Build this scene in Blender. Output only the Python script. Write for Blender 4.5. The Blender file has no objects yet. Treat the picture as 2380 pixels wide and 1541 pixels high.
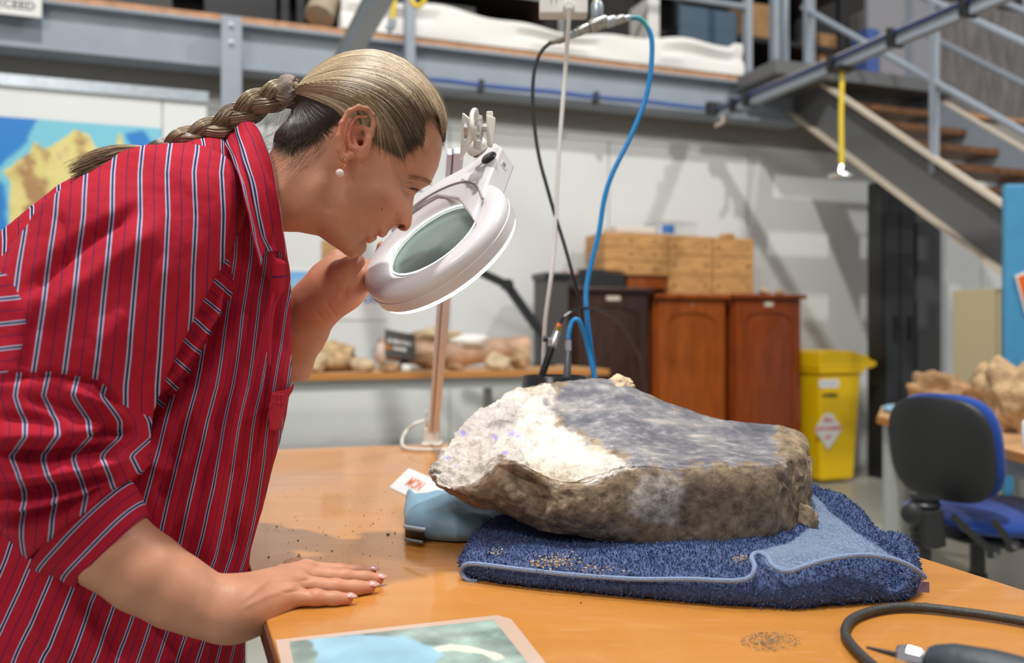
import bpy, math, random
import numpy as np
from mathutils import Vector, Matrix
random.seed(7); RNG = np.random.default_rng(7)
SC = bpy.context.scene; COL = SC.collection
# ------------------------------------------------------------------ camera, world, lights, exposure
HC = 1.07; FPX = 2000.0
def P(px, py, d):
    return Vector(((px - 1190.0) / FPX * d, d, HC + (770.5 - py) / FPX * d))
cam_d = bpy.data.cameras.new('camera'); cam = bpy.data.objects.new('camera', cam_d); COL.objects.link(cam)
cam.location = (0, 0, HC); cam.rotation_euler = (math.pi / 2, 0, 0)
cam_d.sensor_width = 36; cam_d.lens = FPX / 2380 * 36; cam_d.clip_end = 100; cam_d.clip_start = .02
cam_d.dof.use_dof = True; cam_d.dof.focus_distance = 1.06; cam_d.dof.aperture_fstop = 3.4
SC.camera = cam
SC.view_settings.view_transform = 'Standard'; SC.view_settings.look = 'None'
SC.view_settings.gamma = 1; SC.view_settings.exposure = 0.0
try: SC.view_settings.use_curve_mapping = False
except Exception: pass
W = bpy.data.worlds.new('warehouse_air'); SC.world = W; W.use_nodes = True
W.node_tree.nodes['Background'].inputs[0].default_value = (0.98, 0.98, 1.0, 1)
W.node_tree.nodes['Background'].inputs[1].default_value = 0.33
def lamp(name, kind, loc, energy, color, target=None, **kw):
    l = bpy.data.lights.new(name, kind); l.energy = energy; l.color = color
    for k, v in kw.items(): setattr(l, k, v)
    o = bpy.data.objects.new(name, l); COL.objects.link(o); o.location = loc
    if target is not None:
        o.rotation_euler = (Vector(target) - Vector(loc)).to_track_quat('-Z', 'Y').to_euler()
    return o
lamp('high_bay_light', 'AREA', (-.26, .3, 7.6), 400, (1.0, .97, .92), (0.9, 3.0, 1.0), shape='DISK', size=.30)
lamp('overhead_tube_light', 'AREA', (0.75, 1.9, 3.9), 34, (1.0, .98, .95), (0.1, 1.3, .8), shape='RECTANGLE', size=.25, size_y=1.2)
lamp('near_fill_light', 'AREA', (-1.7, -2.0, 4.5), 84, (1.0, .96, .90), (0, 1.6, 1.0), shape='RECTANGLE', size=1.6, size_y=.5)  # unseen fill added behind the camera to brighten the woman and lamp arm
lamp('aisle_high_bay_light', 'AREA', (5.0, 1.2, 6.4), 165, (1.0, .97, .92), (2.4, 5.2, 1.2), shape='DISK', size=.25)

# ------------------------------------------------------------------ building frame, rotated like the table and the mezzanine
TH = math.radians(20); CT, ST = math.cos(TH), math.sin(TH)
def B(u, v, z): return Vector((u * CT - v * ST, u * ST + v * CT, z))
def toB(p): return (p.x * CT + p.y * ST, -p.x * ST + p.y * CT, p.z)
def BP(px, py, v):
    k = (px - 1190) / FPX; return P(px, py, v / (CT - k * ST))
def BU(px, v): return toB(BP(px, 770, v))[0]

# ------------------------------------------------------------------ materials
def mat(name, col, rough=.6, metal=0, var=0, vscale=8, bump=0, bscale=60, coat=0, alpha=1, emit=None, trans=0, spec=.5, stretch=None, sss=0, ior=None, aniso=None, sheen=0):
    m = bpy.data.materials.new(name); m.use_nodes = True; nt = m.node_tree; b = nt.nodes['Principled BSDF']
    b.inputs['Roughness'].default_value = rough; b.inputs['Metallic'].default_value = metal
    b.inputs['Coat Weight'].default_value = coat; b.inputs['Specular IOR Level'].default_value = spec
    b.inputs['Transmission Weight'].default_value = trans
    b.inputs['Sheen Weight'].default_value = sheen
    if ior: b.inputs['IOR'].default_value = ior
    if sss:
        b.inputs['Subsurface Weight'].default_value = sss; b.inputs['Subsurface Radius'].default_value = (1, .35, .18); b.inputs['Subsurface Scale'].default_value = .006
    b.inputs['Base Color'].default_value = (*col, 1)
    if emit: b.inputs['Emission Color'].default_value = (*emit[:3], 1); b.inputs['Emission Strength'].default_value = emit[3]
    if alpha < 1: b.inputs['Alpha'].default_value = alpha
    if var or bump:
        tc = nt.nodes.new('ShaderNodeTexCoord'); mp = nt.nodes.new('ShaderNodeMapping'); nt.links.new(tc.outputs['Object'], mp.inputs[0])
        if stretch: mp.inputs['Scale'].default_value = stretch
        if var:
            n = nt.nodes.new('ShaderNodeTexNoise'); n.inputs['Scale'].default_value = vscale; n.inputs['Detail'].default_value = 6
            r = nt.nodes.new('ShaderNodeValToRGB')
            r.color_ramp.elements[0].position = .3; r.color_ramp.elements[1].position = .7
            r.color_ramp.elements[0].color = (*[max(0, c * (1 - var)) for c in col], 1); r.color_ramp.elements[1].color = (*[min(1, c * (1 + var)) for c in col], 1)
            nt.links.new(mp.outputs[0], n.inputs['Vector']); nt.links.new(n.outputs[0], r.inputs[0]); nt.links.new(r.outputs[0], b.inputs['Base Color'])
        if bump:
            n2 = nt.nodes.new('ShaderNodeTexNoise'); n2.inputs['Scale'].default_value = bscale; n2.inputs['Detail'].default_value = 5
            bp = nt.nodes.new('ShaderNodeBump'); bp.inputs['Strength'].default_value = bump; bp.inputs['Distance'].default_value = .01
            nt.links.new(mp.outputs[0], n2.inputs['Vector']); nt.links.new(n2.outputs[0], bp.inputs['Height']); nt.links.new(bp.outputs[0], b.inputs['Normal'])
    return m
class NT:
    """small node helper"""
    def __init__(s, m): s.t = m.node_tree; s.b = s.t.nodes['Principled BSDF']
    def n(s, typ, ins=None, **at):
        o = s.t.nodes.new(typ)
        for k, v in at.items(): setattr(o, k, v)
        for k, v in (ins or {}).items():
            if isinstance(v, bpy.types.NodeSocket): s.t.links.new(v, o.inputs[k])
            else: o.inputs[k].default_value = v
        return o
    def l(s, a, b): s.t.links.new(a, b)
    def ramp(s, fac, stops):
        r = s.t.nodes.new('ShaderNodeValToRGB'); e = r.color_ramp.elements
        while len(e) < len(stops): e.new(.5)
        for i, (p, c) in enumerate(stops):
            e[i].position = p; e[i].color = (*c, 1) if len(c) == 3 else c
        s.l(fac, r.inputs[0]); return r.outputs[0]
    def mix(s, f, a, b_, mode='MIX'):
        m = s.t.nodes.new('ShaderNodeMix'); m.data_type = 'RGBA'; m.blend_type = mode
        for sock, v in ((m.inputs[0], f), (m.inputs[6], a), (m.inputs[7], b_)):
            if isinstance(v, bpy.types.NodeSocket): s.l(v, sock)
            elif isinstance(v, (int, float)): sock.default_value = v
            else: sock.default_value = (*v, 1)
        return m.outputs[2]
    def math(s, op, a, b_=0, c=0):
        m = s.t.nodes.new('ShaderNodeMath'); m.operation = op
        for sock, v in zip(m.inputs, (a, b_, c)):
            if isinstance(v, bpy.types.NodeSocket): s.l(v, sock)
            else: sock.default_value = v
        return m.outputs[0]

# ------------------------------------------------------------------ mesh builder
ORG = {}
class MB:
    def __init__(s): s.v = []; s.f = []
    def add(s, vs, fs):
        n = len(s.v); s.v.extend([tuple(p) for p in vs]); s.f.extend([tuple(i + n for i in f) for f in fs]); return s
    def hexa(s, c):  # 8 corners: bottom 4 ccw, top 4 ccw
        return s.add(c, [(3, 2, 1, 0), (4, 5, 6, 7), (0, 1, 5, 4), (1, 2, 6, 5), (2, 3, 7, 6), (3, 0, 4, 7)])
    def bbox(s, u0, u1, v0, v1, z0, z1):
        return s.hexa([B(u0, v0, z0), B(u1, v0, z0), B(u1, v1, z0), B(u0, v1, z0), B(u0, v0, z1), B(u1, v0, z1), B(u1, v1, z1), B(u0, v1, z1)])
    def box(s, x0, x1, y0, y1, z0, z1):
        return s.hexa([(x0, y0, z0), (x1, y0, z0), (x1, y1, z0), (x0, y1, z0), (x0, y0, z1), (x1, y0, z1), (x1, y1, z1), (x0, y1, z1)])
    def beam(s, a, b, w, h, up=(0, 0, 1)):
        a, b = Vector(a), Vector(b); t = (b - a).normalized(); sd = t.cross(Vector(up)).normalized(); u = sd.cross(t)
        c = []
        for e in (a, b): c += [e - sd * w / 2 - u * h / 2, e + sd * w / 2 - u * h / 2, e + sd * w / 2 + u * h / 2, e - sd * w / 2 + u * h / 2]
        return s.hexa(c)
    def prism(s, pts, off):
        n = len(pts); off = Vector(off); q = [Vector(p) for p in pts]
        vs = q + [p + off for p in q]
        return s.add(vs, [tuple(range(n))[::-1], tuple(range(n, 2 * n))] + [(i, (i + 1) % n, n + (i + 1) % n, n + i) for i in range(n)])
    def tube(s, path, r, seg=10, cap=True, flat=1.0):
        path = [Vector(p) for p in path]; rs = r if hasattr(r, '__len__') else [r] * len(path); n = len(path); rings = []
        t0 = (path[1] - path[0]).normalized(); up = Vector((0, 0, 1)) if abs(t0.z) < .9 else Vector((1, 0, 0))
        sd = t0.cross(up).normalized()
        for i, p in enumerate(path):
            t = (path[min(i + 1, n - 1)] - path[max(i - 1, 0)]).normalized()
            sd = (sd - t * sd.dot(t)).normalized(); w = t.cross(sd)
            rings.append([p + (sd * math.cos(a) + w * math.sin(a) * flat) * rs[i] for a in [2 * math.pi * k / seg for k in range(seg)]])
        vs = [q for ring in rings for q in ring]; fs = []
        for i in range(n - 1):
            for k in range(seg):
                k2 = (k + 1) % seg; fs.append((i * seg + k, i * seg + k2, (i + 1) * seg + k2, (i + 1) * seg + k))
        if cap: fs += [tuple(range(seg))[::-1], tuple(range((n - 1) * seg, n * seg))]
        return s.add(vs, fs)
    def lathe(s, base, prof, axis=(0, 0, 1), seg=32, xd=None, sx=1.0):
        base = Vector(base); ax = Vector(axis).normalized(); xd = Vector(xd) if xd is not None else (ax.cross(Vector((0, 1, 0))) if abs(ax.y) < .9 else ax.cross(Vector((1, 0, 0))))
        xd = (xd - ax * xd.dot(ax)).normalized(); yd = ax.cross(xd); vs = []
        for r, h in prof:
            for k in range(seg):
                a = 2 * math.pi * k / seg; vs.append(base + ax * h + (xd * math.cos(a) * sx + yd * math.sin(a)) * r)
        fs = []
        for i in range(len(prof) - 1):
            for k in range(seg):
                k2 = (k + 1) % seg; fs.append((i * seg + k, i * seg + k2, (i + 1) * seg + k2, (i + 1) * seg + k))
        fs += [tuple(range(seg))[::-1], tuple(range((len(prof) - 1) * seg, len(prof) * seg))]
        return s.add(vs, fs)
    def ball(s, c, r, seg=16):
        c = Vector(c); rr = r if hasattr(r, '__len__') else (r, r, r)
        vs = []; fs = []; nr = seg // 2
        for i in range(nr + 1):
            ph = math.pi * i / nr
            for k in range(seg):
                a = 2 * math.pi * k / seg; vs.append(c + Vector((rr[0] * math.sin(ph) * math.cos(a), rr[1] * math.sin(ph) * math.sin(a), rr[2] * math.cos(ph))))
        for i in range(nr):
            for k in range(seg):
                k2 = (k + 1) % seg; fs.append((i * seg + k, (i + 1) * seg + k, (i + 1) * seg + k2, i * seg + k2))
        return s.add(vs, fs)
def tag(o, label=None, cat=None, group=None, kind=None):
    for k, v in (('label', label), ('category', cat), ('group', group), ('kind', kind)):
        if v: o[k] = v
    return o
def setup(o, parent, verts, label, cat, group, kind):
    COL.objects.link(o)
    if parent is not None: o.parent = parent
    return tag(o, label, cat, group, kind)
def mesh_np(name, V, F, material, parent=None, smooth=True, label=None, cat=None, group=None, kind=None, attrs=None, origin=None):
    """V (n,3) world coordinates, F (m,k) indices"""
    V = np.asarray(V, dtype=np.float64); F = np.asarray(F, dtype=np.int64)
    if parent is not None: og = ORG[parent.name]
    elif origin is not None: og = Vector(origin)
    else: og = Vector(((V[:, 0].min() + V[:, 0].max()) / 2, (V[:, 1].min() + V[:, 1].max()) / 2, V[:, 2].min()))
    me = bpy.data.meshes.new(name); k = F.shape[1]
    me.vertices.add(len(V)); me.vertices.foreach_set('co', (V - np.array(og)).astype(np.float32).ravel())
    me.loops.add(F.size); me.loops.foreach_set('vertex_index', F.ravel().astype(np.int32))
    me.polygons.add(len(F)); me.polygons.foreach_set('loop_start', (np.arange(len(F)) * k).astype(np.int32)); me.polygons.foreach_set('loop_total', np.full(len(F), k, dtype=np.int32))
    me.polygons.foreach_set('use_smooth', np.full(len(F), smooth))
    for an, av in (attrs or {}).items():
        av = np.asarray(av, dtype=np.float32)
        if av.ndim == 1:
            a = me.attributes.new(an, 'FLOAT', 'POINT'); a.data.foreach_set('value', av)
        else:
            a = me.attributes.new(an, 'FLOAT_COLOR', 'POINT'); a.data.foreach_set('color', np.c_[av, np.ones(len(av))].astype(np.float32).ravel())
    me.update(); me.validate()
    if material: me.materials.append(material)
    o = bpy.data.objects.new(name, me); setup(o, parent, V, label, cat, group, kind)
    if parent is None: o.location = og
    ORG[o.name] = og; return o
def obj(name, mb, material, parent=None, smooth=False, bevel=0, label=None, cat=None, group=None, kind=None, sub=0):
    V = mb.v
    if parent is not None: og = ORG[parent.name]
    else:
        xs, ys, zs = zip(*V); og = Vector(((min(xs) + max(xs)) / 2, (min(ys) + max(ys)) / 2, min(zs)))
    me = bpy.data.meshes.new(name); me.from_pydata([(p[0] - og.x, p[1] - og.y, p[2] - og.z) for p in V], [], mb.f); me.update()
    if smooth:
        me.polygons.foreach_set('use_smooth', [True] * len(me.polygons))
    if material: me.materials.append(material)
    o = bpy.data.objects.new(name, me); setup(o, parent, V, label, cat, group, kind)
    if parent is None: o.location = og
    ORG[o.name] = og
    if bevel:
        bm = o.modifiers.new('bevel', 'BEVEL'); bm.width = bevel; bm.segments = 2; bm.limit_method = 'ANGLE'
    if smooth and not sub:
        try: me.set_sharp_from_angle(angle=math.radians(40))
        except Exception: pass
    if sub:
        sm = o.modifiers.new('sub', 'SUBSURF'); sm.levels = sub; sm.render_levels = sub
    return o
def empty(name, loc, label=None, cat=None, group=None, kind=None):
    o = bpy.data.objects.new(name, None); COL.objects.link(o); o.location = loc; o.empty_display_size = .1; ORG[o.name] = Vector(loc)
    return tag(o, label, cat, group, kind)
def spline(pts, n=40):
    """Catmull-Rom through points (tuples of any length)"""
    p = np.array([tuple(q) for q in pts], float); m = len(p); out = []
    ts = np.linspace(0, m - 1, n)
    for t in ts:
        i = min(int(t), m - 2); f = t - i
        p0, p1, p2, p3 = p[max(i - 1, 0)], p[i], p[i + 1], p[min(i + 2, m - 1)]
        out.append(.5 * ((2 * p1) + (-p0 + p2) * f + (2 * p0 - 5 * p1 + 4 * p2 - p3) * f * f + (-p0 + 3 * p1 - 3 * p2 + p3) * f ** 3))
    return np.array(out)
def pxpath(pts, n=40): return [P(*q) for q in spline(pts, n)]
def text_part(name, body, size, origin, xdir, updir, material, parent, align='CENTER', shear=0, thick=.0004, label=None, bold=0, xs=1.0, raw=False):
    c = bpy.data.curves.new(name, 'FONT'); c.body = body; c.size = size; c.align_x = align; c.align_y = 'CENTER'; c.shear = shear; c.extrude = thick; c.offset = bold; c.resolution_u = 3
    t = bpy.data.objects.new('tmp', c); COL.objects.link(t); bpy.context.view_layer.update()
    me = bpy.data.meshes.new_from_object(t.evaluated_get(bpy.context.evaluated_depsgraph_get())); bpy.data.objects.remove(t)
    x = Vector(xdir).normalized(); u = Vector(updir); u = u.normalized() if raw else (u - x * u.dot(x)).normalized(); nrm = x.cross(u).normalized(); x = x * xs
    og = ORG[parent.name] if parent is not None else Vector(origin)
    for v in me.vertices:
        w = Vector(origin) + x * v.co.x + u * v.co.y + nrm * v.co.z; v.co = w - og
    me.materials.clear(); me.materials.append(material); me.name = name
    o = bpy.data.objects.new(name, me); COL.objects.link(o); ORG[o.name] = og
    if parent is not None: o.parent = parent
    else: o.location = og
    if label: o['label'] = label
    return o
# ------------------------------------------------------------------ numpy noise (value noise, fbm)
_perm = np.random.default_rng(3).random(4096).astype(np.float32)
def _h(i, j, k): return _perm[((i * 73856093) ^ (j * 19349663) ^ (k * 83492791)) & 4095]
def vnoise(p):
    p = np.asarray(p); i = np.floor(p).astype(np.int64); f = p - i; f = f * f * (3 - 2 * f)
    x, y, z = i[:, 0], i[:, 1], i[:, 2]; fx, fy, fz = f[:, 0], f[:, 1], f[:, 2]
    def L(a, b, t): return a + (b - a) * t
    c = [[L(_h(x, y + a, z + b), _h(x + 1, y + a, z + b), fx) for a in (0, 1)] for b in (0, 1)]
    return L(L(c[0][0], c[0][1], fy), L(c[1][0], c[1][1], fy), fz) * 2 - 1
def fbm(p, sc, o=4):
    p = np.asarray(p) * sc; r = 0; a = 1
    for i in range(o): r = r + a * vnoise(p + 17.3 * i); p = p * 2.03; a *= .5
    return r
def vnormals(V, F):
    a, b, c = V[F[:, 0]], V[F[:, 1]], V[F[:, 2]]; fn = np.cross(b - a, c - a)
    if F.shape[1] == 4: fn = fn + np.cross(c - a, V[F[:, 3]] - a)
    N = np.zeros_like(V)
    for k in range(F.shape[1]):
        for ax in range(3): N[:, ax] += np.bincount(F[:, k], weights=fn[:, ax], minlength=len(V))
    return N / np.maximum(np.linalg.norm(N, axis=1, keepdims=True), 1e-12)
# ------------------------------------------------------------------ implicit surfaces
class Field:
    def __init__(s, lo, hi, h):
        s.lo = np.array(lo, float); s.h = h; s.n = np.ceil((np.array(hi) - s.lo) / h).astype(int) + 1
        s.F = np.full(s.n, .06, dtype=np.float32)
        s.ax = [(s.lo[i] + h * np.arange(s.n[i])).astype(np.float32) for i in range(3)]
    def region(s, lo, hi):
        sl = []
        for i in range(3):
            a = max(0, int((lo[i] - s.lo[i]) / s.h)); b = min(s.n[i], int((hi[i] - s.lo[i]) / s.h) + 2)
            if b <= a: return None, None
            sl.append(slice(a, b))
        X = np.meshgrid(*[s.ax[i][sl[i]] for i in range(3)], indexing='ij', sparse=True)
        return tuple(sl), X
    def put(s, sl, f, k, op='u'):
        g = s.F[sl]
        if op == 'u':
            h = np.maximum(k - np.abs(g - f), 0) / k if k > 0 else 0; s.F[sl] = np.minimum(g, f) - h * h * k * .25
        else:
            f = -f; h = np.maximum(k - np.abs(g - f), 0) / k if k > 0 else 0; s.F[sl] = np.maximum(g, f) + h * h * k * .25
    def cone(s, a, b, ra, rb, k=.01, op='u'):
        a = np.array(a, float); b = np.array(b, float); m = max(ra, rb) + k + .004
        sl, X = s.region(np.minimum(a, b) - m, np.maximum(a, b) + m)
        if sl is None: return s
        ba = b - a; l2 = max(float(ba @ ba), 1e-10)
        d = [X[i] - np.float32(a[i]) for i in range(3)]
        t = np.clip((d[0] * ba[0] + d[1] * ba[1] + d[2] * ba[2]) / l2, 0, 1).astype(np.float32)
        f = np.sqrt((d[0] - t * ba[0]) ** 2 + (d[1] - t * ba[1]) ** 2 + (d[2] - t * ba[2]) ** 2) - (ra + t * (rb - ra))
        s.put(sl, f.astype(np.float32), k, op); return s
    def chain(s, nodes, k=.01, op='u'):
        for (a, ra), (b, rb) in zip(nodes[:-1], nodes[1:]): s.cone(a, b, ra, rb, k, op)
        return s
    def ell(s, c, r, M=None, k=.01, op='u'):
        c = np.array(c, float); r = np.array(r, float); m = max(r) + k + .004
        sl, X = s.region(c - m, c + m)
        if sl is None: return s
        d = [X[i] - np.float32(c[i]) for i in range(3)]
        if M is not None:
            M = np.array(M); d = [d[0] * M[i][0] + d[1] * M[i][1] + d[2] * M[i][2] for i in range(3)]
        q0 = np.sqrt((d[0] / r[0]) ** 2 + (d[1] / r[1]) ** 2 + (d[2] / r[2]) ** 2)
        q1 = np.sqrt((d[0] / r[0] ** 2) ** 2 + (d[1] / r[1] ** 2) ** 2 + (d[2] / r[2] ** 2) ** 2)
        s.put(sl, (q0 * (q0 - 1) / np.maximum(q1, 1e-9)).astype(np.float32), k, op); return s
    def nets(s):
        F = s.F; S = F < 0; nx, ny, nz = F.shape
        cnt = np.zeros((nx - 1, ny - 1, nz - 1), np.int8)
        for a in (0, 1):
            for b in (0, 1):
                for c in (0, 1): cnt += S[a:nx - 1 + a, b:ny - 1 + b, c:nz - 1 + c]
        act = np.argwhere((cnt > 0) & (cnt < 8)); n = len(act); idx = -np.ones(cnt.shape, np.int64); idx[tuple(act.T)] = np.arange(n)
        acc = np.zeros((n, 3)); w = np.zeros(n); co = [(a, b, c) for a in (0, 1) for b in (0, 1) for c in (0, 1)]
        val = {q: F[act[:, 0] + q[0], act[:, 1] + q[1], act[:, 2] + q[2]] for q in co}
        for q in co:
            for ax in range(3):
                if q[ax] == 0:
                    r = list(q); r[ax] = 1; r = tuple(r); v0, v1 = val[q], val[r]; m = (v0 < 0) != (v1 < 0)
                    t = v0[m] / (v0[m] - v1[m]); p = np.tile(np.array(q, float), (m.sum(), 1)); p[:, ax] = t; acc[m] += p; w[m] += 1
        V = s.lo + s.h * (act + acc / w[:, None]); Q = []
        for ax in range(3):
            A = [slice(None)] * 3; Bq = [slice(None)] * 3; A[ax] = slice(0, -1); Bq[ax] = slice(1, None)
            ch = S[tuple(A)] != S[tuple(Bq)]; e = np.argwhere(ch); o1, o2 = (ax + 1) % 3, (ax + 2) % 3
            ok = (e[:, o1] > 0) & (e[:, o2] > 0) & (e[:, o1] < F.shape[o1] - 1) & (e[:, o2] < F.shape[o2] - 1); e = e[ok]
            def cell(d1, d2):
                c = e.copy(); c[:, o1] -= d1; c[:, o2] -= d2; return idx[c[:, 0], c[:, 1], c[:, 2]]
            q = np.stack([cell(1, 1), cell(0, 1), cell(0, 0), cell(1, 0)], 1); ins = S[tuple(e.T)]
            q[~ins] = q[~ins][:, ::-1]; Q.append(q)
        Q = np.concatenate(Q); Q = Q[(Q >= 0).all(1)]
        return V, Q
def smooth_mesh(V, F, it=2, lam=.5):
    E = np.concatenate([F[:, [i, (i + 1) % F.shape[1]]] for i in range(F.shape[1])])
    for _ in range(it):
        acc = np.zeros_like(V); c = np.bincount(E[:, 0], minlength=len(V)) + np.bincount(E[:, 1], minlength=len(V))
        for ax in range(3): acc[:, ax] = np.bincount(E[:, 0], weights=V[E[:, 1], ax], minlength=len(V)) + np.bincount(E[:, 1], weights=V[E[:, 0], ax], minlength=len(V))
        V = V + lam * (acc / np.maximum(c, 1)[:, None] - V)
    return V
def seg_dist(x, y, pts):
    """distance to a 2D polyline, with the parameter along it"""
    best = np.full(np.shape(x), 1e9); par = np.zeros(np.shape(x))
    for i, ((x0, y0), (x1, y1)) in enumerate(zip(pts[:-1], pts[1:])):
        dx, dy = x1 - x0, y1 - y0; t = np.clip(((x - x0) * dx + (y - y0) * dy) / max(dx * dx + dy * dy, 1e-12), 0, 1)
        d = np.hypot(x - x0 - t * dx, y - y0 - t * dy); m = d < best; best = np.where(m, d, best); par = np.where(m, i + t, par)
    return best, par / (len(pts) - 1)
def poly_sd(x, y, pts):
    """signed distance to a closed 2D polygon, positive inside"""
    d, _ = seg_dist(x, y, list(pts) + [pts[0]]); ins = np.zeros(np.shape(x), bool); n = len(pts)
    for i in range(n):
        (x0, y0), (x1, y1) = pts[i], pts[(i + 1) % n]
        if y0 == y1: continue
        c = ((y0 > y) != (y1 > y)) & (x < (x1 - x0) * (y - y0) / (y1 - y0) + x0); ins ^= c
    return np.where(ins, d, -d)
# ================================================================== SETTING
M = {}
M['floor'] = mat('sealed_concrete', (.36, .36, .31), .35, var=.18, vscale=1.5, bump=.05, bscale=30)
M['panel'] = mat('white_panel', (.74, .76, .76), .4, var=.03, vscale=2)
M['panel_gap'] = mat('panel_joint', (.45, .46, .46), .6)
M['taupe'] = mat('upper_wall_paint', (.36, .345, .31), .6, var=.05, vscale=3)
M['steel'] = mat('blue_grey_steel_paint', (.30, .345, .40), .45, var=.06, vscale=6)
M['steel_d'] = mat('shaded_web_paint', (.13, .135, .14), .5)  # steel darkened so the near stair web carries its shade as colour
M['cream'] = mat('cream_warm_lit_flange', (.66, .58, .46), .5)  # on the stair flanges, warm reflected light is put into this cream
M['orange_ply'] = mat('deck_timber_edge', (.50, .26, .13), .6, var=.2, vscale=20)
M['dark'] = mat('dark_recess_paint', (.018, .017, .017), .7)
M['black'] = mat('black_plastic', (.02, .021, .023), .45)
M['blackmetal'] = mat('black_powder_coat', (.022, .023, .026), .3)
M['galv'] = mat('galvanised_steel', (.42, .47, .52), .35, metal=.6, var=.1, vscale=30)
M['chrome'] = mat('chromed_metal', (.8, .8, .82), .15, metal=1)
M['bluehose'] = mat('blue_air_hose', (.01, .22, .55), .3)
M['bluehose_d'] = mat('dull_blue_air_hose', (.06, .12, .36), .5)
M['tealhose'] = mat('teal_hose_end', (.05, .28, .32), .3)
M['yellow_hose'] = mat('yellow_air_hose', (.75, .55, .02), .4)
M['whiteplas'] = mat('white_plastic', (.72, .71, .68), .35)
M['tread'] = mat('stained_tread_timber', (.17, .075, .028), .5, var=.35, vscale=8, stretch=(1, 6, 6))
M['cloth_w'] = mat('white_dust_cloth', (.80, .79, .76), .85)
M['card'] = mat('brown_cardboard', (.34, .19, .08), .8, var=.15)
M['bluegrey'] = mat('blue_grey_board', (.055, .10, .15), .6)
M['bench_top'] = mat('bench_timber_top', (.62, .36, .17), .4, var=.12, vscale=4, stretch=(1, 8, 8))
M['bench_edge'] = mat('bench_edge_band', (.50, .21, .05), .45)
M['greysteel'] = mat('grey_bench_frame', (.40, .43, .42), .45)
M['rock'] = mat('tan_fossil_rock', (.50, .34, .19), .9, var=.35, vscale=25, bump=.6, bscale=60)
M['rock2'] = mat('pale_fossil_rock', (.58, .45, .29), .9, var=.25, vscale=20, bump=.6, bscale=60)
M['rock3'] = mat('brown_fossil_rock', (.34, .20, .10), .9, var=.4, vscale=18, bump=.6, bscale=60)
M['plaster'] = mat('white_plaster', (.8, .78, .75), .8)
M['bonepink'] = mat('pinkish_fossil_bone', (.47, .30, .20), .6, var=.4, vscale=9)
M['wood_dark'] = mat('dark_mahogany', (.045, .018, .011), .3, var=.3, vscale=6, stretch=(6, 6, 1), coat=.3)
M['wood_amber'] = mat('amber_varnished_wood', (.30, .066, .007), .28, var=.22, vscale=5, stretch=(6, 6, 1), coat=.3)
M['wood_amber2'] = mat('red_amber_varnished_wood', (.24, .044, .006), .28, var=.22, vscale=5, stretch=(6, 6, 1), coat=.3)
M['pine'] = mat('pine_crate_timber', (.55, .29, .10), .6, var=.28, vscale=9, stretch=(1, 1, 5))
M['yellow'] = mat('yellow_bin_plastic', (.83, .54, .005), .38)
M['red_ink'] = mat('red_ink', (.62, .04, .05), .6)
M['black_ink'] = mat('black_ink', (.02, .02, .02), .6)
M['blue_ink'] = mat('blue_ink', (.06, .22, .55), .6)
M['white_ink'] = mat('white_ink', (.75, .75, .72), .6)
M['orange_ink'] = mat('orange_ink', (.80, .20, .07), .6)
M['label'] = mat('white_label_stock', (.78, .78, .78), .5)
M['cream_cab'] = mat('cream_cabinet_paint', (.55, .47, .29), .4)
M['skyblue'] = mat('sky_blue_board', (.06, .28, .50), .5, var=.05)
M['bluefab'] = mat('royal_blue_fabric', (.003, .05, .30), .85, bump=.1, bscale=400, sheen=.3)
M['clearplas'] = mat('translucent_tub', (.75, .78, .78), .2, alpha=.35)

mb = MB(); mb.box(-9, 11, -6, 12, -.1, 0); obj('floor', mb, M['floor'], kind='structure')
WV = 5.45
# back wall: cool-room panels with recessed joints
mb = MB(); mb.bbox(-2.6, 7.4, WV + .02, WV + .12, 0, 2.44); wall = obj('wall_back', mb, M['panel_gap'], kind='structure', label='white sandwich panel wall behind the bench')
uj = BU(1045, WV) - 4 * 1.16
k = 0
while uj + k * 1.16 < 7.3:
    a = max(uj + k * 1.16 + .005, -2.6); b = uj + (k + 1) * 1.16 - .005
    if b > -2.6: obj('panel', MB().bbox(a, b, WV, WV + .02, 0, 2.43), M['panel'], wall)
    k += 1
obj('trim_1', MB().bbox(-2.6, 7.4, WV - .012, WV + .03, 2.405, 2.46), M['panel'], kind='structure')
obj('wall_upper', MB().bbox(-6, 7.4, WV + .03, WV + .12, 2.44, 2.84), M['taupe'], kind='structure', label='taupe strip of wall between white panels and mezzanine')
# projecting cool-room block on the left that carries the map
ul = BU(480, 5.12)
mb = MB(); mb.bbox(-6, ul - .02, 5.14, WV, 0, 2.37); wl = obj('wall_left', mb, M['panel_gap'], kind='structure', label='white cool room wall with the map on it')
for a, b in ((-6, BU(378, 5.12) - 1.165), (BU(378, 5.12) - 1.16, BU(378, 5.12) - .005), (BU(378, 5.12) + .002, ul)):
    obj('panel', MB().bbox(a, b, 5.12, 5.14, 0, 2.36), M['panel'], wl)
obj('trim_2', MB().bbox(-6, ul + .01, 5.10, 5.16, 2.35, 2.41), M['galv'], kind='structure')
obj('wall_far', MB().bbox(-8, 11, 9.0, 9.1, 0, 6.5), mat('far_wall_paint', (.05, .047, .045), .8), kind='structure', label='dark far wall behind the mezzanine')
# mezzanine deck
mb = MB(); mb.bbox(-6, 4.1, 5.24, 8.9, 2.862, 2.90); mb.bbox(4.1, 7.4, 5.45, 8.9, 2.862, 2.90)
deck = obj('mezzanine_deck', mb, M['orange_ply'], kind='structure', label='timber edged mezzanine deck')
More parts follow.
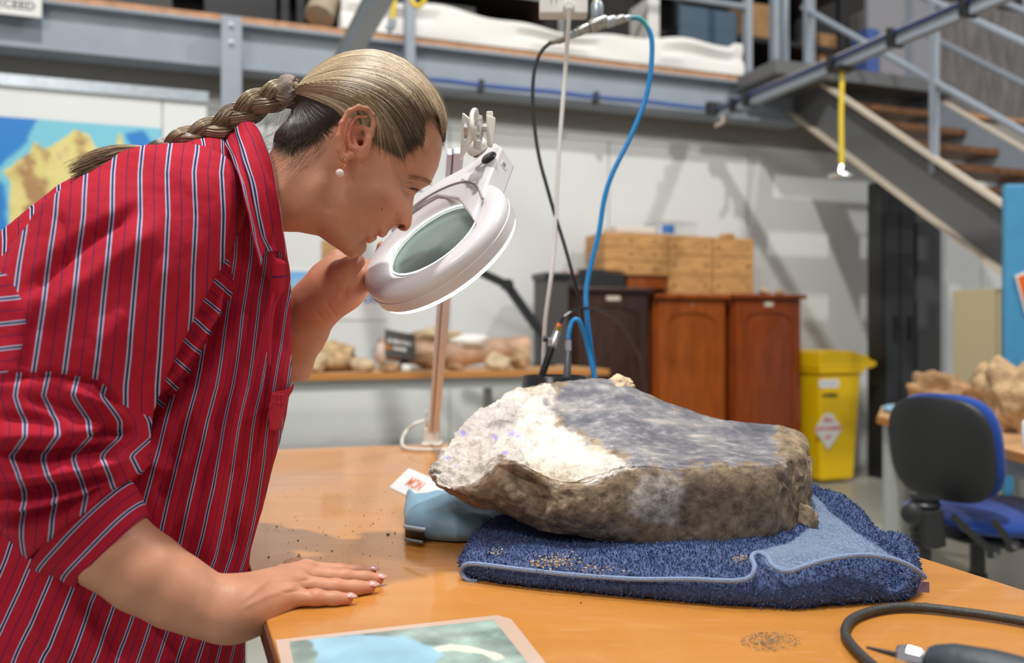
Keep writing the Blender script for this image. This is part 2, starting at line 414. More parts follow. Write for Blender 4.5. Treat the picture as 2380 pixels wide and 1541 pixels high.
# main beam of the mezzanine (I section)
beam = empty('mezzanine_beam', B(1, 5.3, 2.58), 'long blue grey steel beam carrying the mezzanine edge', 'beam')
mb = MB(); mb.bbox(-6, 4.15, 5.29, 5.30, 2.60, 2.85); obj('web', mb, M['steel'], beam)
mb = MB(); mb.bbox(-6, 4.15, 5.20, 5.38, 2.585, 2.602); obj('flange', mb, M['steel'], beam)
mb = MB(); mb.bbox(-6, 4.15, 5.22, 5.38, 2.845, 2.861); obj('flange', mb, M['steel'], beam)
for i in range(8):
    u = -4.6 + i * 1.15
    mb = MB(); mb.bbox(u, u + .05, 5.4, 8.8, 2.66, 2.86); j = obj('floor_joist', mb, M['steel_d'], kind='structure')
# column with bolts
uc = BU(537, 5.16)
colm = empty('steel_column', B(uc, 5.15, 0), 'square blue grey steel column bolted to the beam behind the woman', 'column')
obj('shaft', MB().bbox(uc - .056, uc + .056, 5.08, 5.19, 0, 2.845), M['steel'], colm, bevel=.004)
obj('foot_plate', MB().bbox(uc - .11, uc + .11, 5.02, 5.25, 0, .015), M['steel'], colm)
for z in (2.79, 2.69):
    mb = MB(); mb.lathe(B(uc, 5.08, z), [(.016, 0), (.016, .008), (.010, .009), (.010, .018)], axis=B(0, -1, 0), seg=6); obj('bolt', mb, M['galv'], colm)
# sign on the beam, top left
sgn = empty('warning_sign', BP(40, 10, 5.19), 'white warning sign on the beam in the top left corner', 'sign')
a = BP(97, 42, 5.185); ua, _, za = toB(a)
mb = MB(); mb.bbox(ua - .55, ua, 5.184, 5.19, za, za + .26); obj('plate', mb, M['label'], sgn, bevel=.002)
text_part('lettering', 'LOAD MUST\nNOT EXCEED', .062, B(ua - .03, 5.183, za + .085), B(1, 0, 0), (0, 0, 1), M['black_ink'], sgn, align='RIGHT', bold=.001)
mb = MB(); mb.bbox(ua - .56, ua - .02, 5.19, 5.29, za + .05, za + .10); obj('bracket', mb, M['steel'], sgn)

# overhead service rails, square to the beam
RZ = 2.585
def service_rail(name, u, v0, v1, z, w, h, label):
    r = empty(name, B(u, (v0 + v1) / 2, z), label, 'rail')
    mb = MB(); mb.bbox(u - w / 2, u + w / 2, v0, v1, z - h / 2, z + h / 2); obj('channel', mb, M['steel'], r, bevel=.004)
    mb = MB(); mb.bbox(u - w / 2 - .004, u + w / 2 + .004, v0, v1, z + h / 2, z + h / 2 + .006); obj('lip', mb, M['cream'], r)
    return r
uR = BU(1660, 5.19)
rr = service_rail('service_rail', uR, .9, 5.19, RZ, .05, .075, 'grey overhead rail crossing the top right with a blue hose strapped to it')
uL = BU(785, 5.19)
rl = service_rail('service_rail', uL, .9, 5.19, RZ + .02, .09, .10, 'grey overhead rail above the head of the woman')
cross = empty('cross_rail', B((uL + uR) / 2, 1.55, 2.66), 'grey cross rail the air line drop hangs from', 'rail')
obj('channel', MB().bbox(uL - .1, uR + .1, 1.52, 1.57, 2.665, 2.71), M['steel'], cross)
# blue hose strapped along beam and rail
bz = 2.625
path = [B(BU(960, 5.17), 5.17, bz)] + [B(BU(960, 5.17) + (uR - .1 - BU(960, 5.17)) * t / 9, 5.17, bz + .004 * math.sin(t * 2)) for t in range(1, 10)]
path2 = [B(uR - .06, 5.16, bz)] + [B(uR - .036, 5.1 - t * .42, RZ + .024 + .004 * math.sin(t * 1.7)) for t in range(0, 11)]
hose = empty('blue_ring_hose', path[0], 'dull blue air hose strapped along the beam and the overhead rail', 'hose')
obj('tube', MB().tube(path, .016, 8), M['bluehose_d'], hose, smooth=True); obj('tube', MB().tube(path2, .0105, 8), mat('navy_air_hose', (.03, .06, .20), .5), hose, smooth=True)
for px in (1118, 1385):
    u = BU(px, 5.17); obj('hose_clip', MB().bbox(u - .014, u + .014, 5.145, 5.20, bz - .045, bz + .03), M['black'], hose)
for v in (4.9, 4.75, 3.95, 3.5, 3.05):
    obj('hose_clip', MB().bbox(uR - .07, uR + .03, v - .012, v + .012, RZ - .045, RZ + .046), M['black'], hose)
# bracket at the elbow
br = empty('elbow_bracket', B(uR, 5.1, 2.5), 'dark bracket where the overhead rail meets the beam', 'bracket')
obj('plate', MB().bbox(uR - .10, uR + .02, 5.10, 5.15, bz - .05, bz + .03), M['black'], br)
obj('lug', MB().tube([B(uR - .02, 5.05, RZ - .04), B(uR - .06, 5.0, RZ - .10), B(uR - .13, 4.97, RZ - .13)], .012, 6), M['cream'], br, smooth=True)
# strut post with yellow loop near the left rail
up = BU(951, 5.14)
sp = empty('strut_post', B(up, 5.14, 2.62), 'narrow grey strut post fixed to the beam above the head of the woman', 'post')
obj('strut', MB().bbox(up - .028, up + .028, 5.10, 5.18, 2.63, 3.7), M['steel'], sp)
obj('base_clamp', MB().bbox(up - .075, up + .075, 5.09, 5.19, 2.615, 2.66), M['steel_d'], sp)
y0 = pxpath([(918, -40, 4.6), (916, 10, 4.6), (912, 45, 4.6)], 10)
yh = empty('yellow_air_hose', y0[0], 'yellow air hose with a loop hanging by the strut post', 'hose')
obj('tube', MB().tube(y0, .014, 8), M['yellow_hose'], yh, smooth=True)
obj('loop', MB().tube(pxpath([(960, -45, 4.6), (955, -5, 4.6), (966, 14, 4.6), (982, 8, 4.6), (990, -12, 4.6), (988, -45, 4.6)], 20), .013, 8), M['yellow_hose'], yh, smooth=True)
obj('fitting', MB().tube([P(912, 45, 4.6), P(910, 62, 4.6), P(900, 70, 4.6)], .022, 8), M['galv'], yh, smooth=True)
# hanging yellow drop on the right
u2 = uR; dv = None
vd = min((abs(B(uR, v, 0).x / B(uR, v, 0).y * FPX + 1190 - 1957), v) for v in np.linspace(3, 5, 400))[1]; vd = float(vd); dr = B(uR, vd, RZ)
yd = empty('yellow_drop_hose', dr, 'bright yellow hose hanging from the overhead rail in front of the stairs', 'hose')
p0 = B(uR, vd, RZ - .04); p1 = P(1956, 385, p0.y)
obj('tube', MB().tube([p0, p0.lerp(p1, .5) + Vector((-.004, 0, 0)), p1], .015, 8), M['yellow_hose'], yd, smooth=True)
obj('hanger', MB().bbox(uR - .055, uR + .055, vd - .05, vd + .05, RZ - .055, RZ - .03), M['black'], yd)
p2 = P(1953, 402, p0.y)
obj('fitting', MB().tube([p1, p2], .017, 8), M['chrome'], yd, smooth=True)
obj('tee', MB().tube([P(1928, 410, p0.y), P(1945, 407, p0.y), P(1962, 407, p0.y), P(1980, 409, p0.y)], [.012, .018, .018, .010], 8), M['chrome'], yd, smooth=True)

# guard rail on the mezzanine
gr = empty('guard_rail', B(3.2, 5.3, 2.9), 'blue grey guard rail at the mezzanine edge beside the stair head', 'railing')
for px, w in ((1737, .05), (1800, .05), (1822, .05)):
    u = BU(px, 5.28); obj('post', MB().bbox(u - w / 2, u + w / 2, 5.25, 5.31, 2.9, 3.95), M['steel'], gr, bevel=.003)
obj('rail', MB().tube([B(-1.5, 5.28, 3.42), B(BU(1737, 5.28), 5.28, 3.42)], .024, 8), M['steel'], gr, smooth=True)
obj('rail', MB().tube([B(-1.5, 5.28, 3.92), B(BU(1737, 5.28), 5.28, 3.92)], .024, 8), M['steel'], gr, smooth=True)
u = BU(1886, 5.3); obj('perforated_strut', MB().bbox(u - .02, u + .02, 5.28, 5.31, 2.95, 4.1), M['galv'], gr)
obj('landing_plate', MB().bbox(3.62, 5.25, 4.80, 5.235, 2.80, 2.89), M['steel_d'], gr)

# white cloth rolled along the deck edge
n = 90; V = []; F = []
u0, u1 = BU(790, 5.3), BU(1716, 5.3)
for i in range(n + 1):
    t = i / n; u = u0 + (u1 - u0) * t
    h = .19 + .03 * math.sin(t * 9) + .012 * math.sin(t * 31 + 1) + (.03 if t > .97 else 0)
    prof = [(5.23, .004), (5.225 + .012 * math.sin(t * 22), h * .3), (5.25 + .015 * math.sin(t * 14 + 1), h * .55), (5.23 + .012 * math.sin(t * 18 + 2), h * .8), (5.25, h), (5.30, h * 1.02), (5.34, h * .8), (5.36, .004)]
    for v, z in prof: V.append(B(u, v, 2.9 + z))
m_ = 8
for i in range(n):
    for k in range(m_):
        k2 = (k + 1) % m_; F.append((i * m_ + k, (i + 1) * m_ + k, (i + 1) * m_ + k2, i * m_ + k2))
mb = MB(); mb.add(V, F); o = obj('dust_cloth', mb, M['cloth_w'], smooth=True, label='long white cloth bundled along the mezzanine edge', cat='cloth')
mb = MB(); mb.tube(pxpath([(742, 40, 5.2), (752, 15, 5.25), (768, -10, 5.3), (775, -40, 5.3)], 10), [.09] * 10, 10); obj('paper_sack', mb, mat('tan_sack_paper', (.40, .33, .24), .8), smooth=True, label='tan paper sack slumped at the left end of the white cloth', cat='sack')
# racks and boxes on the mezzanine
def rack(u0, u1, v0, label):
    r = empty('storage_rack', B((u0 + u1) / 2, v0, 2.9), label, 'rack')
    for a in (u0, u1 - .05):
        for v in (v0, v0 + .6): obj('upright', MB().bbox(a, a + .05, v, v + .05, 2.9, 4.9), M['blackmetal'], r)
    for z in (2.98, 3.45, 3.95): obj('shelf', MB().bbox(u0, u1, v0, v0 + .65, z, z + .04), M['blackmetal'], r)
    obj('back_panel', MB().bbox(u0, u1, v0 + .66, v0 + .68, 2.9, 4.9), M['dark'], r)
rack(-3.6, -1.5, 5.75, 'black storage rack on the mezzanine above the map')
rack(-1.45, .55, 5.75, 'black storage rack on the mezzanine behind the overhead rail')
rack(.6, 2.5, 5.75, 'black storage rack on the mezzanine above the power outlet')
rack(3.55, 5.2, 5.95, 'black storage rack on the mezzanine behind the guard rail')
def carton(px, d_v, w, h, z, m, label, name='carton', cat='box', dep=.3):
    u = BU(px, d_v); mb = MB(); mb.bbox(u - w / 2, u + w / 2, d_v, d_v + dep, z, z + h)
    o = obj(name, mb, m, bevel=.006, label=label, cat=cat); return o
for px, w, h, z, m, lb in ((300, .5, .3, 3.02, 'black', 'black crate on the lower shelf of the far left rack'), (560, .45, .28, 3.02, 'blackmetal', 'dark metal case on the far left rack'),
                        (1010, .6, .34, 3.02, 'black', 'black crate on the rack behind the white cloth'), (1130, .4, .22, 3.02, 'card', 'brown carton half hidden above the white cloth'),
                        (1420, .35, .25, 3.02, 'black', 'black crate on the rack right of the power outlet'), (1520, .10, .6, 3.02, 'cloth_w', 'pale roll standing left of the blue grey board')):
    carton(px, 5.8, w, h, z, M[m], lb)
carton(1648, 5.62, .50, .62, 2.9, M['bluegrey'], 'blue grey board leaning behind the guard rail', 'display_board', 'board', .04)
carton(1612, 5.5, .12, .13, 2.9, M['card'], 'small tan block in front of the blue grey board', dep=.1)
for px, z, w, h in ((1700, 3.5, .3, .3), (1935, 3.02, .16, .5), (1975, 3.02, .12, .33), (1780, 3.5, .5, .35)):
    pass
carton(1770, 6.0, .35, .3, 3.49, M['card'], 'brown carton on the upper shelf behind the guard rail')
carton(1925, 6.0, .2, .6, 3.02, M['card'], 'tall brown carton standing behind the stair handrail')
carton(1965, 6.0, .14, .42, 3.02, M['pine'], 'narrow honey coloured box beside the tall brown carton')
carton(2030, 5.9, .13, .75, 2.93, M['bluehose_d'], 'blue garment bag hanging at the stair head', 'garment_bag', 'bag', .2)
# grey partition and wrapped pallet at the stair head
carton(2095, 6.1, .75, 1.9, 2.9, mat('grey_partition', (.30, .30, .33), .6), 'grey partition standing behind the stair head', 'partition', 'partition', .05)
mp = mat('stretch_film', (.18, .165, .16), .12, var=.5, vscale=3, bump=.5, bscale=12, stretch=(8, 8, 1), coat=.8)
mb = MB(); uu = BU(2290, 5.9); mb.bbox(uu - .70, uu + 1.2, 6.2, 7.0, 2.9, 4.2); o = obj('wrapped_pallet', mb, mp, bevel=.05, label='pallet load wrapped in shiny plastic film, top right', cat='pallet')

# staircase
us0 = toB(P(1877, 182, 6.26))[0]; us1 = us0 + .95; SL = .727
def sz(v): return 2.91 - SL * (5.15 - v)
st = empty('staircase', B(us0 + .5, 1.3, 0), 'open steel staircase with brown timber treads on the right', 'staircase')
for uu, sgnn in ((us0, -1), (us1, 1)):
    a, b = B(uu, 5.25, sz(5.25) - .13), B(uu, 1.35, sz(1.35) - .13)
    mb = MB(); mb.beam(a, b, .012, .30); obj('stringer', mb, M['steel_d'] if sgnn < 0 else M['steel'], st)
    dn = Vector((0, 0, 1)); t = (b - a).normalized(); sd = t.cross(dn).normalized(); nn = sd.cross(t)
    for s_ in (-1, 1):
        off = nn * .15 * s_ + B(sgnn * .035, 0, 0)
        mb = MB(); mb.beam(a + off, b + off, .075, .014); obj('flange', mb, M['cream'], st)
for i in range(14):
    v = 5.02 - .262 * i; z = sz(v) - .10 - .07
    for k in range(2):
        mb = MB(); mb.bbox(us0 + .01, us1 - .01, v - .14 + .13 * k, v - .015 + .13 * k, z, z + .045)
        obj('tread_board', mb, M['tread'], st, bevel=.004)
for uu in (us0, us1):
    for h in (.50, .98):
        mb = MB(); mb.tube([B(uu, 5.2, sz(5.2) + h), B(uu, 1.5, sz(1.5) + h)], .021, 8); obj('handrail', mb, M['steel'], st, smooth=True)
    for v in (5.15, 4.0, 2.8, 1.6):
        mb = MB(); mb.bbox(uu - .02, uu + .02, v - .02, v + .02, sz(v) - .05, sz(v) + .98); obj('post', mb, M['steel'], st)
obj('landing_plate', MB().bbox(us0, us1, 5.15, 5.45, 2.85, 2.90), M['galv'], st)

# map on the left wall

mm = mat('map_print', (.1, .5, .7), .5); nt = NT(mm)
tc = nt.n('ShaderNodeTexCoord'); sepn = nt.n('ShaderNodeSeparateXYZ', {0: tc.outputs['Generated']})
nz = nt.n('ShaderNodeTexNoise', {'Vector': tc.outputs['Generated'], 'Scale': 6.0, 'Detail': 6.0}); 
att = nt.n('ShaderNodeAttribute', attribute_name='land'); att2 = nt.n('ShaderNodeAttribute', attribute_name='deep')
nd = nt.math('MULTIPLY_ADD', nz.outputs[0], .5, -.25)
land = nt.math('ADD', att.outputs['Fac'], nd); deep = nt.math('ADD', att2.outputs['Fac'], nd)
sea = nt.ramp(deep, [(.45, (.20, .58, .72)), (.62, (.02, .22, .62))])
nz2 = nt.n('ShaderNodeTexNoise', {'Vector': tc.outputs['Generated'], 'Scale': 5.0, 'Detail': 3.0})
lc = nt.ramp(nz2.outputs[0], [(.36, (.42, .24, .10)), (.46, (.72, .62, .22)), (.58, (.78, .70, .28)), (.68, (.60, .42, .2))])
nt.l(nt.mix(nt.ramp(land, [(.48, (0, 0, 0)), (.53, (1, 1, 1))]), sea, lc), nt.b.inputs['Base Color'])
um = BU(375, 5.11); ztop = toB(BP(375, 298, 5.11))[2]; zbot = toB(BP(30, 545, 5.11))[2]
umL = BU(-60, 5.11); wm, hm = um - umL, ztop - zbot; nxm, nym = 90, 56
g = np.array([(i / nxm, j / nym) for j in range(nym + 1) for i in range(nxm + 1)])
V = np.array([B(umL + wm * a, 5.116, zbot + hm * b) for a, b in g])
gx = -60 + 435 * g[:, 0]; gy = 545 - 262 * g[:, 1]
cont = [(18, 560), (18, 430), (6, 405), (40, 372), (60, 360), (75, 332), (95, 352), (110, 345), (140, 322), (165, 300), (200, 310), (215, 335), (235, 352), (262, 354), (271, 302), (285, 342), (300, 372), (340, 420), (368, 470), (362, 512), (300, 532), (180, 560)]
deepp = [[(-80, 250), (90, 262), (60, 340), (0, 392), (-80, 400)], [(288, 300), (330, 290), (380, 330), (380, 385), (330, 352), (300, 340)], [(-80, 580), (14, 580), (10, 430), (-80, 400)]]
la = np.clip(.5 + poly_sd(gx, gy, cont) / 40, 0, 1); de = np.zeros(len(g))
for q in deepp: de = np.maximum(de, np.clip(.5 + poly_sd(gx, gy, q) / 60, 0, 1))
F = [(j * (nxm + 1) + i, j * (nxm + 1) + i + 1, (j + 1) * (nxm + 1) + i + 1, (j + 1) * (nxm + 1) + i) for j in range(nym) for i in range(nxm)]
mesh_np('wall_map', V, F, mm, smooth=False, label='large blue and yellow map poster on the left wall', cat='map', attrs={'land': la, 'deep': de})

# small posters behind the hand
uq = BU(775, WV); a = toB(BP(800, 560, WV - .01)); b = toB(BP(748, 610, WV - .01))
obj('cork_board', MB().bbox(b[0], a[0], WV - .012, WV - .001, b[2], a[2]), mat('tan_cork', (.45, .27, .12), .8, var=.2, vscale=30), label='small square tan board on the wall behind the chin', cat='board')
a = toB(BP(898, 632, WV - .01)); b = toB(BP(600, 742, WV - .01))
ps = empty('wall_poster', B(a[0], WV - .01, b[2]), 'white poster with a landscape picture and blue letters behind the raised hand', 'poster')
obj('sheet', MB().bbox(b[0], a[0], WV - .008, WV - .001, b[2], a[2]), M['label'], ps)
ml = mat('landscape_print', (.4, .4, .4), .5); nt = NT(ml); tc = nt.n('ShaderNodeTexCoord'); s_ = nt.n('ShaderNodeSeparateXYZ', {0: tc.outputs['Generated']})
nz = nt.n('ShaderNodeTexNoise', {'Vector': tc.outputs['Generated'], 'Scale': 7.0}); f = nt.math('MULTIPLY_ADD', nz.outputs[0], .12, s_.outputs[2])
nt.l(nt.ramp(f, [(.2, (.30, .33, .36)), (.45, (.45, .38, .30)), (.6, (.35, .34, .34)), (.66, (.30, .55, .80)), (1, (.18, .45, .80))]), nt.b.inputs['Base Color'])
c = toB(BP(800, 632, WV - .01)); c2 = toB(BP(790, 738, WV - .01)); c3 = toB(BP(790, 715, WV))
obj('picture', MB().bbox(b[0], c[0], WV - .010, WV - .008, c3[2], a[2] - .01), ml, ps)
text_part('lettering', 'COS', .075, B(toB(BP(868, 694, WV))[0], WV - .011, toB(BP(868, 694, WV))[2]), B(1, 0, 0), (0, 0, 1), M['blue_ink'], ps, bold=.003)

# irregular rock maker
def rock_mesh(c, size, seed, rough=.25, res=28, cut=5, yaw=0):
    rs = np.random.default_rng(seed); n1, n2 = res, res * 2; V = []; F = []
    th = np.linspace(0, np.pi, n1 + 1); ph = np.linspace(0, 2 * np.pi, n2, endpoint=False)
    T, PH = np.meshgrid(th, ph, indexing='ij'); D = np.stack([np.sin(T) * np.cos(PH), np.sin(T) * np.sin(PH), np.cos(T)], -1).reshape(-1, 3)
    r = np.ones(len(D))
    for _ in range(cut * 2):
        nrm = rs.normal(size=3); nrm /= np.linalg.norm(nrm); dd = .62 + .3 * rs.random(); q = D @ nrm
        r = np.minimum(r, np.where(q > .05, dd / np.maximum(q, .05), 9))
    r = r * (1 + rough * fbm(D + seed, 2.2, 4) * .5)
    Q = D * r[:, None]; Q = Q / np.abs(Q).max(0); Q[:, 2] = np.maximum(Q[:, 2], -.86 + .03 * vnoise(D * 5 + seed))
    Q[:, 2] = (Q[:, 2] - Q[:, 2].min()) / (Q[:, 2].max() - Q[:, 2].min())
    cs, sn = math.cos(yaw), math.sin(yaw); X = Q[:, 0] * size[0] / 2; Y = Q[:, 1] * size[1] / 2
    V = np.stack([c[0] + X * cs - Y * sn, c[1] + X * sn + Y * cs, c[2] + Q[:, 2] * size[2]], 1)
    for i in range(n1):
        for k in range(n2):
            k2 = (k + 1) % n2; F.append((i * n2 + k, (i + 1) * n2 + k, (i + 1) * n2 + k2, i * n2 + k2))
    return V, F
def rock(px, ybot, ytop, w, d, dep, m, seed, label, zb, name='fossil_rock', rough=.25, yaw=TH, group=None, cat='rock'):
    c = P(px, ybot, d); c.z = zb; h = (ybot - ytop) / FPX * d
    V, F = rock_mesh(c, (w / FPX * d, dep, h), seed, rough, yaw=yaw)
    return mesh_np(name, V, F, m, label=label, cat=cat, group=group)

# back bench
bt = .862; bv0, bv1 = 4.30, 4.97
bu0, bu1 = BU(500, bv0), BU(1415, bv0)
bn = empty('work_bench', B((bu0 + bu1) / 2, (bv0 + bv1) / 2, 0), 'long wooden topped bench with grey frame against the white wall', 'bench')
obj('bench_top', MB().bbox(bu0, bu1, bv0 + .006, bv1, bt - .03, bt), M['bench_top'], bn, bevel=.004)
obj('edge_band', MB().bbox(bu0, bu1 + .004, bv0, bv0 + .006, bt - .032, bt - .001), M['bench_edge'], bn)
obj('frame', MB().bbox(bu0 + .03, bu1 - .06, bv0 + .03, bv0 + .07, bt - .09, bt - .032), M['greysteel'], bn)
obj('frame', MB().bbox(bu0 + .03, bu1 - .06, bv1 - .07, bv1 - .03, bt - .09, bt - .032), M['greysteel'], bn)
for u, v in ((bu0 + .03, bv0 + .03), (bu1 - .11, bv0 + .03), (bu0 + .03, bv1 - .08), (bu1 - .11, bv1 - .08), (BU(1118, bv1), bv1 - .08)):
    obj('leg', MB().bbox(u, u + .045, v, v + .045, 0, bt - .03), M['greysteel'], bn)
def bd(px, v=4.55): return BP(px, 770, v).y
rock(768, 843, 770, 118, bd(768), .22, M['rock'], 11, 'largest crumbly tan rock at the left of the bench', bt)
rock(735, 843, 795, 60, bd(735, 4.42), .14, M['rock2'], 12, 'pale rock leaning on the largest crumbly rock', bt)
rock(812, 838, 788, 50, bd(812, 4.68), .14, M['rock3'], 13, 'darker brown rock behind the flat pale stone', bt)
rock(843, 838, 803, 62, bd(843, 4.42), .13, M['rock2'], 14, 'blocky pale stone left of the black card', bt, rough=.1)
rock(906, 846, 822, 54, bd(906, 4.36), .10, M['rock3'], 15, 'flat brown stone just below the black card', bt)
rock(943, 849, 830, 26, bd(943, 4.33), .05, M['plaster'], 16, 'small white plaster lump at the bench front', bt, rough=.1)
rock(1060, 838, 820, 50, bd(1060, 4.40), .09, M['rock3'], 17, 'small brown stone under the long bone', bt)
rock(1160, 840, 797, 72, bd(1160, 4.40), .12, M['rock2'], 18, 'angular plate of pale rock at the right end of the bench', bt)
rock(1208, 840, 782, 52, bd(1208, 4.45), .14, M['rock'], 19, 'upright tan rock right of the angular plate', bt)
rock(1000, 836, 795, 90, bd(1000, 4.62), .16, M['rock3'], 20, 'brown matrix block under the left end of the long bone', bt)
# long fossil bone, jacketed in part with plaster
nodes = [(880, 800, .045), (915, 800, .052), (970, 800, .056), (1040, 798, .062), (1110, 800, .058), (1170, 802, .05), (1225, 800, .052)]
zc = bt + .10; pth = [B(BU(p, 4.72), 4.72, zc + .02 * math.sin(p / 60)) for p, _, r in nodes]
mb = MB(); mb.tube([Vector(q) for q in spline(pth, 30)], [float(x[0]) for x in spline([(r * 1.25,) for _, _, r in nodes], 30)], 20); o = obj('long_fossil_bone', mb, M['bonepink'], smooth=True, label='long pinkish fossil limb bone lying along the back of the bench', cat='bone')
V, F = rock_mesh(B(BU(1010, 4.72), 4.72, zc + .035), (.34, .14, .10), 31, .3, yaw=TH); mesh_np('matrix_crust', V, F, M['rock2'], ORG and o, label='tan crust on top of the bone')
V, F = rock_mesh(B(BU(1095, 4.68), 4.67, zc + .02), (.26, .10, .075), 32, .1, yaw=TH); mesh_np('plaster_patch', V, F, M['plaster'], o, label='white plaster patch')
V, F = rock_mesh(B(BU(884, 4.64), 4.62, bt + .03), (.075, .09, .12), 33, .08, yaw=TH); mesh_np('bone_end', V, F, mat('pink_bone_end', (.68, .52, .44), .6, var=.1), o, label='pinkish rounded bone end')
# black card sign
sg = empty('card_sign', B(BU(930, 4.40), 4.40, bt), 'small black sign card with white lettering leaning on the bench', 'sign')
pa, pb = BP(895, 765, 4.43), BP(965, 778, 4.38); pc, pd = BP(966, 838, 4.36), BP(895, 826, 4.41)
mb = MB(); mb.prism([pa, pb, pc, pd], B(0, .008, 0)); obj('card', mb, mat('black_card', (.055, .045, .04), .5), sg)
ctr = (pa + pb + pc + pd) / 4
text_part('lettering', 'SCIENTIFIC', .026, ctr + Vector((0, -.012, .012)), (pb - pa), (pa - pd), M['white_ink'], sg, bold=.0008)
text_part('lettering', 'NAME', .026, ctr + Vector((0, -.014, -.022)), (pb - pa), (pa - pd), M['white_ink'], sg, bold=.0008)
obj('easel_foot', MB().bbox(BU(930, 4.45), BU(945, 4.45), 4.42, 4.47, bt, bt + .07), M['black'], sg)
for s_, px in ((0, 902), (1, 955)):
    mb = MB(); c = BP(px, 812 + s_ * 6, 4.38 if s_ else 4.412); mb.hexa([c + Vector((a * .016, -.002 + b * .002, e * .026)) for a, b, e in ((-1, 0, -1), (1, 0, -1), (1, 1, -1), (-1, 1, -1), (-1, 0, 1), (1, 0, 1), (1, 1, 1), (-1, 1, 1))]); obj('orange_picture', mb, mat('orange_print', (.45, .16, .03), .6), sg)
obj('yellow_tape_roll', MB().lathe(B(BU(690, 4.36), 4.36, bt), [(.022, 0), (.026, .004), (.026, .02), (.022, .024)]), M['yellow_hose'], smooth=True, label='small yellow roll on the bench beside the forearm', cat='tape')
obj('red_tin', MB().lathe(B(BU(703, 4.6), 4.6, bt), [(.03, 0), (.032, .003), (.032, .06), (.03, .064)]), mat('red_tin_paint', (.55, .02, .02), .4), smooth=True, label='small red tin behind the forearm on the bench', cat='tin')
# black monitor arm behind the lamp
ma = empty('jointed_arm', BP(1245, 780, 4.9), 'black jointed stand arm reaching left behind the magnifier lamp', 'arm stand')
q = [BP(1065, 608, 4.85), BP(1178, 662, 4.85), BP(1262, 782, 4.85)]
obj('arm_segment', MB().beam(q[0], q[1], .035, .05), M['blackmetal'], ma, bevel=.006)
obj('arm_segment', MB().beam(q[1], q[2], .035, .055), M['blackmetal'], ma, bevel=.006)
obj('arm_joint', MB().lathe(q[1] + B(0, -.03, 0), [(.034, 0), (.036, .01), (.036, .05), (.034, .06)], axis=B(0, 1, 0)), M['blackmetal'], ma, smooth=True)
obj('post', MB().tube([q[2], B(toB(q[2])[0], 4.85, bt)], .02, 10), M['blackmetal'], ma, smooth=True)
obj('foot', MB().bbox(toB(q[2])[0] - .06, toB(q[2])[0] + .06, 4.80, 4.9, bt, bt + .015), M['blackmetal'], ma)

# specimen cabinets
cv0, cv1 = 5.0, 5.43
def cabinet(pl, pr, ytop, m, label, plate):
    u0, u1 = BU(pl, cv0), BU(pr, cv0); z = toB(BP((pl + pr) / 2, ytop, cv0))[2]
    c = empty('specimen_cabinet', B((u0 + u1) / 2, (cv0 + cv1) / 2, 0), label, 'cabinet')
    obj('carcass', MB().bbox(u0, u1, cv0 + .025, cv1, .06, z - .03), m, c, bevel=.004)
    obj('plinth', MB().bbox(u0 + .02, u1 - .02, cv0 + .05, cv1, 0, .07), M['wood_dark'], c)
    obj('top_board', MB().bbox(u0 - .014, u1 + .014, cv0 - .03, cv1 + .005, z - .03, z), m, c, bevel=.006)
    # door frame with an arched opening
    w = u1 - u0; a0, a1 = u0 + .02, u1 - .02; zt, zb = z - .04, .09; ui0, ui1 = a0 + .065, a1 - .065; zs = zt - .16; mbd = MB(); nseg = 14
    arc = [(ui0 + (ui1 - ui0) * i / nseg, zs + .075 * math.sqrt(max(0, 1 - (2 * i / nseg - 1) ** 2)) ) for i in range(nseg + 1)]
    for i in range(nseg):
        (x0, z0), (x1, z1) = arc[i], arc[i + 1]; mbd.hexa([B(x0, cv0, z0), B(x1, cv0, z1), B(x1, cv0 + .025, z1), B(x0, cv0 + .025, z0), B(x0, cv0, zt), B(x1, cv0, zt), B(x1, cv0 + .025, zt), B(x0, cv0 + .025, zt)])
    for x0, x1, z0, z1 in ((a0, ui0, zb, zt), (ui1, a1, zb, zt), (ui0, ui1, zb, zb + .09)): mbd.bbox(x0, x1, cv0, cv0 + .025, z0, z1)
    d = obj('door', mbd, m, c, bevel=.003)
    obj('door_panel', MB().bbox(ui0, ui1, cv0 + .012, cv0 + .024, zb + .08, zs + .08), m, d)
    um_ = (u0 + u1) / 2
    obj('label_holder', MB().bbox(um_ - plate, um_ + plate, cv0 - .006, cv0, z - .085, z - .055), M['cream'], c, bevel=.002)
    return u0, u1, z
c0 = cabinet(1335, 1512, 668, M['wood_dark'], 'dark mahogany specimen cabinet behind the hoses', .05)
c1 = cabinet(1524, 1690, 684, M['wood_amber'], 'amber specimen cabinet between the dark one and the red one', .001)
c2 = cabinet(1704, 1866, 684, M['wood_amber2'], 'reddish amber specimen cabinet beside the yellow bin', .035)
u0 = BU(1240, 5.22); u1 = c0[0] - .04
bc = empty('filing_cabinet', B((u0 + u1) / 2, 5.2, 0), 'low black metal cabinet left of the dark mahogany cabinet', 'cabinet')
zk = toB(BP(1270, 640, 5.0))[2]
obj('body', MB().bbox(u0, u1, 5.0, 5.22, 0, zk - .02), mat('charcoal_metal', (.07, .065, .065), .45), bc, bevel=.005)
obj('lid', MB().bbox(u0 - .015, u1 + .02, 4.98, 5.22, zk - .02, zk + .02), M['blackmetal'], bc, bevel=.004)
zt = c1[2]
def onbox(name, p0, p1, y0, v0, v1, z0, m, label, cat, bevel=.004):
    a = BU(p0, v0); b = BU(p1, v0); z1 = toB(BP((p0 + p1) / 2, y0, v0))[2]
    return obj(name, MB().bbox(a, b, v0, v1, z0, z1), m, bevel=bevel, label=label, cat=cat), a, b, z1
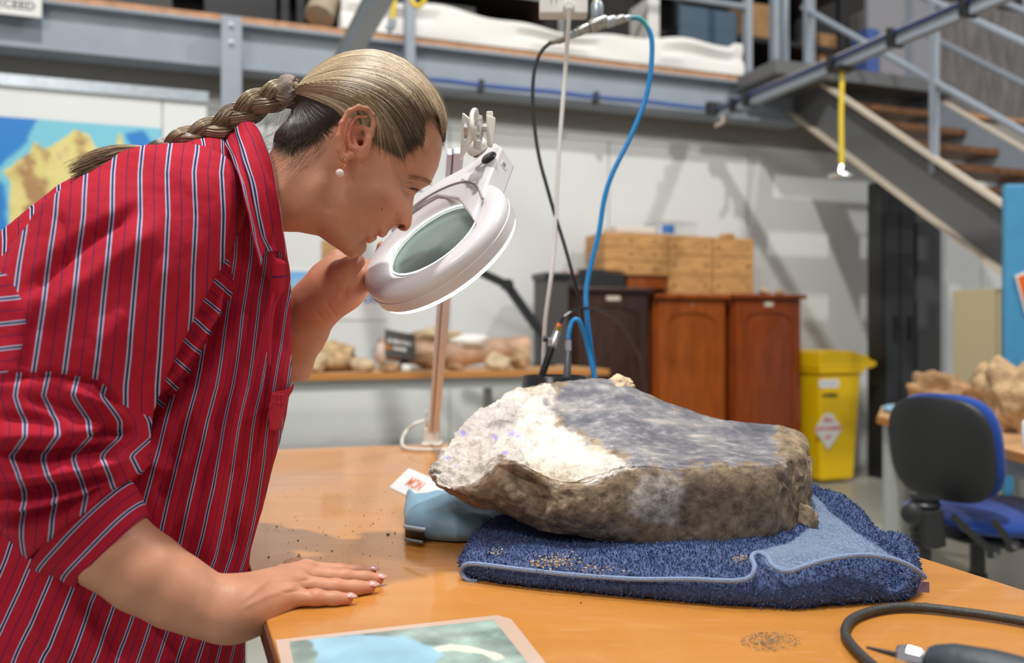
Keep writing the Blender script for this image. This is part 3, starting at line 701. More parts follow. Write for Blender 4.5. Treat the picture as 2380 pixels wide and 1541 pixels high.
ab, a, b, zab = onbox('flat_wooden_box', 1458, 1549, 640, 5.06, 5.30, c0[2], M['wood_amber'], 'flat amber box between the black case and the pine crates', 'box')
bk, a, b, z_ = onbox('black_case', 1352, 1453, 626, 5.04, 5.32, c0[2], M['black'], 'black case on the dark mahogany cabinet', 'case')
def crate(p0, p1, y0, z0, label, bolts, v0=5.04, v1=5.34):
    a = BU(p0, v0); b = BU(p1, v0); z1 = toB(BP((p0 + p1) / 2, y0, v0))[2]
    c = empty('pine_crate', B((a + b) / 2, v0, z0), label, 'crate')
    obj('body', MB().bbox(a + .01, b - .01, v0 + .012, v1 - .01, z0, z1 - .01), M['pine'], c)
    nb = 3 if not bolts else 3
    for i in range(nb):
        za, zb_ = z0 + (z1 - z0) * i / nb, z0 + (z1 - z0) * (i + 1) / nb - .004
        obj('board', MB().bbox(a, b, v0, v0 + .014, za, zb_), M['pine'], c, bevel=.002)
        obj('board', MB().bbox(a, a + .012, v0 + .014, v1, za, zb_), M['pine'], c, bevel=.002)
        for t in (.12, .85) if not bolts else (.40, .78):
            mbb = MB(); mbb.lathe(B(a + (b - a) * t, v0, (za + zb_) / 2), [(.008, 0), (.008, .004), (.004, .005)], axis=B(0, -1, 0), seg=8); obj('bolt_head', mbb, M['blackmetal'], c)
    return a, b, z1
cr1 = crate(1406, 1553, 541, zab, 'leftmost pine crate, widest of the three, resting on the flat amber box', True)
cr2 = crate(1556, 1655, 547, c1[2], 'middle pine crate of the three on the cabinets', False)
cr3 = crate(1658, 1752, 552, c1[2], 'rightmost pine crate of the three on the cabinets', False)
# tub and foam on the crates
a, b = BU(1528, 5.1), BU(1624, 5.1); z0_, z1_ = cr2[2], toB(BP(1575, 513, 5.1))[2]
tb = empty('storage_tub', B((a + b) / 2, 5.15, z0_), 'translucent plastic tub with a blue label on top of the crates', 'tub')
obj('tub_body', MB().bbox(a + .01, b - .01, 5.1, 5.3, z0_, z1_ - .012), M['clearplas'], tb, bevel=.01)
obj('tub_lid', MB().bbox(a, b, 5.09, 5.31, z1_ - .012, z1_), M['clearplas'], tb, bevel=.004)
obj('blue_label', MB().bbox(a + .035, a + .13, 5.097, 5.101, z0_ + .015, z1_ - .03), M['blue_ink'], tb)
onbox('foam_sheet', 1432, 1526, 525, 5.1, 5.3, cr1[2], mat('cream_foam', (.72, .66, .58), .9), 'cream foam sheet on the leftmost pine crate', 'foam', .012)
rock(1410, 625, 582, 46, bd(1410, 5.15), .12, mat('cream_plaster_lump', (.72, .66, .56), .9), 41, 'cream plaster lump on the black case', z_, name='plaster_lump')
rock(1690, 552, 538, 42, bd(1690, 5.15), .08, M['pine'], 42, 'small honey coloured rock on the rightmost pine crate', cr3[2])
rock(1775, 672, 655, 36, bd(1775, 5.1), .08, M['rock2'], 43, 'left one of two flat stones on the red amber cabinet', c2[2])
rock(1812, 672, 657, 36, bd(1812, 5.1), .08, M['rock'], 44, 'right one of two flat stones on the red amber cabinet', c2[2])
onbox('striped_packet', 1318, 1349, 629, 5.1, 5.2, zk + .02, mat('pink_white_packet', (.7, .5, .5), .6), 'small pink and white packet on the low black cabinet', 'packet')

# yellow bin
ub0 = c2[1] + .05; bw = .36; vb0, vb1 = 4.88, 5.36; zl = toB(BP(1920, 858, vb0))[2]
bi = empty('wheelie_bin', B(ub0 + bw / 2, 5.1, 0), 'bright yellow spill kit wheelie bin beside the cabinets', 'bin')
def taper(u0, u1, v0, v1, z0, z1, ins): 
    return MB().hexa([B(u0 + ins, v0 + ins, z0), B(u1 - ins, v0 + ins, z0), B(u1 - ins, v1 - ins, z0), B(u0 + ins, v1 - ins, z0), B(u0, v0, z1), B(u1, v0, z1), B(u1, v1, z1), B(u0, v1, z1)])
obj('body', taper(ub0, ub0 + bw, vb0, vb1, .02, zl - .02, .035), M['yellow'], bi, bevel=.02)
obj('rim', MB().bbox(ub0 - .015, ub0 + bw + .015, vb0 - .02, vb1 + .01, zl - .03, zl), M['yellow'], bi, bevel=.008)
mb = MB(); pr = [(0, 0), (.44, 0), (.50, .02), (.495, .05), (.445, .06), (.42, .095), (.36, .10), (.30, .125), (.1, .135), (.0, .12)]
mb.prism([B(ub0 - .02 + a, vb0 - .02, zl + b) for a, b in pr], B(0, .50, 0)); obj('lid', mb, M['yellow'], bi, bevel=.01)
for s_ in (0, 1): obj('wheel', MB().lathe(B(ub0 + bw * s_ , vb1 - .03, .09), [(.09, -.02), (.09, .02)], axis=B(1, 0, 0)), M['black'], bi)
ucx = BU(1930, vb0 - .0); zz = lambda y: toB(BP(1930, y, vb0))[2]
def fr(z): return vb0 + .035 * (zl - z) / zl - .003
obj('maker_label', MB().bbox(ucx - .09, ucx + .075, fr(zz(890)), fr(zz(890)) + .006, zz(901), zz(882)), M['label'], bi)
text_part('lettering', 'BIO-CLEAN', .026, B(ucx - .008, fr(zz(890)) - .001, zz(891)), B(1, 0, 0), (0, 0, 1), M['blue_ink'], bi)
text_part('lettering', 'WHEELIE', .034, B(ucx - .002, fr(zz(919)) - .001, zz(919)), B(1, 0, 0), (0, 0, 1), M['black_ink'], bi, bold=.0015)
zc_, vv = zz(998), fr(zz(998)) - .002; rx, rz = .118, .145
mb = MB(); mb.prism([B(ucx - .005 + a * rx, vv, zc_ + b * rz) for a, b in ((0, 1), (-1, 0), (0, -1), (1, 0))], B(0, .004, 0)); obj('diamond_label', mb, M['label'], bi)
for i, (t_, dz, s_) in enumerate((('SPILL', .062, .04), ('CONTAINMENT', .004, .034), ('KIT', -.058, .04))):
    text_part('lettering', t_, s_, B(ucx - .005, vv - .001, zc_ + dz), B(1, 0, 0), (0, 0, 1), M['red_ink'], bi, bold=.0012)

# tall dark lockers, panels, cream cabinet, blue board
ua, ub = BU(2016, 5.08), BU(2128, 4.9)
lk = empty('tall_locker', B((ua + ub) / 2, 5.1, 0), 'tall black metal locker under the stairs', 'locker')
zt_ = toB(BP(2060, 418, 4.9))[2]
obj('carcass', MB().bbox(ua, ub, 4.93, 5.08, 0, zt_), M['blackmetal'], lk, bevel=.004)
um_ = (ua + ub) / 2
for a, b in ((ua + .01, um_ - .005), (um_ + .005, ub - .01)):
    d = obj('door', MB().bbox(a, b, 4.905, 4.93, .06, zt_ - .03), mat('gloss_black', (.03, .032, .036), .18), lk, bevel=.004)
    obj('handle', MB().bbox(b - .045, b - .03, 4.89, 4.905, 1.0, 1.18), M['black'], d)
obj('grey_door_leaf', MB().bbox(BU(2132, 4.95), BU(2188, 4.95), 4.95, 5.0, 0, 2.1), mat('slate_board', (.09, .10, .10), .5), label='narrow slate grey board standing right of the black locker', cat='board')
for i, px in enumerate((2192, 2204)):
    obj('white_conduit', MB().tube([B(BU(px, 5.35), 5.38, 0), B(BU(px, 5.35), 5.38, 2.4)], .022, 8), M['panel'], smooth=True, label=('left' if i == 0 else 'right') + ' one of two white pipes rising beside the slate board', cat='pipe')
ua, ub = BU(2214, 3.66), BU(2214, 3.66) + .62; zt_ = toB(BP(2270, 668, 3.37))[2]
cc = empty('cream_cabinet', B((ua + ub) / 2, 3.52, 0), 'cream metal cabinet on castors behind the right table', 'cabinet')
obj('carcass', MB().bbox(ua, ub, 3.39, 3.66, .08, zt_), M['cream_cab'], cc, bevel=.006)
obj('door', MB().bbox(ua + .015, ub - .015, 3.37, 3.39, .10, zt_ - .03), M['cream_cab'], cc, bevel=.004)
for a in (ua + .04, ub - .04):
    for v in (3.43, 3.62): obj('castor', MB().lathe(B(a - .012, v, .04), [(.04, 0), (.04, .025)], axis=B(1, 0, 0)), M['black'], cc)
a0, a1 = P(2329, 430, 4.33), P(2560, 430, 4.33)
bp_ = empty('blue_divider', (a0.x + .3, 4.33, 0), 'sky blue divider board at the right edge', 'divider')
xx = a0.x
obj('board', MB().box(xx, xx + .33, 4.30, 4.34, .05, a0.z), M['skyblue'], bp_, bevel=.01)
obj('foot', MB().box(xx + .1, xx + .16, 4.15, 4.48, 0, .05), M['greysteel'], bp_)
obj('foot', MB().box(xx + .24, xx + .30, 4.15, 4.48, 0, .05), M['greysteel'], bp_)
s0 = P(2361, 636, 4.28); mb = MB()
q = [P(2360, 640, 4.285), P(2420, 618, 4.285), P(2440, 700, 4.285), P(2384, 730, 4.285)]
osg = empty('orange_sign', q[0], 'orange sign with a white border on the blue divider', 'sign')
obj('border', MB().prism(q, (0, .008, 0)), M['label'], osg)
cq = sum(q, Vector()) / 4; obj('face', MB().prism([cq + (p - cq) * .88 + Vector((0, -.004, 0)) for p in q], (0, .005, 0)), mat('orange_sign_ink', (.75, .13, .01), .5), osg)

# right table with rocks
TZ = .72
rt = empty('side_table', (1.9, 3.0, 0), 'grey legged side table with rocks at the right edge', 'table')
tp = [(1.74, 4.05), (1.513, 3.56), (1.46, 2.2), (2.38, 2.17), (2.38, 4.05)]
obj('table_top', MB().prism([(a, b, TZ - .028) for a, b in tp][::-1], (0, 0, .028)), M['bench_top'], rt)
obj('edge_band', MB().hexa([(1.508, 3.56, TZ - .029), (1.455, 2.2, TZ - .029), (1.461, 2.2, TZ - .029), (1.514, 3.56, TZ - .029), (1.508, 3.56, TZ - .001), (1.455, 2.2, TZ - .001), (1.461, 2.2, TZ - .001), (1.514, 3.56, TZ - .001)]), M['bench_edge'], rt)
for a, b in ((1.525, 3.50), (1.50, 2.25), (2.30, 2.25), (2.30, 3.9), (1.80, 3.95)):
    obj('leg', MB().box(a, a + .045, b, b + .045, 0, TZ - .028), M['greysteel'], rt, bevel=.003)
obj('apron', MB().box(1.84, 2.30, 3.96, 3.99, TZ - .09, TZ - .028), M['greysteel'], rt)
mb = MB(); mb.beam((1.548, 3.5, TZ - .058), (1.515, 2.3, TZ - .058), .03, .06); obj('apron', mb, M['greysteel'], rt)
rock(2168, 965, 860, 140, 3.62, .30, M['rock3'], 51, 'broad brown rock at the left end of the side table', TZ, yaw=.2, rough=.6)
rock(2276, 985, 902, 62, 3.26, .16, mat('dark_rust_rock', (.22, .10, .04), .9, var=.3, bump=.5), 52, 'dark rust brown rock in the middle of the side table', TZ, yaw=.3)
rock(2312, 960, 838, 84, 3.68, .24, M['rock'], 53, 'tall pitted tan rock behind the teal paper', TZ, yaw=.5, rough=.5)
rock(2362, 1010, 828, 110, 2.95, .24, M['rock'], 54, 'largest tan rock at the right edge of the side table', TZ, yaw=.7, rough=.6)
mb = MB(); mb.prism([P(2300, 888, 3.3), P(2331, 880, 3.3), P(2322, 912, 3.28)], (0, .012, 0)); obj('teal_paper', mb, mat('teal_paper', (.25, .60, .50), .7), label='folded teal paper tag wedged between the rocks', cat='paper')
V, F = rock_mesh(P(2082, 968, 3.72).xy[:] + (TZ,), (.10, .16, .035), 61, .1); mesh_np('blue_pad', V, F, mat('pale_blue_cloth', (.25, .42, .55), .9), label='pale blue pad at the corner of the side table', cat='cloth')
mb = MB(); mb.lathe((1.545, 2.55, TZ), [(.028, 0), (.03, .01), (.03, .08), (.026, .085)]); obj('paper_roll', mb, M['plaster'], smooth=True, label='white paper roll on the side table edge', cat='paper roll')
# bucket
bk_ = empty('white_bucket', P(2325, 1300, 3.55).xy[:] + (0,), 'white plastic bucket on the floor under the side table', 'bucket')
mb = MB(); mb.lathe(ORG[bk_.name], [(.10, 0), (.125, .2), (.13, .2), (.13, .22), (.124, .22)]); obj('bucket_body', mb, M['whiteplas'], bk_, smooth=True)
mb = MB(); mb.lathe(ORG[bk_.name] + Vector((0, 0, .22)), [(.118, 0), (.11, .03), (.06, .045)]); obj('contents', mb, mat('pink_white_rags', (.65, .4, .42), .9, var=.4, vscale=40), bk_, smooth=True)

# office chair
KD = .925; cx, cy = P(2290, 1170, 2.75 * KD).x, 2.75 * KD; yaw = math.radians(12); XD = Vector((math.cos(yaw), math.sin(yaw), 0)); YD = Vector((-math.sin(yaw), math.cos(yaw), 0)); ZD = Vector((0, 0, 1))
ch = empty('office_chair', (cx, cy, 0), 'royal blue office chair with a black plastic back shell', 'chair')
CO = Vector((cx, cy, 0))
def C_(x, y, z): return CO + XD * x + YD * y + ZD * z
def cushion(c, ex, ey, ez, ax, ay, az, p=3.2, n=24):
    V = []; F = []
    for i in range(n + 1):
        ph = math.pi * i / n
        for k in range(2 * n):
            a = math.pi * k / n; x = math.sin(ph) * math.cos(a); y = math.sin(ph) * math.sin(a); z = math.cos(ph)
            r = (abs(x) ** p + abs(y) ** p + abs(z) ** 2.2) ** (-1 / p); V.append(c + ax * (x * r * ex) + ay * (y * r * ey) + az * (z * min(r, 1.3) * ez))
    for i in range(n):
        for k in range(2 * n): k2 = (k + 1) % (2 * n); F.append((i * 2 * n + k, (i + 1) * 2 * n + k, (i + 1) * 2 * n + k2, i * 2 * n + k2))
    return MB().add(V, F)
SD = (XD * math.cos(.12) - ZD * math.sin(.12)); 
# backrest: shell normal faces back left
nb_ = (XD * -.94 + YD * -.34).normalized(); sdv = nb_.cross(ZD).normalized(); upv = (ZD * .985 + nb_ * .17).normalized(); nb2 = sdv.cross(upv)
bc_ = P(2190, 1042, 2.74 * KD)
if nb2.dot(nb_) < 0: nb2 = -nb2
obj('backrest_shell', cushion(bc_ + nb2 * .012, .162, .156, .022, sdv, upv, nb2), M['black'], ch, smooth=True)
obj('backrest_cushion', cushion(bc_ - nb2 * .028, .165, .158, .036, sdv, upv, nb2), M['bluefab'], ch, smooth=True)
sc_ = bc_ - nb_ * .24; sc_.z = .50; sc_ += Vector((.04, .02, 0))
obj('seat_cushion', cushion(sc_, .24, .23, .04, XD, YD, ZD), M['bluefab'], ch, smooth=True)
obj('seat_pan', cushion(sc_ - ZD * .045, .225, .215, .022, XD, YD, ZD), M['black'], ch, smooth=True)
bb = bc_ + nb_ * .04; bb.z = .60
prf = []
for i in range(15): prf += [(.036 if i % 2 else .044, -.01 * i)]
mb = MB(); mb.lathe(P(2150, 1155, 2.70 * KD), prf, seg=20); obj('bellows', mb, M['black'], ch, smooth=True)
p_ = P(2150, 1195, 2.70 * KD); mb = MB(); mb.beam(p_ + Vector((0, 0, .02)), p_ + Vector((.01, 0, -.09)), .085, .07, up=(1, 0, 0)); obj('back_bracket', mb, M['black'], ch, bevel=.008)
mb = MB(); mb.tube([p_ + Vector((0, 0, -.08)), p_ + Vector((0.0, 0, -.20)), p_ + Vector((.05, .02, -.26))], .017, 8); obj('back_stem', mb, M['black'], ch, smooth=True)
mb = MB(); mb.beam(p_ + Vector((0, 0, -.04)), sc_ - ZD * .06, .07, .03); obj('under_seat_bar', mb, M['blackmetal'], ch)
mb = MB(); mb.lathe(P(2122, 1192, 2.66 * KD), [(.025, 0), (.03, .008), (.03, .02), (.02, .028)], axis=(-.6, -.8, 0), seg=12); obj('adjuster_knob', mb, M['black'], ch, smooth=True)
for a, b in (((2215, 1200), (2312, 1290)), ((2310, 1212), (2358, 1275))):
    d_ = 2.62 * KD if a[0] < 2300 else 2.55 * KD
    pp = pxpath([(a[0], a[1], d_), ((a[0] * .6 + b[0] * .4), (a[1] * .6 + b[1] * .4) , d_), (b[0] - 12, b[1] - 14, d_), (b[0], b[1], d_)], 14)
    mb = MB(); mb.tube(pp, [.010] * 9 + [.013, .018, .022, .020, .010], 10); obj('lever', mb, M['blackmetal'], ch, smooth=True)
gc = Vector((P(2272, 1300, 2.85 * KD).x, 2.85 * KD, 0)); mb = MB(); mb.lathe(gc, [(.035, .09), (.035, .2), (.028, .2), (.028, .33), (.022, .33), (.022, .43)], seg=20); obj('gas_column', mb, M['black'], ch, smooth=True)
for i in range(5):
    a = 2 * math.pi * i / 5 + .3; e = gc + Vector((math.cos(a) * .28, math.sin(a) * .28, .075)); mb = MB(); mb.beam(gc + ZD * .12, e, .045, .035); obj('base_spoke', mb, M['black'], ch, bevel=.005)
    mb = MB(); mb.lathe(e + Vector((0, 0, -.045)) - Vector((-math.sin(a), math.cos(a), 0)) * .02, [(.03, 0), (.03, .04)], axis=(-math.sin(a), math.cos(a), 0), seg=14); obj('castor', mb, M['black'], ch, smooth=True)
# ================================================================== MAIN TABLE AND WHAT LIES ON IT
TT = .77
def T(px, py, z=TT): return P(px, py, (HC - z) * FPX / (py - 770.5))
m = M['table'] = mat('varnished_table_top', (.6, .3, .1), .27, coat=.35); nt = NT(m)
tc = nt.n('ShaderNodeTexCoord'); mp_ = nt.n('ShaderNodeMapping', {0: tc.outputs['Object'], 'Rotation': (0, 0, .35), 'Scale': (1.5, 14, 1)})
n1 = nt.n('ShaderNodeTexNoise', {'Vector': mp_.outputs[0], 'Scale': 2.4, 'Detail': 8.0, 'Roughness': .65})
n2 = nt.n('ShaderNodeTexNoise', {'Vector': tc.outputs['Object'], 'Scale': 3.0, 'Detail': 4.0})
c = nt.mix(n2.outputs[0], nt.ramp(n1.outputs[0], [(.3, (.46, .180, .030)), (.6, (.57, .245, .050)), (.8, (.62, .30, .085))]), (.52, .215, .042))
mp2 = nt.n('ShaderNodeMapping', {0: tc.outputs['Object'], 'Rotation': (0, 0, .8), 'Scale': (2, 22, 1)})
n3 = nt.n('ShaderNodeTexNoise', {'Vector': mp2.outputs[0], 'Scale': 5.0, 'Detail': 5.0})
sc_m = nt.ramp(n3.outputs[0], [(.66, (0, 0, 0)), (.76, (.5, .5, .5))])
nt.l(nt.mix(sc_m, c, (.66, .48, .32)), nt.b.inputs['Base Color'])
nt.l(nt.ramp(n2.outputs[0], [(.3, (.20, .20, .20)), (.7, (.38, .38, .38))]), nt.b.inputs['Roughness'])
M['table_edge'] = mat('dark_table_edge', (.09, .03, .012), .45)
tpts = [(-.12, .55), (.753, .55), (.107, 2.387), (-.75, 2.149)]
tbl = empty('prep_table', (0, 1.4, 0), 'large orange varnished wooden table in the foreground', 'table')
ORG[tbl.name] = Vector((0, 1.4, 0))
obj('table_top', MB().prism([(a, b, TT - .026) for a, b in tpts][::-1], (0, 0, .026)), M['table'], tbl, bevel=.0025)
bx = MB()
for (a, b) in zip(tpts, tpts[1:] + tpts[:1]):
    d_ = (Vector(b) - Vector(a)).normalized(); nrm = Vector((d_.y, -d_.x)) * .003
    bx.hexa([(a[0], a[1], TT - .027), (b[0], b[1], TT - .027), (b[0] + nrm.x, b[1] + nrm.y, TT - .027), (a[0] + nrm.x, a[1] + nrm.y, TT - .027), (a[0], a[1], TT - .003), (b[0], b[1], TT - .003), (b[0] + nrm.x, b[1] + nrm.y, TT - .003), (a[0] + nrm.x, a[1] + nrm.y, TT - .003)])
obj('edge_band', bx, M['table_edge'], tbl)
cen = Vector((0, 1.4))
for a in tpts:
    q = Vector(a) + (cen - Vector(a)).normalized() * .11
    obj('leg', MB().box(q.x - .025, q.x + .025, q.y - .025, q.y + .025, 0, TT - .026), M['greysteel'], tbl, bevel=.003)

# ---- the big fossil bone block
# px, ytop, yridge, ybot, d_top, d_ridge, d_bot
ST_ = [(1012, 1078, 1100, 1118, 1.19, 1.165, 1.165), (1035, 1040, 1118, 1142, 1.21, 1.15, 1.155), (1070, 997, 1120, 1160, 1.25, 1.135, 1.15), (1110, 960, 1114, 1178, 1.28, 1.125, 1.14),
       (1150, 934, 1072, 1190, 1.31, 1.12, 1.135), (1190, 912, 1074, 1204, 1.33, 1.105, 1.13), (1235, 903, 1090, 1226, 1.35, 1.10, 1.12), (1280, 896, 1112, 1241, 1.36, 1.095, 1.11), (1330, 890, 1120, 1250, 1.37, 1.09, 1.105),
       (1390, 885, 1104, 1259, 1.37, 1.092, 1.105), (1430, 889, 1090, 1263, 1.37, 1.095, 1.105), (1470, 903, 1084, 1268, 1.36, 1.10, 1.105), (1520, 924, 1086, 1272, 1.35, 1.10, 1.10), (1580, 946, 1094, 1272, 1.33, 1.10, 1.098), (1640, 968, 1088, 1270, 1.32, 1.102, 1.10),
       (1700, 979, 1086, 1267, 1.31, 1.105, 1.105), (1760, 985, 1086, 1263, 1.31, 1.108, 1.11), (1800, 989, 1082, 1258, 1.30, 1.115, 1.12), (1826, 992, 1078, 1250, 1.30, 1.14, 1.14), (1850, 998, 1072, 1238, 1.29, 1.18, 1.165), (1868, 1012, 1070, 1222, 1.27, 1.21, 1.19), (1878, 1045, 1085, 1195, 1.25, 1.225, 1.21)]
loops = []
for px, yt, yr, yb, dt, dr, db in ST_:
    def q(y, d): return P(px, y, d)
    bz_ = q(yb, db).z; tz = q(yt, dt).z
    L = [q(yr + 4, dr - .001), q(yr + .25 * (yb - yr), dr - .008), q(yr + .62 * (yb - yr), dr - .007), q(yb - 6, db), Vector((q(yb, db).x, db + .02, bz_ - .004)), Vector((q(yb, db + .10).x, db + .10, bz_ - .002)), Vector((q(yb, dt - .04).x, dt - .02, bz_ + .015)),
         Vector((q(yb, dt + .03).x, dt + .03, (bz_ + tz) / 2)), Vector((q(yt, dt + .02).x, dt + .022, tz - .012)), q(yt, dt), q(yt + .33 * (yr - yt), dt + .30 * (dr - dt)), q(yt + .66 * (yr - yt), dt + .62 * (dr - dt)), q(yr - 10, dr + .012)]
    loops.append([tuple(v) for v in L])
L = np.array(loops)  # stations x 13 x 3
def end(Lp, t, off): c = Lp.mean(0); return c + (Lp - c) * t + np.array(off)
L = np.concatenate([[end(L[0], .02, (-.006, 0, 0))], [end(L[0], .6, (-.004, 0, 0))], L, [end(L[-1], .6, (.004, 0, 0))], [end(L[-1], .02, (.005, 0, 0))]])
NS, NR = 380, 260
A = np.stack([spline(L[:, k], NS) for k in range(L.shape[1])], 1)  # NS x 13 x 3
A = np.concatenate([A, A[:, :1]], 1)
def closed_spline(Lp, n):
    m = len(Lp) - 1; out = []
    for t in np.linspace(0, m, n, endpoint=False):
        i = int(t); f = t - i; p0, p1, p2, p3 = Lp[(i - 1) % m], Lp[i % m], Lp[(i + 1) % m], Lp[(i + 2) % m]
        out.append(.5 * ((2 * p1) + (-p0 + p2) * f + (2 * p0 - 5 * p1 + 4 * p2 - p3) * f * f + (-p0 + 3 * p1 - 3 * p2 + p3) * f ** 3))
    return np.array(out)
V = closed_spline(A.transpose(1, 0, 2), NR).transpose(1, 0, 2).reshape(-1, 3)  # NS*NR
ii, kk = np.meshgrid(np.arange(NS - 1), np.arange(NR), indexing='ij'); k2 = (kk + 1) % NR
F = np.stack([ii * NR + kk, ii * NR + k2, (ii + 1) * NR + k2, (ii + 1) * NR + kk], -1).reshape(-1, 4)
N = vnormals(V, F); c0_ = V.mean(0)
if ((V - c0_) * N).sum() < 0: F = F[:, ::-1].copy(); N = -N
px_ = V[:, 0] / V[:, 1] * FPX + 1190; py_ = 770.5 - (V[:, 2] - HC) / V[:, 1] * FPX
front = V[:, 1] < 1.385
wp = [(990, 1100), (1040, 1010), (1100, 945), (1190, 895), (1285, 885), (1300, 940), (1300, 985), (1340, 1005), (1380, 1035), (1430, 1060), (1470, 1085), (1400, 1108), (1345, 1122), (1300, 1124), (1262, 1102), (1205, 1072), (1165, 1058), (1140, 1086), (1100, 1120), (1040, 1140), (1000, 1130)]
dp = [(1275, 935), (1330, 870), (1400, 870), (1480, 885), (1560, 925), (1650, 955), (1795, 975), (1806, 1040), (1818, 1078), (1740, 1086), (1640, 1088), (1560, 1096), (1490, 1086), (1450, 1060), (1380, 1020), (1310, 985)]
wn = fbm(V, 60, 4) * 14
white = np.clip(.5 + (poly_sd(px_, py_, wp) + wn) / 14, 0, 1) * (V[:, 1] < 1.36)
dark = np.clip(.5 + (poly_sd(px_, py_, dp) + wn * 1.5) / 22, 0, 1)
streak = fbm(np.c_[V[:, 0] * 10, V[:, 1] * 40, V[:, 2] * 60], 1.3, 5)
spec = np.zeros(len(V))
for x, y, r in ((1077, 1006, 7), (1150, 1013, 6), (1190, 1006, 9), (1206, 1010, 8), (1173, 1050, 7), (1041, 1066, 6), (1058, 1087, 4)): spec = np.maximum(spec, np.exp(-((px_ - x) ** 2 + ((py_ - y) * 1.6) ** 2) / r ** 2))
greyp = np.clip(.5 + (poly_sd(px_, py_, [(1455, 1150), (1500, 1110), (1560, 1100), (1590, 1140), (1560, 1220), (1500, 1205), (1460, 1195)]) + wn) / 12, 0, 1)
blk = np.exp(-(((px_ - 1600) * .7 + (py_ - 1150) * .7) ** 2 / 500 + ((px_ - 1600) * .7 - (py_ - 1150) * .7) ** 2 / 2500)) + .8 * np.exp(-((px_ - 1170) ** 2 / 700 + (py_ - 982 + (px_ - 1170) * .25) ** 2 / 60))
hol = np.clip(poly_sd(px_, py_, [(1158, 1082), (1200, 1080), (1262, 1105), (1290, 1165), (1262, 1215), (1215, 1190), (1170, 1130)]) / 25, 0, 1) * (V[:, 1] < 1.2)
cav = np.exp(-((px_ - 1222) ** 2 / 700 + (py_ - 1032) ** 2 / 60)) + .7 * np.exp(-((px_ - 1060) ** 2 / 60 + (py_ - 1112) ** 2 / 80))
rid = 1 - np.abs(fbm(V, 34, 5)); r2 = fbm(V, 110, 4); big = fbm(V, 11, 3)
disp = .0035 * big * (1 - .5 * dark) + white * (.0075 * (rid - .75) + .0024 * r2 - .0022 * np.clip(fbm(V + 4, 60, 3), 0, 1)) + (1 - white) * (1 - dark) * (1 - .62 * np.clip((px_ - 1330) / 150, 0, 1)) * (.0030 * (rid - .8) + .0010 * r2) + dark * (.0006 * r2 + .0007 * streak)
disp = disp - .016 * hol - .008 * np.clip(cav, 0, 1)
# broken right end, chunky facets
endm = np.clip((px_ - 1800) / 25, 0, 1); fac = np.abs((fbm(V, 16, 2)) % .5 - .25) * 4 - .5
disp += endm * .006 * fac
V2 = V + N * disp[:, None]
m = mat('fossil_surface', (.4, .3, .2), .75); nt = NT(m); tc = nt.n('ShaderNodeTexCoord')
na = nt.n('ShaderNodeTexNoise', {'Vector': tc.outputs['Object'], 'Scale': 55.0, 'Detail': 8.0, 'Roughness': .7}); nb = nt.n('ShaderNodeTexNoise', {'Vector': tc.outputs['Object'], 'Scale': 14.0, 'Detail': 6.0, 'Roughness': .6})
mps = nt.n('ShaderNodeMapping', {0: tc.outputs['Object'], 'Scale': (7, 16, 34), 'Rotation': (0, .12, .2)}); ns = nt.n('ShaderNodeTexNoise', {'Vector': mps.outputs[0], 'Scale': 1.0, 'Detail': 7.0, 'Roughness': .7})
aw, ad, ap, ag, ab_ = [nt.n('ShaderNodeAttribute', attribute_name=k).outputs['Fac'] for k in ('white', 'dark', 'purple', 'grey', 'blk')]
browns = nt.mix(nb.outputs[0], nt.ramp(na.outputs[0], [(.32, (.055, .042, .029)), (.46, (.19, .145, .10)), (.60, (.31, .245, .175)), (.75, (.46, .38, .29))]), nt.ramp(na.outputs[0], [(.35, (.085, .058, .032)), (.6, (.28, .19, .10))]))
greyc = nt.ramp(na.outputs[0], [(.35, (.12, .11, .10)), (.5, (.33, .30, .26)), (.65, (.55, .50, .44))])
base = nt.mix(ag, browns, greyc)
whitec = nt.mix(nt.ramp(nb.outputs[0], [(.50, (0, 0, 0)), (.70, (1, 1, 1))]), nt.ramp(na.outputs[0], [(.28, (.22, .19, .15)), (.40, (.60, .55, .47)), (.60, (.76, .72, .65))]), nt.ramp(na.outputs[0], [(.3, (.15, .11, .07)), (.42, (.40, .32, .22)), (.7, (.58, .50, .39))]))
base = nt.mix(aw, base, whitec)
patina = nt.ramp(ns.outputs[0], [(.30, (.045, .048, .065)), (.46, (.10, .10, .12)), (.56, (.20, .19, .19)), (.64, (.42, .38, .34)), (.74, (.62, .56, .48))])
patina = nt.mix(nt.ramp(nb.outputs[0], [(.42, (0, 0, 0)), (.66, (.8, .8, .8))]), patina, nt.ramp(na.outputs[0], [(.35, (.07, .07, .085)), (.6, (.30, .29, .29)), (.75, (.6, .57, .54))]))
patina = nt.mix(nt.ramp(na.outputs[0], [(.50, (0, 0, 0)), (.76, (.6, .6, .6))]), patina, (.36, .34, .33))
base = nt.mix(ad, base, patina); base = nt.mix(nt.math('MULTIPLY', ap, .8), base, (.28, .22, .80)); base = nt.mix(nt.math('MULTIPLY', ab_, .75), base, (.035, .034, .036))
nt.l(base, nt.b.inputs['Base Color'])
nt.l(nt.math('MULTIPLY_ADD', ad, -.30, .80), nt.b.inputs['Roughness'])
bp = nt.n('ShaderNodeBump', {'Strength': .7, 'Distance': .0022, 'Height': na.outputs[0]}); nc = nt.n('ShaderNodeTexNoise', {'Vector': tc.outputs['Object'], 'Scale': 150.0, 'Detail': 6.0, 'Roughness': .65, 'Distortion': 1.5}); bp2 = nt.n('ShaderNodeBump', {'Strength': nt.math('MULTIPLY_ADD', aw, .8, .15), 'Distance': .0030, 'Height': nc.outputs[0], 'Normal': bp.outputs[0]}); nt.l(bp2.outputs[0], nt.b.inputs['Normal'])
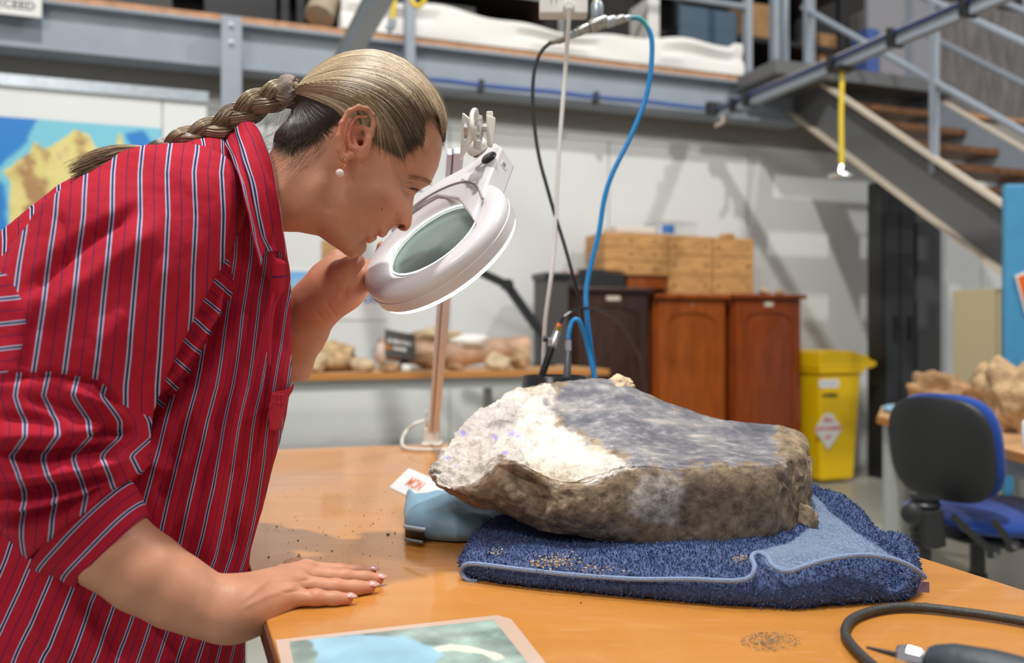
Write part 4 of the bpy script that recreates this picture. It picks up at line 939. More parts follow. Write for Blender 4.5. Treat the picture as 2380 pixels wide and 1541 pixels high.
fos = mesh_np('fossil_block', V2, F, m, label='massive fossil bone block, white left end and slate grey top, on the blue towel', cat='fossil', attrs={'white': white, 'dark': dark, 'purple': np.clip(spec, 0, 1), 'grey': greyp * (1 - dark), 'blk': np.clip(blk, 0, 1)})
V, F = rock_mesh(P(1436, 918, 1.385), (.062, .06, .034), 71, .3, res=40); mesh_np('rear_crust', V, F, M['rock2'], fos, label='pinkish tan crust behind the top of the block')
V, F = rock_mesh(P(1856, 1215, 1.19), (.034, .06, .045), 72, .2, res=30, yaw=.5); V[:, 2] -= .012
mesh_np('lower_corner', V, F, m, fos, attrs={'white': np.zeros(len(V)), 'dark': np.zeros(len(V)), 'purple': np.zeros(len(V)), 'grey': np.zeros(len(V)), 'blk': np.zeros(len(V))})

# ---- towel
plan = [T(*q)[:2] for q in ((1068, 1332), (1085, 1348), (1150, 1360), (1250, 1371), (1500, 1397), (1700, 1413), (1850, 1421), (2000, 1410), (2115, 1400), (2138, 1384), (2132, 1345), (2052, 1292), (1985, 1245), (1935, 1205), (1905, 1172))] + [(.47, 1.52), (.2, 1.50), (.0, 1.42), (-.03, 1.27)] + [T(*q)[:2] for q in ((1165, 1238), (1095, 1285))]
lo = (-.1, .88, TT - .005); hi = (.56, 1.56, TT + .095); fd = Field(lo, hi, .0026)
X, Y = np.meshgrid(fd.ax[0], fd.ax[1], indexing='ij'); D = poly_sd(X, Y, plan)
pts = np.stack([X.ravel(), Y.ravel(), np.zeros(X.size)], 1)
Tn = fbm(pts, 14, 3).reshape(X.shape)
def g2(px, py, sx, sy, a, rot=0):
    q = T(px, py); dx, dy = X - q.x, Y - q.y; c, s_ = math.cos(rot), math.sin(rot); return a * np.exp(-((dx * c + dy * s_) / sx) ** 2 - ((-dx * s_ + dy * c) / sy) ** 2)
Th = .0265 + .008 * np.clip((X - .12) / .2, 0, 1) + .003 * Tn + g2(2020, 1350, .09, .04, .020, .5) + g2(1900, 1380, .05, .03, .010) + g2(1930, 1235, .05, .12, .024, .3) + g2(1150, 1260, .05, .05, .008)
Th = Th - g2(2075, 1395, .010, .05, .022, -.5) + .004 * np.sin((X * .8 + Y * .6) * 120) * np.exp(-((X - .40) / .08) ** 2) + g2(1440, 1340, .03, .012, .004, .4) + g2(1560, 1335, .02, .012, .005, -.4)
R_ = .017 + .004 * Tn; Hn = np.where(D < R_, D * (2 * R_ - D) / R_ ** 2, 1)
Z = fd.ax[2][None, None, :]; zc_ = TT + Th / 2
fd.F = ((((Z - zc_[..., None]) / (Th[..., None] / 2)) ** 2 - Hn[..., None]) * .012).astype(np.float32)
hem_px = [(1108, 1351, .795), (1085, 1345, .780), (1074, 1330, .786), (1080, 1314, .797), (1110, 1311, .801), (1200, 1322, .802), (1330, 1336, .803), (1480, 1344, .803), (1600, 1343, .803), (1700, 1349, .802), (1742, 1342, .803), (1752, 1318, .806), (1745, 1295, .808), (1760, 1285, .810), (1782, 1294, .810), (1795, 1318, .808), (1830, 1330, .809), (1870, 1316, .813), (1920, 1300, .818), (2000, 1290, .822), (2070, 1298, .820), (2120, 1318, .812), (2150, 1342, .803)]
hem_px = [(1110, 1352, 1.030), (1086, 1347, 1.034), (1073, 1331, 1.040), (1080, 1314, 1.036), (1110, 1311, 1.026), (1200, 1322, 1.004), (1330, 1336, .981), (1480, 1346, .960), (1600, 1346, .944), (1700, 1350, .931), (1742, 1342, .929), (1754, 1318, .935), (1747, 1296, .955), (1760, 1285, .972), (1782, 1294, .960), (1797, 1316, .938), (1830, 1328, .922), (1870, 1316, .924), (1920, 1301, .930), (2000, 1290, .938), (2070, 1298, .940), (2120, 1318, .940), (2150, 1342, .948)]
hem = [np.array(P(a, b, d)) for a, b, d in hem_px]; hs = spline(hem, 120)
gr_ = hs.copy(); gr_[:, 1] -= .002; gr_[:, 2] -= .0065
fd.chain([(p, .0034) for p in gr_[12:]], .005, 's')
fd.cone(P(1090, 1332, 1.030), P(1150, 1340, 1.025), .006, .003, .004, 's')
V, F = fd.nets(); V = smooth_mesh(V, F, 1)
V = V[:]; N = vnormals(V, F)
V = V + N * (.0010 * fbm(V, 130, 3))[:, None]
if (N[:, 2] * (V[:, 2] > TT + .03)).sum() < 0: F = F[:, ::-1].copy(); N = -N
px_ = V[:, 0] / V[:, 1] * FPX + 1190; py_ = 770.5 - (V[:, 2] - HC) / V[:, 1] * FPX
bandp = [(1775, 1300), (1790, 1322), (1840, 1332), (1900, 1308), (2000, 1292), (2090, 1302), (1985, 1235), (1925, 1185), (1895, 1150), (1862, 1160), (1885, 1225), (1835, 1262), (1760, 1280)]
band = np.clip(.5 + poly_sd(px_, py_, bandp) / 5, 0, 1)
m = mat('blue_terry_cloth', (.06, .10, .24), .95, sheen=.15); nt = NT(m); tc = nt.n('ShaderNodeTexCoord'); ab = nt.n('ShaderNodeAttribute', attribute_name='band').outputs['Fac']
n1 = nt.n('ShaderNodeTexNoise', {'Vector': tc.outputs['Object'], 'Scale': 350.0, 'Detail': 3.0}); vo = nt.n('ShaderNodeTexVoronoi', {'Vector': tc.outputs['Object'], 'Scale': 260.0})
nt.l(nt.mix(ab, nt.ramp(n1.outputs[0], [(.3, (.020, .036, .105)), (.7, (.060, .10, .23))]), nt.ramp(vo.outputs['Distance'], [(.1, (.20, .27, .38)), (.5, (.12, .17, .27))])), nt.b.inputs['Base Color'])
hh = nt.mix(ab, n1.outputs[0], vo.outputs['Distance']); bp = nt.n('ShaderNodeBump', {'Strength': .8, 'Distance': .002, 'Height': hh}); nt.l(bp.outputs[0], nt.b.inputs['Normal'])
tow = mesh_np('folded_towel', V, F, m, label='folded navy blue terry towel under the fossil block', cat='towel', attrs={'band': band})
tow_m = mat('towel_hem_cloth', (.20, .27, .42), .9, bump=.4, bscale=500)
mb = MB(); mb.tube([Vector(p) for p in hs], .0028, 8); obj('hem', mb, tow_m, tow, smooth=True, label='lighter blue stitched hem')
tg = T(2143, 1352, .80); mb = MB(); mb.prism([tg, tg + Vector((.010, .004, -.002)), tg + Vector((.008, .0, -.012)), tg + Vector((-.006, -.004, -.010))], (0, .002, 0)); obj('care_tag', mb, mat('plum_tag', (.13, .07, .10), .8), tow)
# terry loops
cen_ = V[F].mean(1); nf = N[F].mean(1); bq = band[F].mean(1)
vis = (bq < .4) & (cen_[:, 2] > TT + .002) & (np.abs(cen_[:, 0] - .2) < .5)
idx = RNG.choice(np.where(vis)[0], 52000); p = cen_[idx] + RNG.normal(0, .0011, (len(idx), 3)); nn = nf[idx] + RNG.normal(0, .42, (len(idx), 3)); nn[:, 2] -= .1; nn /= np.linalg.norm(nn, axis=1, keepdims=True)
sd_ = np.cross(nn, RNG.normal(size=(len(idx), 3))); sd_ /= np.linalg.norm(sd_, axis=1, keepdims=True); ln = (.0022 + .0014 * RNG.random(len(idx)))[:, None]
Vt = np.stack([p - sd_ * .0005 - nn * .0006, p + sd_ * .0005 - nn * .0006, p + sd_ * .00055 + nn * ln, p - sd_ * .00055 + nn * ln], 1).reshape(-1, 3); Ft = np.arange(len(Vt)).reshape(-1, 4)
cv = np.repeat(RNG.random(len(idx)), 4)
m = mat('terry_loop_cloth', (.08, .13, .30), .9, sheen=.1, spec=.15); nt = NT(m); nt.l(nt.ramp(nt.n('ShaderNodeAttribute', attribute_name='tint').outputs['Fac'], [(0, (.022, .040, .12)), (.6, (.055, .095, .235)), (1, (.10, .16, .34))]), nt.b.inputs['Base Color'])
mesh_np('terry_loops', Vt, Ft, m, tow, smooth=False, kind='stuff', attrs={'tint': cv})

# ---- blue pad
plan = [T(*q)[:2] for q in ((942, 1252), (985, 1262), (1060, 1268), (1130, 1262), (1185, 1238), (1200, 1215))] + [(.02, 1.42), (-.06, 1.46), (-.15, 1.42)] + [T(945, 1175, TT)[:2], T(938, 1215)[:2]]
fd = Field((-.22, 1.15, TT - .004), (.06, 1.52, TT + .085), .0025); X, Y = np.meshgrid(fd.ax[0], fd.ax[1], indexing='ij'); D = poly_sd(X, Y, plan)
pts = np.stack([X.ravel(), Y.ravel(), np.zeros(X.size)], 1); Tn = fbm(pts, 22, 3).reshape(X.shape)
Th = .052 + .006 * Tn - .012 * np.clip((X + .09) / .10, 0, 1); Th = np.where(D < .07, Th * (.72 + .28 * D / .07), Th); R_ = .020; Hn = np.where(D < R_, D * (2 * R_ - D) / R_ ** 2, 1); Z = fd.ax[2][None, None, :]; zc_ = TT + Th / 2
fd.F = ((((Z - zc_[..., None]) / (Th[..., None] / 2)) ** 2 - Hn[..., None]) * .012).astype(np.float32)
seam = [np.array(T(a, b, z)) for a, b, z in ((940, 1225, .797), (985, 1232, .800), (1040, 1238, .796), (1110, 1236, .795), (1170, 1222, .795))]; ss = spline(seam, 30); fd.chain([(p, .0026) for p in ss], .006, 's')
fd.ell(T(992, 1238, .790), (.009, .016, .007), None, .004, 's'); fd.ell(T(984, 1213, .812), (.005, .012, .012), None, .008, 's')
V, F = fd.nets(); V = smooth_mesh(V, F, 2); N = vnormals(V, F); V = V + N * (.0008 * fbm(V, 45, 3))[:, None]
m = mat('blue_neoprene', (.20, .36, .47), .5, var=.14, vscale=14, bump=.15, bscale=40); nt = NT(m)
pad = mesh_np('neoprene_pad', V, F, m, label='pale blue stuffed pouch propping the white end of the fossil block', cat='pouch')
mb = MB(); mb.tube([Vector(p) + Vector((0, -.003, .002)) for p in ss[:9]], .0022, 8); obj('seam_piping', mb, mat('pale_blue_piping', (.38, .52, .60), .6), pad, smooth=True)
mouth = MB(); mouth.hexa([T(941, 1249, .774) + Vector((0, -.002, 0)), T(986, 1256, .774) + Vector((0, -.002, 0)), T(986, 1256, .774) + Vector((0, .012, 0)), T(941, 1249, .774) + Vector((0, .012, 0)), T(941, 1230, .792) + Vector((0, -.001, 0)), T(986, 1237, .792) + Vector((0, -.001, 0)), T(986, 1237, .792) + Vector((0, .012, 0)), T(941, 1230, .792) + Vector((0, .012, 0))])
obj('zip_flap', mouth, mat('dark_zip_tape', (.045, .055, .055), .6), pad, bevel=.003)
mb = MB(); mb.tube([T(942, 1252, .778) + Vector((0, -.004, 0)), T(984, 1259, .778) + Vector((0, -.004, 0))], .0022, 8); obj('zip_edge', mb, mat('grey_zip_edge', (.14, .18, .19), .6), pad, smooth=True)

# ---- paper card
cd = empty('paper_card', T(960, 1125), 'laminated white card with orange letters tucked under the pale blue pouch', 'card')
cA = T(905, 1132, TT + .001); cB = P(950, 1088, 1.70); ce = (T(945, 1152, TT + .001) - cA) * 2.4; cn = ce.cross(cB - cA).normalized(); q = [cA, cB, cB + ce, cA + ce]
obj('sheet', MB().prism(q, -cn * .0008), M['label'], cd)
text_part('lettering', 'MON', .036, cA + ce * .22 + (cB - cA) * .50 + cn * .0006, ce, cB - cA, M['orange_ink'], cd, align='LEFT', thick=.0002, bold=.0002, xs=.85, raw=True)

# ---- laminated photograph at the front
q = [T(640, 1489, TT + .001), T(1155, 1431, TT + .001), T(1188, 1440, TT + .001), T(1195, 1449, TT + .001), T(1330, 1620, TT + .001), T(690, 1700, TT + .001)]
lam = empty('laminated_photo', q[0], 'laminated colour photograph at the front edge of the table', 'photograph')
obj('pouch', MB().prism(q[::-1], (0, 0, .0008)), mat('laminate_border', (.60, .44, .35), .18, coat=.5), lam, bevel=.0002)
g = [T(672, 1491, TT + .002), T(1148, 1440, TT + .002), T(1290, 1620, TT + .002), T(715, 1690, TT + .002)]
nx_, ny_ = 150, 70; V = []
for j in range(ny_ + 1):
    for i in range(nx_ + 1):
        a, b = i / nx_, j / ny_; V.append(tuple(g[0].lerp(g[1], a).lerp(g[3].lerp(g[2], a), b)))
V = np.array(V); F = np.array([((j + 1) * (nx_ + 1) + i, (j + 1) * (nx_ + 1) + i + 1, j * (nx_ + 1) + i + 1, j * (nx_ + 1) + i) for j in range(ny_) for i in range(nx_)])
px_ = V[:, 0] / V[:, 1] * FPX + 1190; py_ = 770.5 - (V[:, 2] - HC) / V[:, 1] * FPX
wv = fbm(V, 40, 4)
blu = np.clip(.5 + (poly_sd(px_, py_, [(715, 1486), (835, 1470), (940, 1480), (1005, 1500), (1028, 1520), (1010, 1545), (1000, 1700), (740, 1700), (738, 1520)]) + wv * 6) / 8, 0, 1)
bon = np.clip(.5 + (poly_sd(px_, py_, [(1005, 1505), (1045, 1497), (1110, 1505), (1165, 1520), (1172, 1530), (1150, 1535), (1120, 1520), (1050, 1510), (1020, 1514)]) + wv * 2) / 4, 0, 1)
bg = np.array([.30, .40, .36]) * (1 + .35 * wv[:, None]) + np.array([.02, .08, .06]) * np.clip(fbm(V + 5, 25, 3), 0, 1)[:, None]
bg = bg * (1 - .45 * np.exp(-((px_ - 700) / 40) ** 2 - ((py_ - 1510) / 40) ** 2))[:, None]
blc = np.array([.31, .54, .68]) * (1 + .12 * fbm(V + 9, 30, 3)[:, None]); colr = bg * (1 - blu[:, None]) + blc * blu[:, None]; colr = colr * (1 - bon[:, None]) + np.array([.72, .75, .62]) * bon[:, None]
m = mat('photo_print', (.5, .5, .5), .22, coat=.4); nt = NT(m); nt.l(nt.n('ShaderNodeAttribute', attribute_name='ink').outputs['Color'], nt.b.inputs['Base Color'])
mesh_np('print', V, F, m, lam, smooth=False, attrs={'ink': np.clip(colr, 0, 1)})

# ---- black air hose and hand tool, front right
pth = [T(*q) + Vector((0, 0, .006)) for q in spline([(2520, 1490), (2380, 1458), (2250, 1437), (2130, 1424), (2050, 1428), (1985, 1449), (1964, 1482), (1985, 1520), (2040, 1570), (2120, 1620)], 60)]
obj('rubber_hose', MB().tube(pth, .0046, 10), mat('black_rubber', (.035, .034, .03), .55, bump=.2, bscale=200), smooth=True, label='black rubber hose curling on the table at the front right', cat='hose')
a, b = T(2118, 1530, .797), T(2440, 1600, .797); ax = (b - a).normalized()
tl = empty('air_tool', a, 'dark grey rubber gripped engraving tool with a chrome collar, front right corner', 'tool')
mrub = mat('blue_black_rubber', (.028, .042, .055), .5, bump=.1, bscale=80)
obj('grip', MB().lathe(a + ax * .012, [(.006, 0), (.012, .001), (.015, .006), (.019, .02), (.0205, .05), (.018, .09), (.015, .13), (.013, .16)], axis=ax, seg=28), mrub, tl, smooth=True)
obj('chrome_collar', MB().lathe(a - ax * .012, [(.006, 0), (.0095, .002), (.011, .010), (.010, .020), (.008, .024)], axis=ax, seg=8), M['chrome'], tl, smooth=False, bevel=.001, label='faceted chrome collar')
obj('needle', MB().tube([a - ax * .036 + Vector((0, 0, .001)), a - ax * .010], [.0012, .0030], 8), M['blackmetal'], tl, smooth=True)
a2, b2 = T(2065, 1585, .79), T(2300, 1640, .79); ax2 = (b2 - a2).normalized()
tl2 = empty('second_air_tool', a2, 'second dark tool mostly below the lower right frame edge', 'tool')
obj('grip', MB().lathe(a2, [(.004, 0), (.011, .004), (.0165, .02), (.018, .05), (.016, .1)], axis=ax2, seg=24), mrub, tl2, smooth=True)

# ---- crumbs
def crumbs(name, pts, sizes, m, label, cat, parent=None):
    n = len(pts); base = np.array([(1, 1, 1), (1, -1, -1), (-1, 1, -1), (-1, -1, 1)], float); Vc = []; 
    rot = RNG.normal(size=(n, 3, 3)); q = np.linalg.qr(rot)[0]
    Vc = (base[None] @ q) * np.array(sizes)[:, None, None] * np.array([1, 1, .7]) + np.array(pts)[:, None, :]
    f = np.array([(0, 1, 2), (0, 3, 1), (0, 2, 3), (1, 3, 2)]); Fc = (f[None] + 4 * np.arange(n)[:, None, None]).reshape(-1, 3)
    return mesh_np(name, Vc.reshape(-1, 3), Fc, m, parent, smooth=False, label=label, cat=cat, kind='stuff')
ps_, sz_ = [], []
for k in range(900):
    r = RNG.random() ** .7; a = RNG.random() * 6.28; q = T(1793 + 72 * r * math.cos(a), 1492 + 24 * r * math.sin(a)); ps_.append((q.x, q.y, TT + .0006 + .002 * max(0, 1 - r) * RNG.random())); sz_.append(.0002 + .0006 * RNG.random() ** 3)
crumbs('rock_dust', ps_, sz_, mat('rock_dust_grains', (.30, .21, .12), .9, var=.5, vscale=200), 'small heap of brown rock dust on the table in front of the towel', 'dust')
ps_, sz_ = [], []
big_ = [(902, 1244, 3.4), (918, 1241, 1.6), (846, 1199, 1.5), (886, 1187, 1.2), (867, 1218, 1.6), (643, 1225, 2), (693, 1257, 2), (624, 1296, 2), (680, 1234, 1.2), (752, 1312, 1.8), (772, 1281, 1.6), (862, 1222, 1.3), (804, 1223, 1.1), (820, 1236, 1.1), (757, 1244, 1), (912, 1262, 1), (1350, 1402, 1.4), (1870, 1365, 1)]
for x, y, s_ in big_: q = T(x, y); ps_.append((q.x, q.y, TT + .0008)); sz_.append(.0009 * s_ * .8)
for k in range(90): q = T(620 + 330 * RNG.random(), 1110 + 200 * RNG.random() ** .7); ps_.append((q.x, q.y, TT + .0004)); sz_.append(.0003 + .0005 * RNG.random())
crumbs('rock_chips', ps_, sz_, mat('dark_rock_chip', (.07, .04, .02), .8), 'scattered dark rock chips on the table between the hand and the pouch', 'chips')
ps_, sz_ = [], []
for cx_, cy_, sx_, sy_, n_ in ((1285, 1308, 45, 12, 260), (1150, 1283, 20, 8, 50), (1720, 1300, 20, 6, 60), (1830, 1300, 25, 8, 40), (1400, 1325, 60, 8, 60)):
    for k in range(n_):
        zz_ = .799 if cx_ < 1600 else .806; q = T(cx_ + sx_ * RNG.normal() * .7, cy_ + sy_ * RNG.normal() * .7, zz_); ps_.append((q.x, q.y, zz_ + .003 * RNG.random())); sz_.append(.0004 + .0010 * RNG.random() ** 3)
crumbs('towel_grit', ps_, sz_, mat('tan_grit', (.45, .33, .20), .9), 'tan grit sprinkled on the front of the blue towel', 'grit')

# ================================================================== MAGNIFIER LAMP
LC = P(1000, 546, 1.12); CAM = Vector((0, 0, HC)); ray_ = (LC - CAM).normalized(); e1_ = ray_.cross(Vector((0, 0, 1))).normalized(); e2_ = e1_.cross(ray_)
lm = e1_ * .8 + e2_ * .6; ln_ = (e2_ * .8 - e1_ * .6) * .929 - ray_ * .37; lq = ln_.cross(lm)
def onplane(px, py, h):
    r = P(px, py, 1.0) - CAM; o_ = LC + ln_ * h; t = (o_ - CAM).dot(ln_) / r.dot(ln_); return CAM + r * t
wp_ = mat('lamp_white_plastic', (.72, .70, .72), .3, coat=.15); wp2 = mat('lamp_cream_plastic', (.70, .67, .60), .35)
mlp = empty('magnifier_lamp', T(1008, 1036), 'white bench magnifier lamp with a lit ring light on a long arm', 'lamp')
head = obj('ring_housing', MB().lathe(LC, [(.0685, -.018), (.0690, -.0095), (.0735, -.0055), (.080, -.0015), (.086, 0), (.100, 0), (.1055, -.002), (.1085, -.007), (.1095, -.014), (.1085, -.018), (.1085, -.019), (.1095, -.0195), (.1085, -.034), (.0690, -.034)], axis=ln_, xd=lm, seg=96), wp_, mlp, smooth=True)
mg = mat('lens_glass', (.84, .98, .92), 0.0, trans=1, ior=1.5)
lensp = []
R_ = .0683
for i in range(13): r = R_ * (i / 12) ; lensp.append((max(r, .0003), -.0085 + .0016 * (1 - (r / R_) ** 2)))
lens2 = [(max(R_ * (i / 12), .0003), -.0125 - .0016 * (1 - (i / 12) ** 2)) for i in range(12, -1, -1)]
obj('lens', MB().lathe(LC, (lensp[::1] + lens2)[::-1], axis=ln_, xd=lm, seg=64), mg, mlp, smooth=True, label='round magnifying lens')
obj('lens_edge_glow', MB().tube([LC + ln_ * -.0068 + (lm * math.cos(a) + lq * math.sin(a)) * .0677 for a in np.linspace(0, 2 * math.pi, 97)], .0010, 8, cap=False), mat('lens_edge_emission', (.9, .9, .9), .4, emit=(.92, 1, .95, 3.0)), mlp, smooth=True, label='thin glowing ring round the lens')  # emissive bead added for the light caught on the lens edge
obj('light_ring', MB().lathe(LC, [(.0625, -.031), (.1060, -.033), (.1068, -.036), (.1050, -.0405), (.098, -.042), (.0720, -.042), (.0630, -.037)], axis=ln_, xd=lm, seg=96), mat('lit_diffuser', (.9, .9, .9), .4, emit=(1, .97, 1.0, 8.5)), mlp, smooth=True, label='glowing white diffuser ring')
nk = [onplane(x, y, .004) for x, y in ((1166, 340), (1118, 458), (1098, 508), (1062, 460), (1012, 453), (962, 478), (922, 516), (905, 535), (912, 520), (940, 484), (985, 446), (1030, 414), (1075, 390), (1105, 368), (1130, 338), (1150, 331))]
obj('neck_housing', MB().prism(nk, -ln_ * .036), wp_, mlp, bevel=.003)
# recessed step on the ring and thumb dimple
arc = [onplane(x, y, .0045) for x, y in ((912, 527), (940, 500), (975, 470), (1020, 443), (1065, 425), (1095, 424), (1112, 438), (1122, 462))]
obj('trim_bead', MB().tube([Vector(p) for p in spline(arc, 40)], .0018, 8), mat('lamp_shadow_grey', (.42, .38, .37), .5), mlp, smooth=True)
sw = onplane(1137, 367, .0045); obj('rocker_switch', MB().lathe(sw, [(.0135, 0), (.0135, .0015), (.0115, .003), (.004, .0035)], axis=ln_, xd=lm, seg=32, sx=.85), mat('gloss_black_switch', (.012, .012, .013), .15), mlp, smooth=True)
dm = onplane(1110, 343, .010); obj('ball_joint', MB().lathe(dm - ln_ * .006, [(.0125, 0), (.0155, .003), (.0165, .008), (.015, .014), (.010, .0185), (.003, .0205)], axis=ln_, seg=32), wp2, mlp, smooth=True)
obj('ball_gasket', MB().lathe(dm - ln_ * .0085, [(.0125, 0), (.0128, .003)], axis=ln_, seg=32), M['black'], mlp)
obj('cord_loop', MB().tube(pxpath([(1103, 326, 1.13), (1098, 300, 1.12), (1096, 275, 1.125), (1099, 260, 1.135), (1104, 256, 1.15), (1107, 262, 1.165), (1108, 285, 1.18), (1106, 320, 1.19)], 26), .0034, 10), wp2, mlp, smooth=True)
# label on the side wall
sl = [onplane(1172, 366, .0) - ln_ * .007, onplane(1166, 378, .0) - ln_ * .007]
nsd = ((nk[1] - nk[0]).cross(ln_)).normalized(); nsd = nsd if nsd.y < 0 else -nsd
cl_ = nk[0].lerp(nk[1], .2) - ln_ * .016 + nsd * .0004
dn_ = (nk[1] - nk[0]).normalized()
obj('side_sticker', MB().prism([cl_ + dn_ * a * .006 + ln_ * b * .006 for a, b in ((-1, -1), (1, -1), (1, 1), (-1, 1))], nsd * .0003), M['label'], mlp)
text_part('lettering', '55', .009, cl_ + nsd * .0008, -dn_, ln_, M['black_ink'], mlp, thick=.0001)
# arm
A0 = T(1009, 1000, TT + .045); A1 = P(1060, 350, 1.34)
dirA = (A1 - A0).normalized()
sdA = Vector((1, 0, 0))
lil = mat('lilac_white_arm', (.66, .68, .84), .35)
obj('arm_bar', MB().beam(A0 + sdA * .004, A1 + sdA * .004, .0155, .014), lil, mlp, bevel=.002)
obj('arm_bar', MB().beam(A0 + Vector((-.0105, .008, 0)), A1 + Vector((-.0105, .008, 0)), .0085, .014), lil, mlp, bevel=.0015)
obj('arm_gap', MB().beam(A0 + Vector((-.0050, .006, 0)), A1 + Vector((-.0050, .006, 0)), .003, .012), M['black'], mlp)
bz2 = T(1005, 1034)
for s_ in (-1, 1): obj('bracket_cheek', MB().hexa([bz2 + Vector((s_ * .019 - .002, -.02, .008)), bz2 + Vector((s_ * .019 + .002, -.02, .008)), bz2 + Vector((s_ * .019 + .002, .02, .008)), bz2 + Vector((s_ * .019 - .002, .02, .008)), bz2 + Vector((s_ * .016 - .002, -.026, .092)), bz2 + Vector((s_ * .016 + .002, -.026, .092)), bz2 + Vector((s_ * .016 + .002, .01, .092)), bz2 + Vector((s_ * .016 - .002, .01, .092))]), wp2, mlp, bevel=.001)
obj('bracket_front', MB().box(bz2.x - .019, bz2.x + .019, bz2.y - .028, bz2.y - .022, TT + .008, TT + .048), wp2, mlp, bevel=.003)
obj('foot_plate', MB().box(bz2.x - .026, bz2.x + .026, bz2.y - .035, bz2.y + .03, TT, TT + .009), wp2, mlp, bevel=.003)
obj('wood_wedge', MB().box(bz2.x - .010, bz2.x + .012, bz2.y - .031, bz2.y - .024, TT + .044, TT + .056), M['pine'], mlp)
obj('cable', MB().tube([T(*q[:2], q[2]) if q[2] > 0 else T(q[0], q[1]) for q in [tuple(r) for r in spline([(994, 976, .83), (965, 985, .822), (943, 1004, .80), (934, 1028, .782), (945, 1042, .776), (985, 1045, .776), (1040, 1044, .776), (1090, 1040, .776)], 34)]], .0042, 10), wp2, mlp, smooth=True)
# head bracket: plates and knurled discs
pl = [P(1073, 262, 1.15), P(1088, 266, 1.12), P(1086, 350, 1.12), P(1066, 352, 1.17)]
obj('bracket_plate', MB().prism([P(1074, 262, 1.16), P(1068, 372, 1.19), P(1092, 330, 1.135), P(1097, 282, 1.13)], (.003, .002, 0)), wp2, mlp, bevel=.0008)
obj('bracket_plate', MB().prism([P(1100, 264, 1.18), P(1120, 268, 1.19), P(1118, 350, 1.19), P(1100, 345, 1.18)], (.001, .004, 0)), wp2, mlp, bevel=.0008)
kn = P(1096, 303, 1.165); obj('knurled_knob', MB().lathe(kn - Vector((.008, 0, 0)), [(.010, 0), (.0165, .001), (.0165, .007), (.011, .008), (.011, .016), (.0145, .017), (.0145, .022), (.008, .023)], axis=(1, -.15, -.05), seg=20), M['chrome'], mlp, smooth=False)
obj('side_clip', MB().prism([P(1130, 266, 1.17), P(1152, 272, 1.16), P(1148, 320, 1.16), P(1143, 340, 1.16), P(1132, 338, 1.17)], (0, .014, 0)), wp2, mlp, bevel=.002)
obj('clip_head', MB().prism([P(1130, 257, 1.175), P(1146, 257, 1.17), P(1146, 272, 1.17), P(1130, 272, 1.175)], (0, .016, 0)), wp2, mlp, bevel=.002)
obj('clip_bridge', MB().tube([P(1112, 298, 1.175), P(1136, 296, 1.175)], .0055, 8), wp2, mlp, smooth=True)

# ================================================================== POWER DROP, AIR LINES, TOOL CUP
HD = 1.75
dropc = empty('power_drop', P(1310, 10, HD), 'white twin power outlet hanging at the top of the picture', 'power outlet')
a, b = P(1254, 35, HD), P(1366, -25, HD)
obj('outlet_plate', MB().box(a.x, b.x, HD - .008, HD + .03, a.z, a.z + .072), M['whiteplas'], dropc, bevel=.004)
for px in (1280, 1292): obj('socket_slot', MB().beam(P(px, 0, HD - .0085), P(px + 2, 4, HD - .0085), .002, .001), M['black'], dropc)
obj('socket_slot', MB().beam(P(1287, 11, HD - .0085), P(1287, 17, HD - .0085), .002, .001), M['black'], dropc)
obj('plug', MB().lathe(P(1323, 12, HD - .04), [(.009, 0), (.012, .006), (.012, .03)], axis=(0, 1, 0), seg=20), M['whiteplas'], dropc, smooth=True)
top_ = Vector((P(1310, 0, HD).x, HD, 2.665)); 
obj('drop_rod', MB().tube([P(1310, -20, HD + .02), Vector((P(1310, 0, HD).x, HD, 2.72))], .008, 8), M['galv'], dropc, smooth=True)
obj('hanger_arm', MB().beam(Vector((P(1310, 0, HD).x, HD + .05, 2.69)), Vector((P(1310, 0, HD).x, 1.62, 2.69)), .03, .03), M['steel'], dropc)
wc = pxpath([(1323, 16, HD - .045), (1321, 60, HD - .03), (1315, 150, HD), (1307, 250, HD), (1300, 340, HD), (1295, 430, HD), (1289, 560, HD), (1280, 650, HD), (1268, 740, HD + .02), (1264, 800, HD + .04), (1262, 870, HD + .06), (1262, 960, HD + .08)], 60)
obj('extension_lead', MB().tube(wc, .0045, 10), M['whiteplas'], smooth=True, label='white power cord hanging from the outlet down behind the tool cup', cat='cable')
mf = empty('air_manifold', P(1400, 60, HD), 'grey metal air line manifold with fittings below the outlet', 'fitting')
mc = mat('worn_cast_metal', (.38, .37, .34), .35, metal=.8, var=.3, vscale=60)
def seg_part(nm, a, b, r, m): obj(nm, MB().tube([a, a.lerp(b, .15), a.lerp(b, .85), b], [r * .8, r, r, r * .8], 12), m, mf, smooth=True)
seg_part('valve_body', P(1388, 5, HD), P(1388, 48, HD), .013, M['galv'])
seg_part('yellow_hose_end', P(1386, -40, HD), P(1386, 6, HD), .008, M['yellow_hose'])
seg_part('tee', P(1370, 62, HD), P(1412, 48, HD), .014, mc)
seg_part('left_elbow', P(1340, 76, HD), P(1372, 62, HD), .010, mc)
seg_part('coupling', P(1405, 54, HD), P(1432, 47, HD), .0115, M['galv'])
seg_part('coupling', P(1432, 48, HD), P(1452, 43, HD), .0095, mc)
seg_part('coupling', P(1450, 44, HD), P(1466, 41, HD), .0065, M['galv'])
seg_part('left_nut', P(1318, 84, HD), P(1343, 75, HD), .0085, M['galv'])
obj('hose_tail', MB().tube(pxpath([(1280, 98, HD), (1300, 93, HD), (1320, 84, HD)], 10), [.006] * 4 + [.008] * 6, 10), mat('grey_tail', (.28, .28, .24), .5), mf, smooth=True)
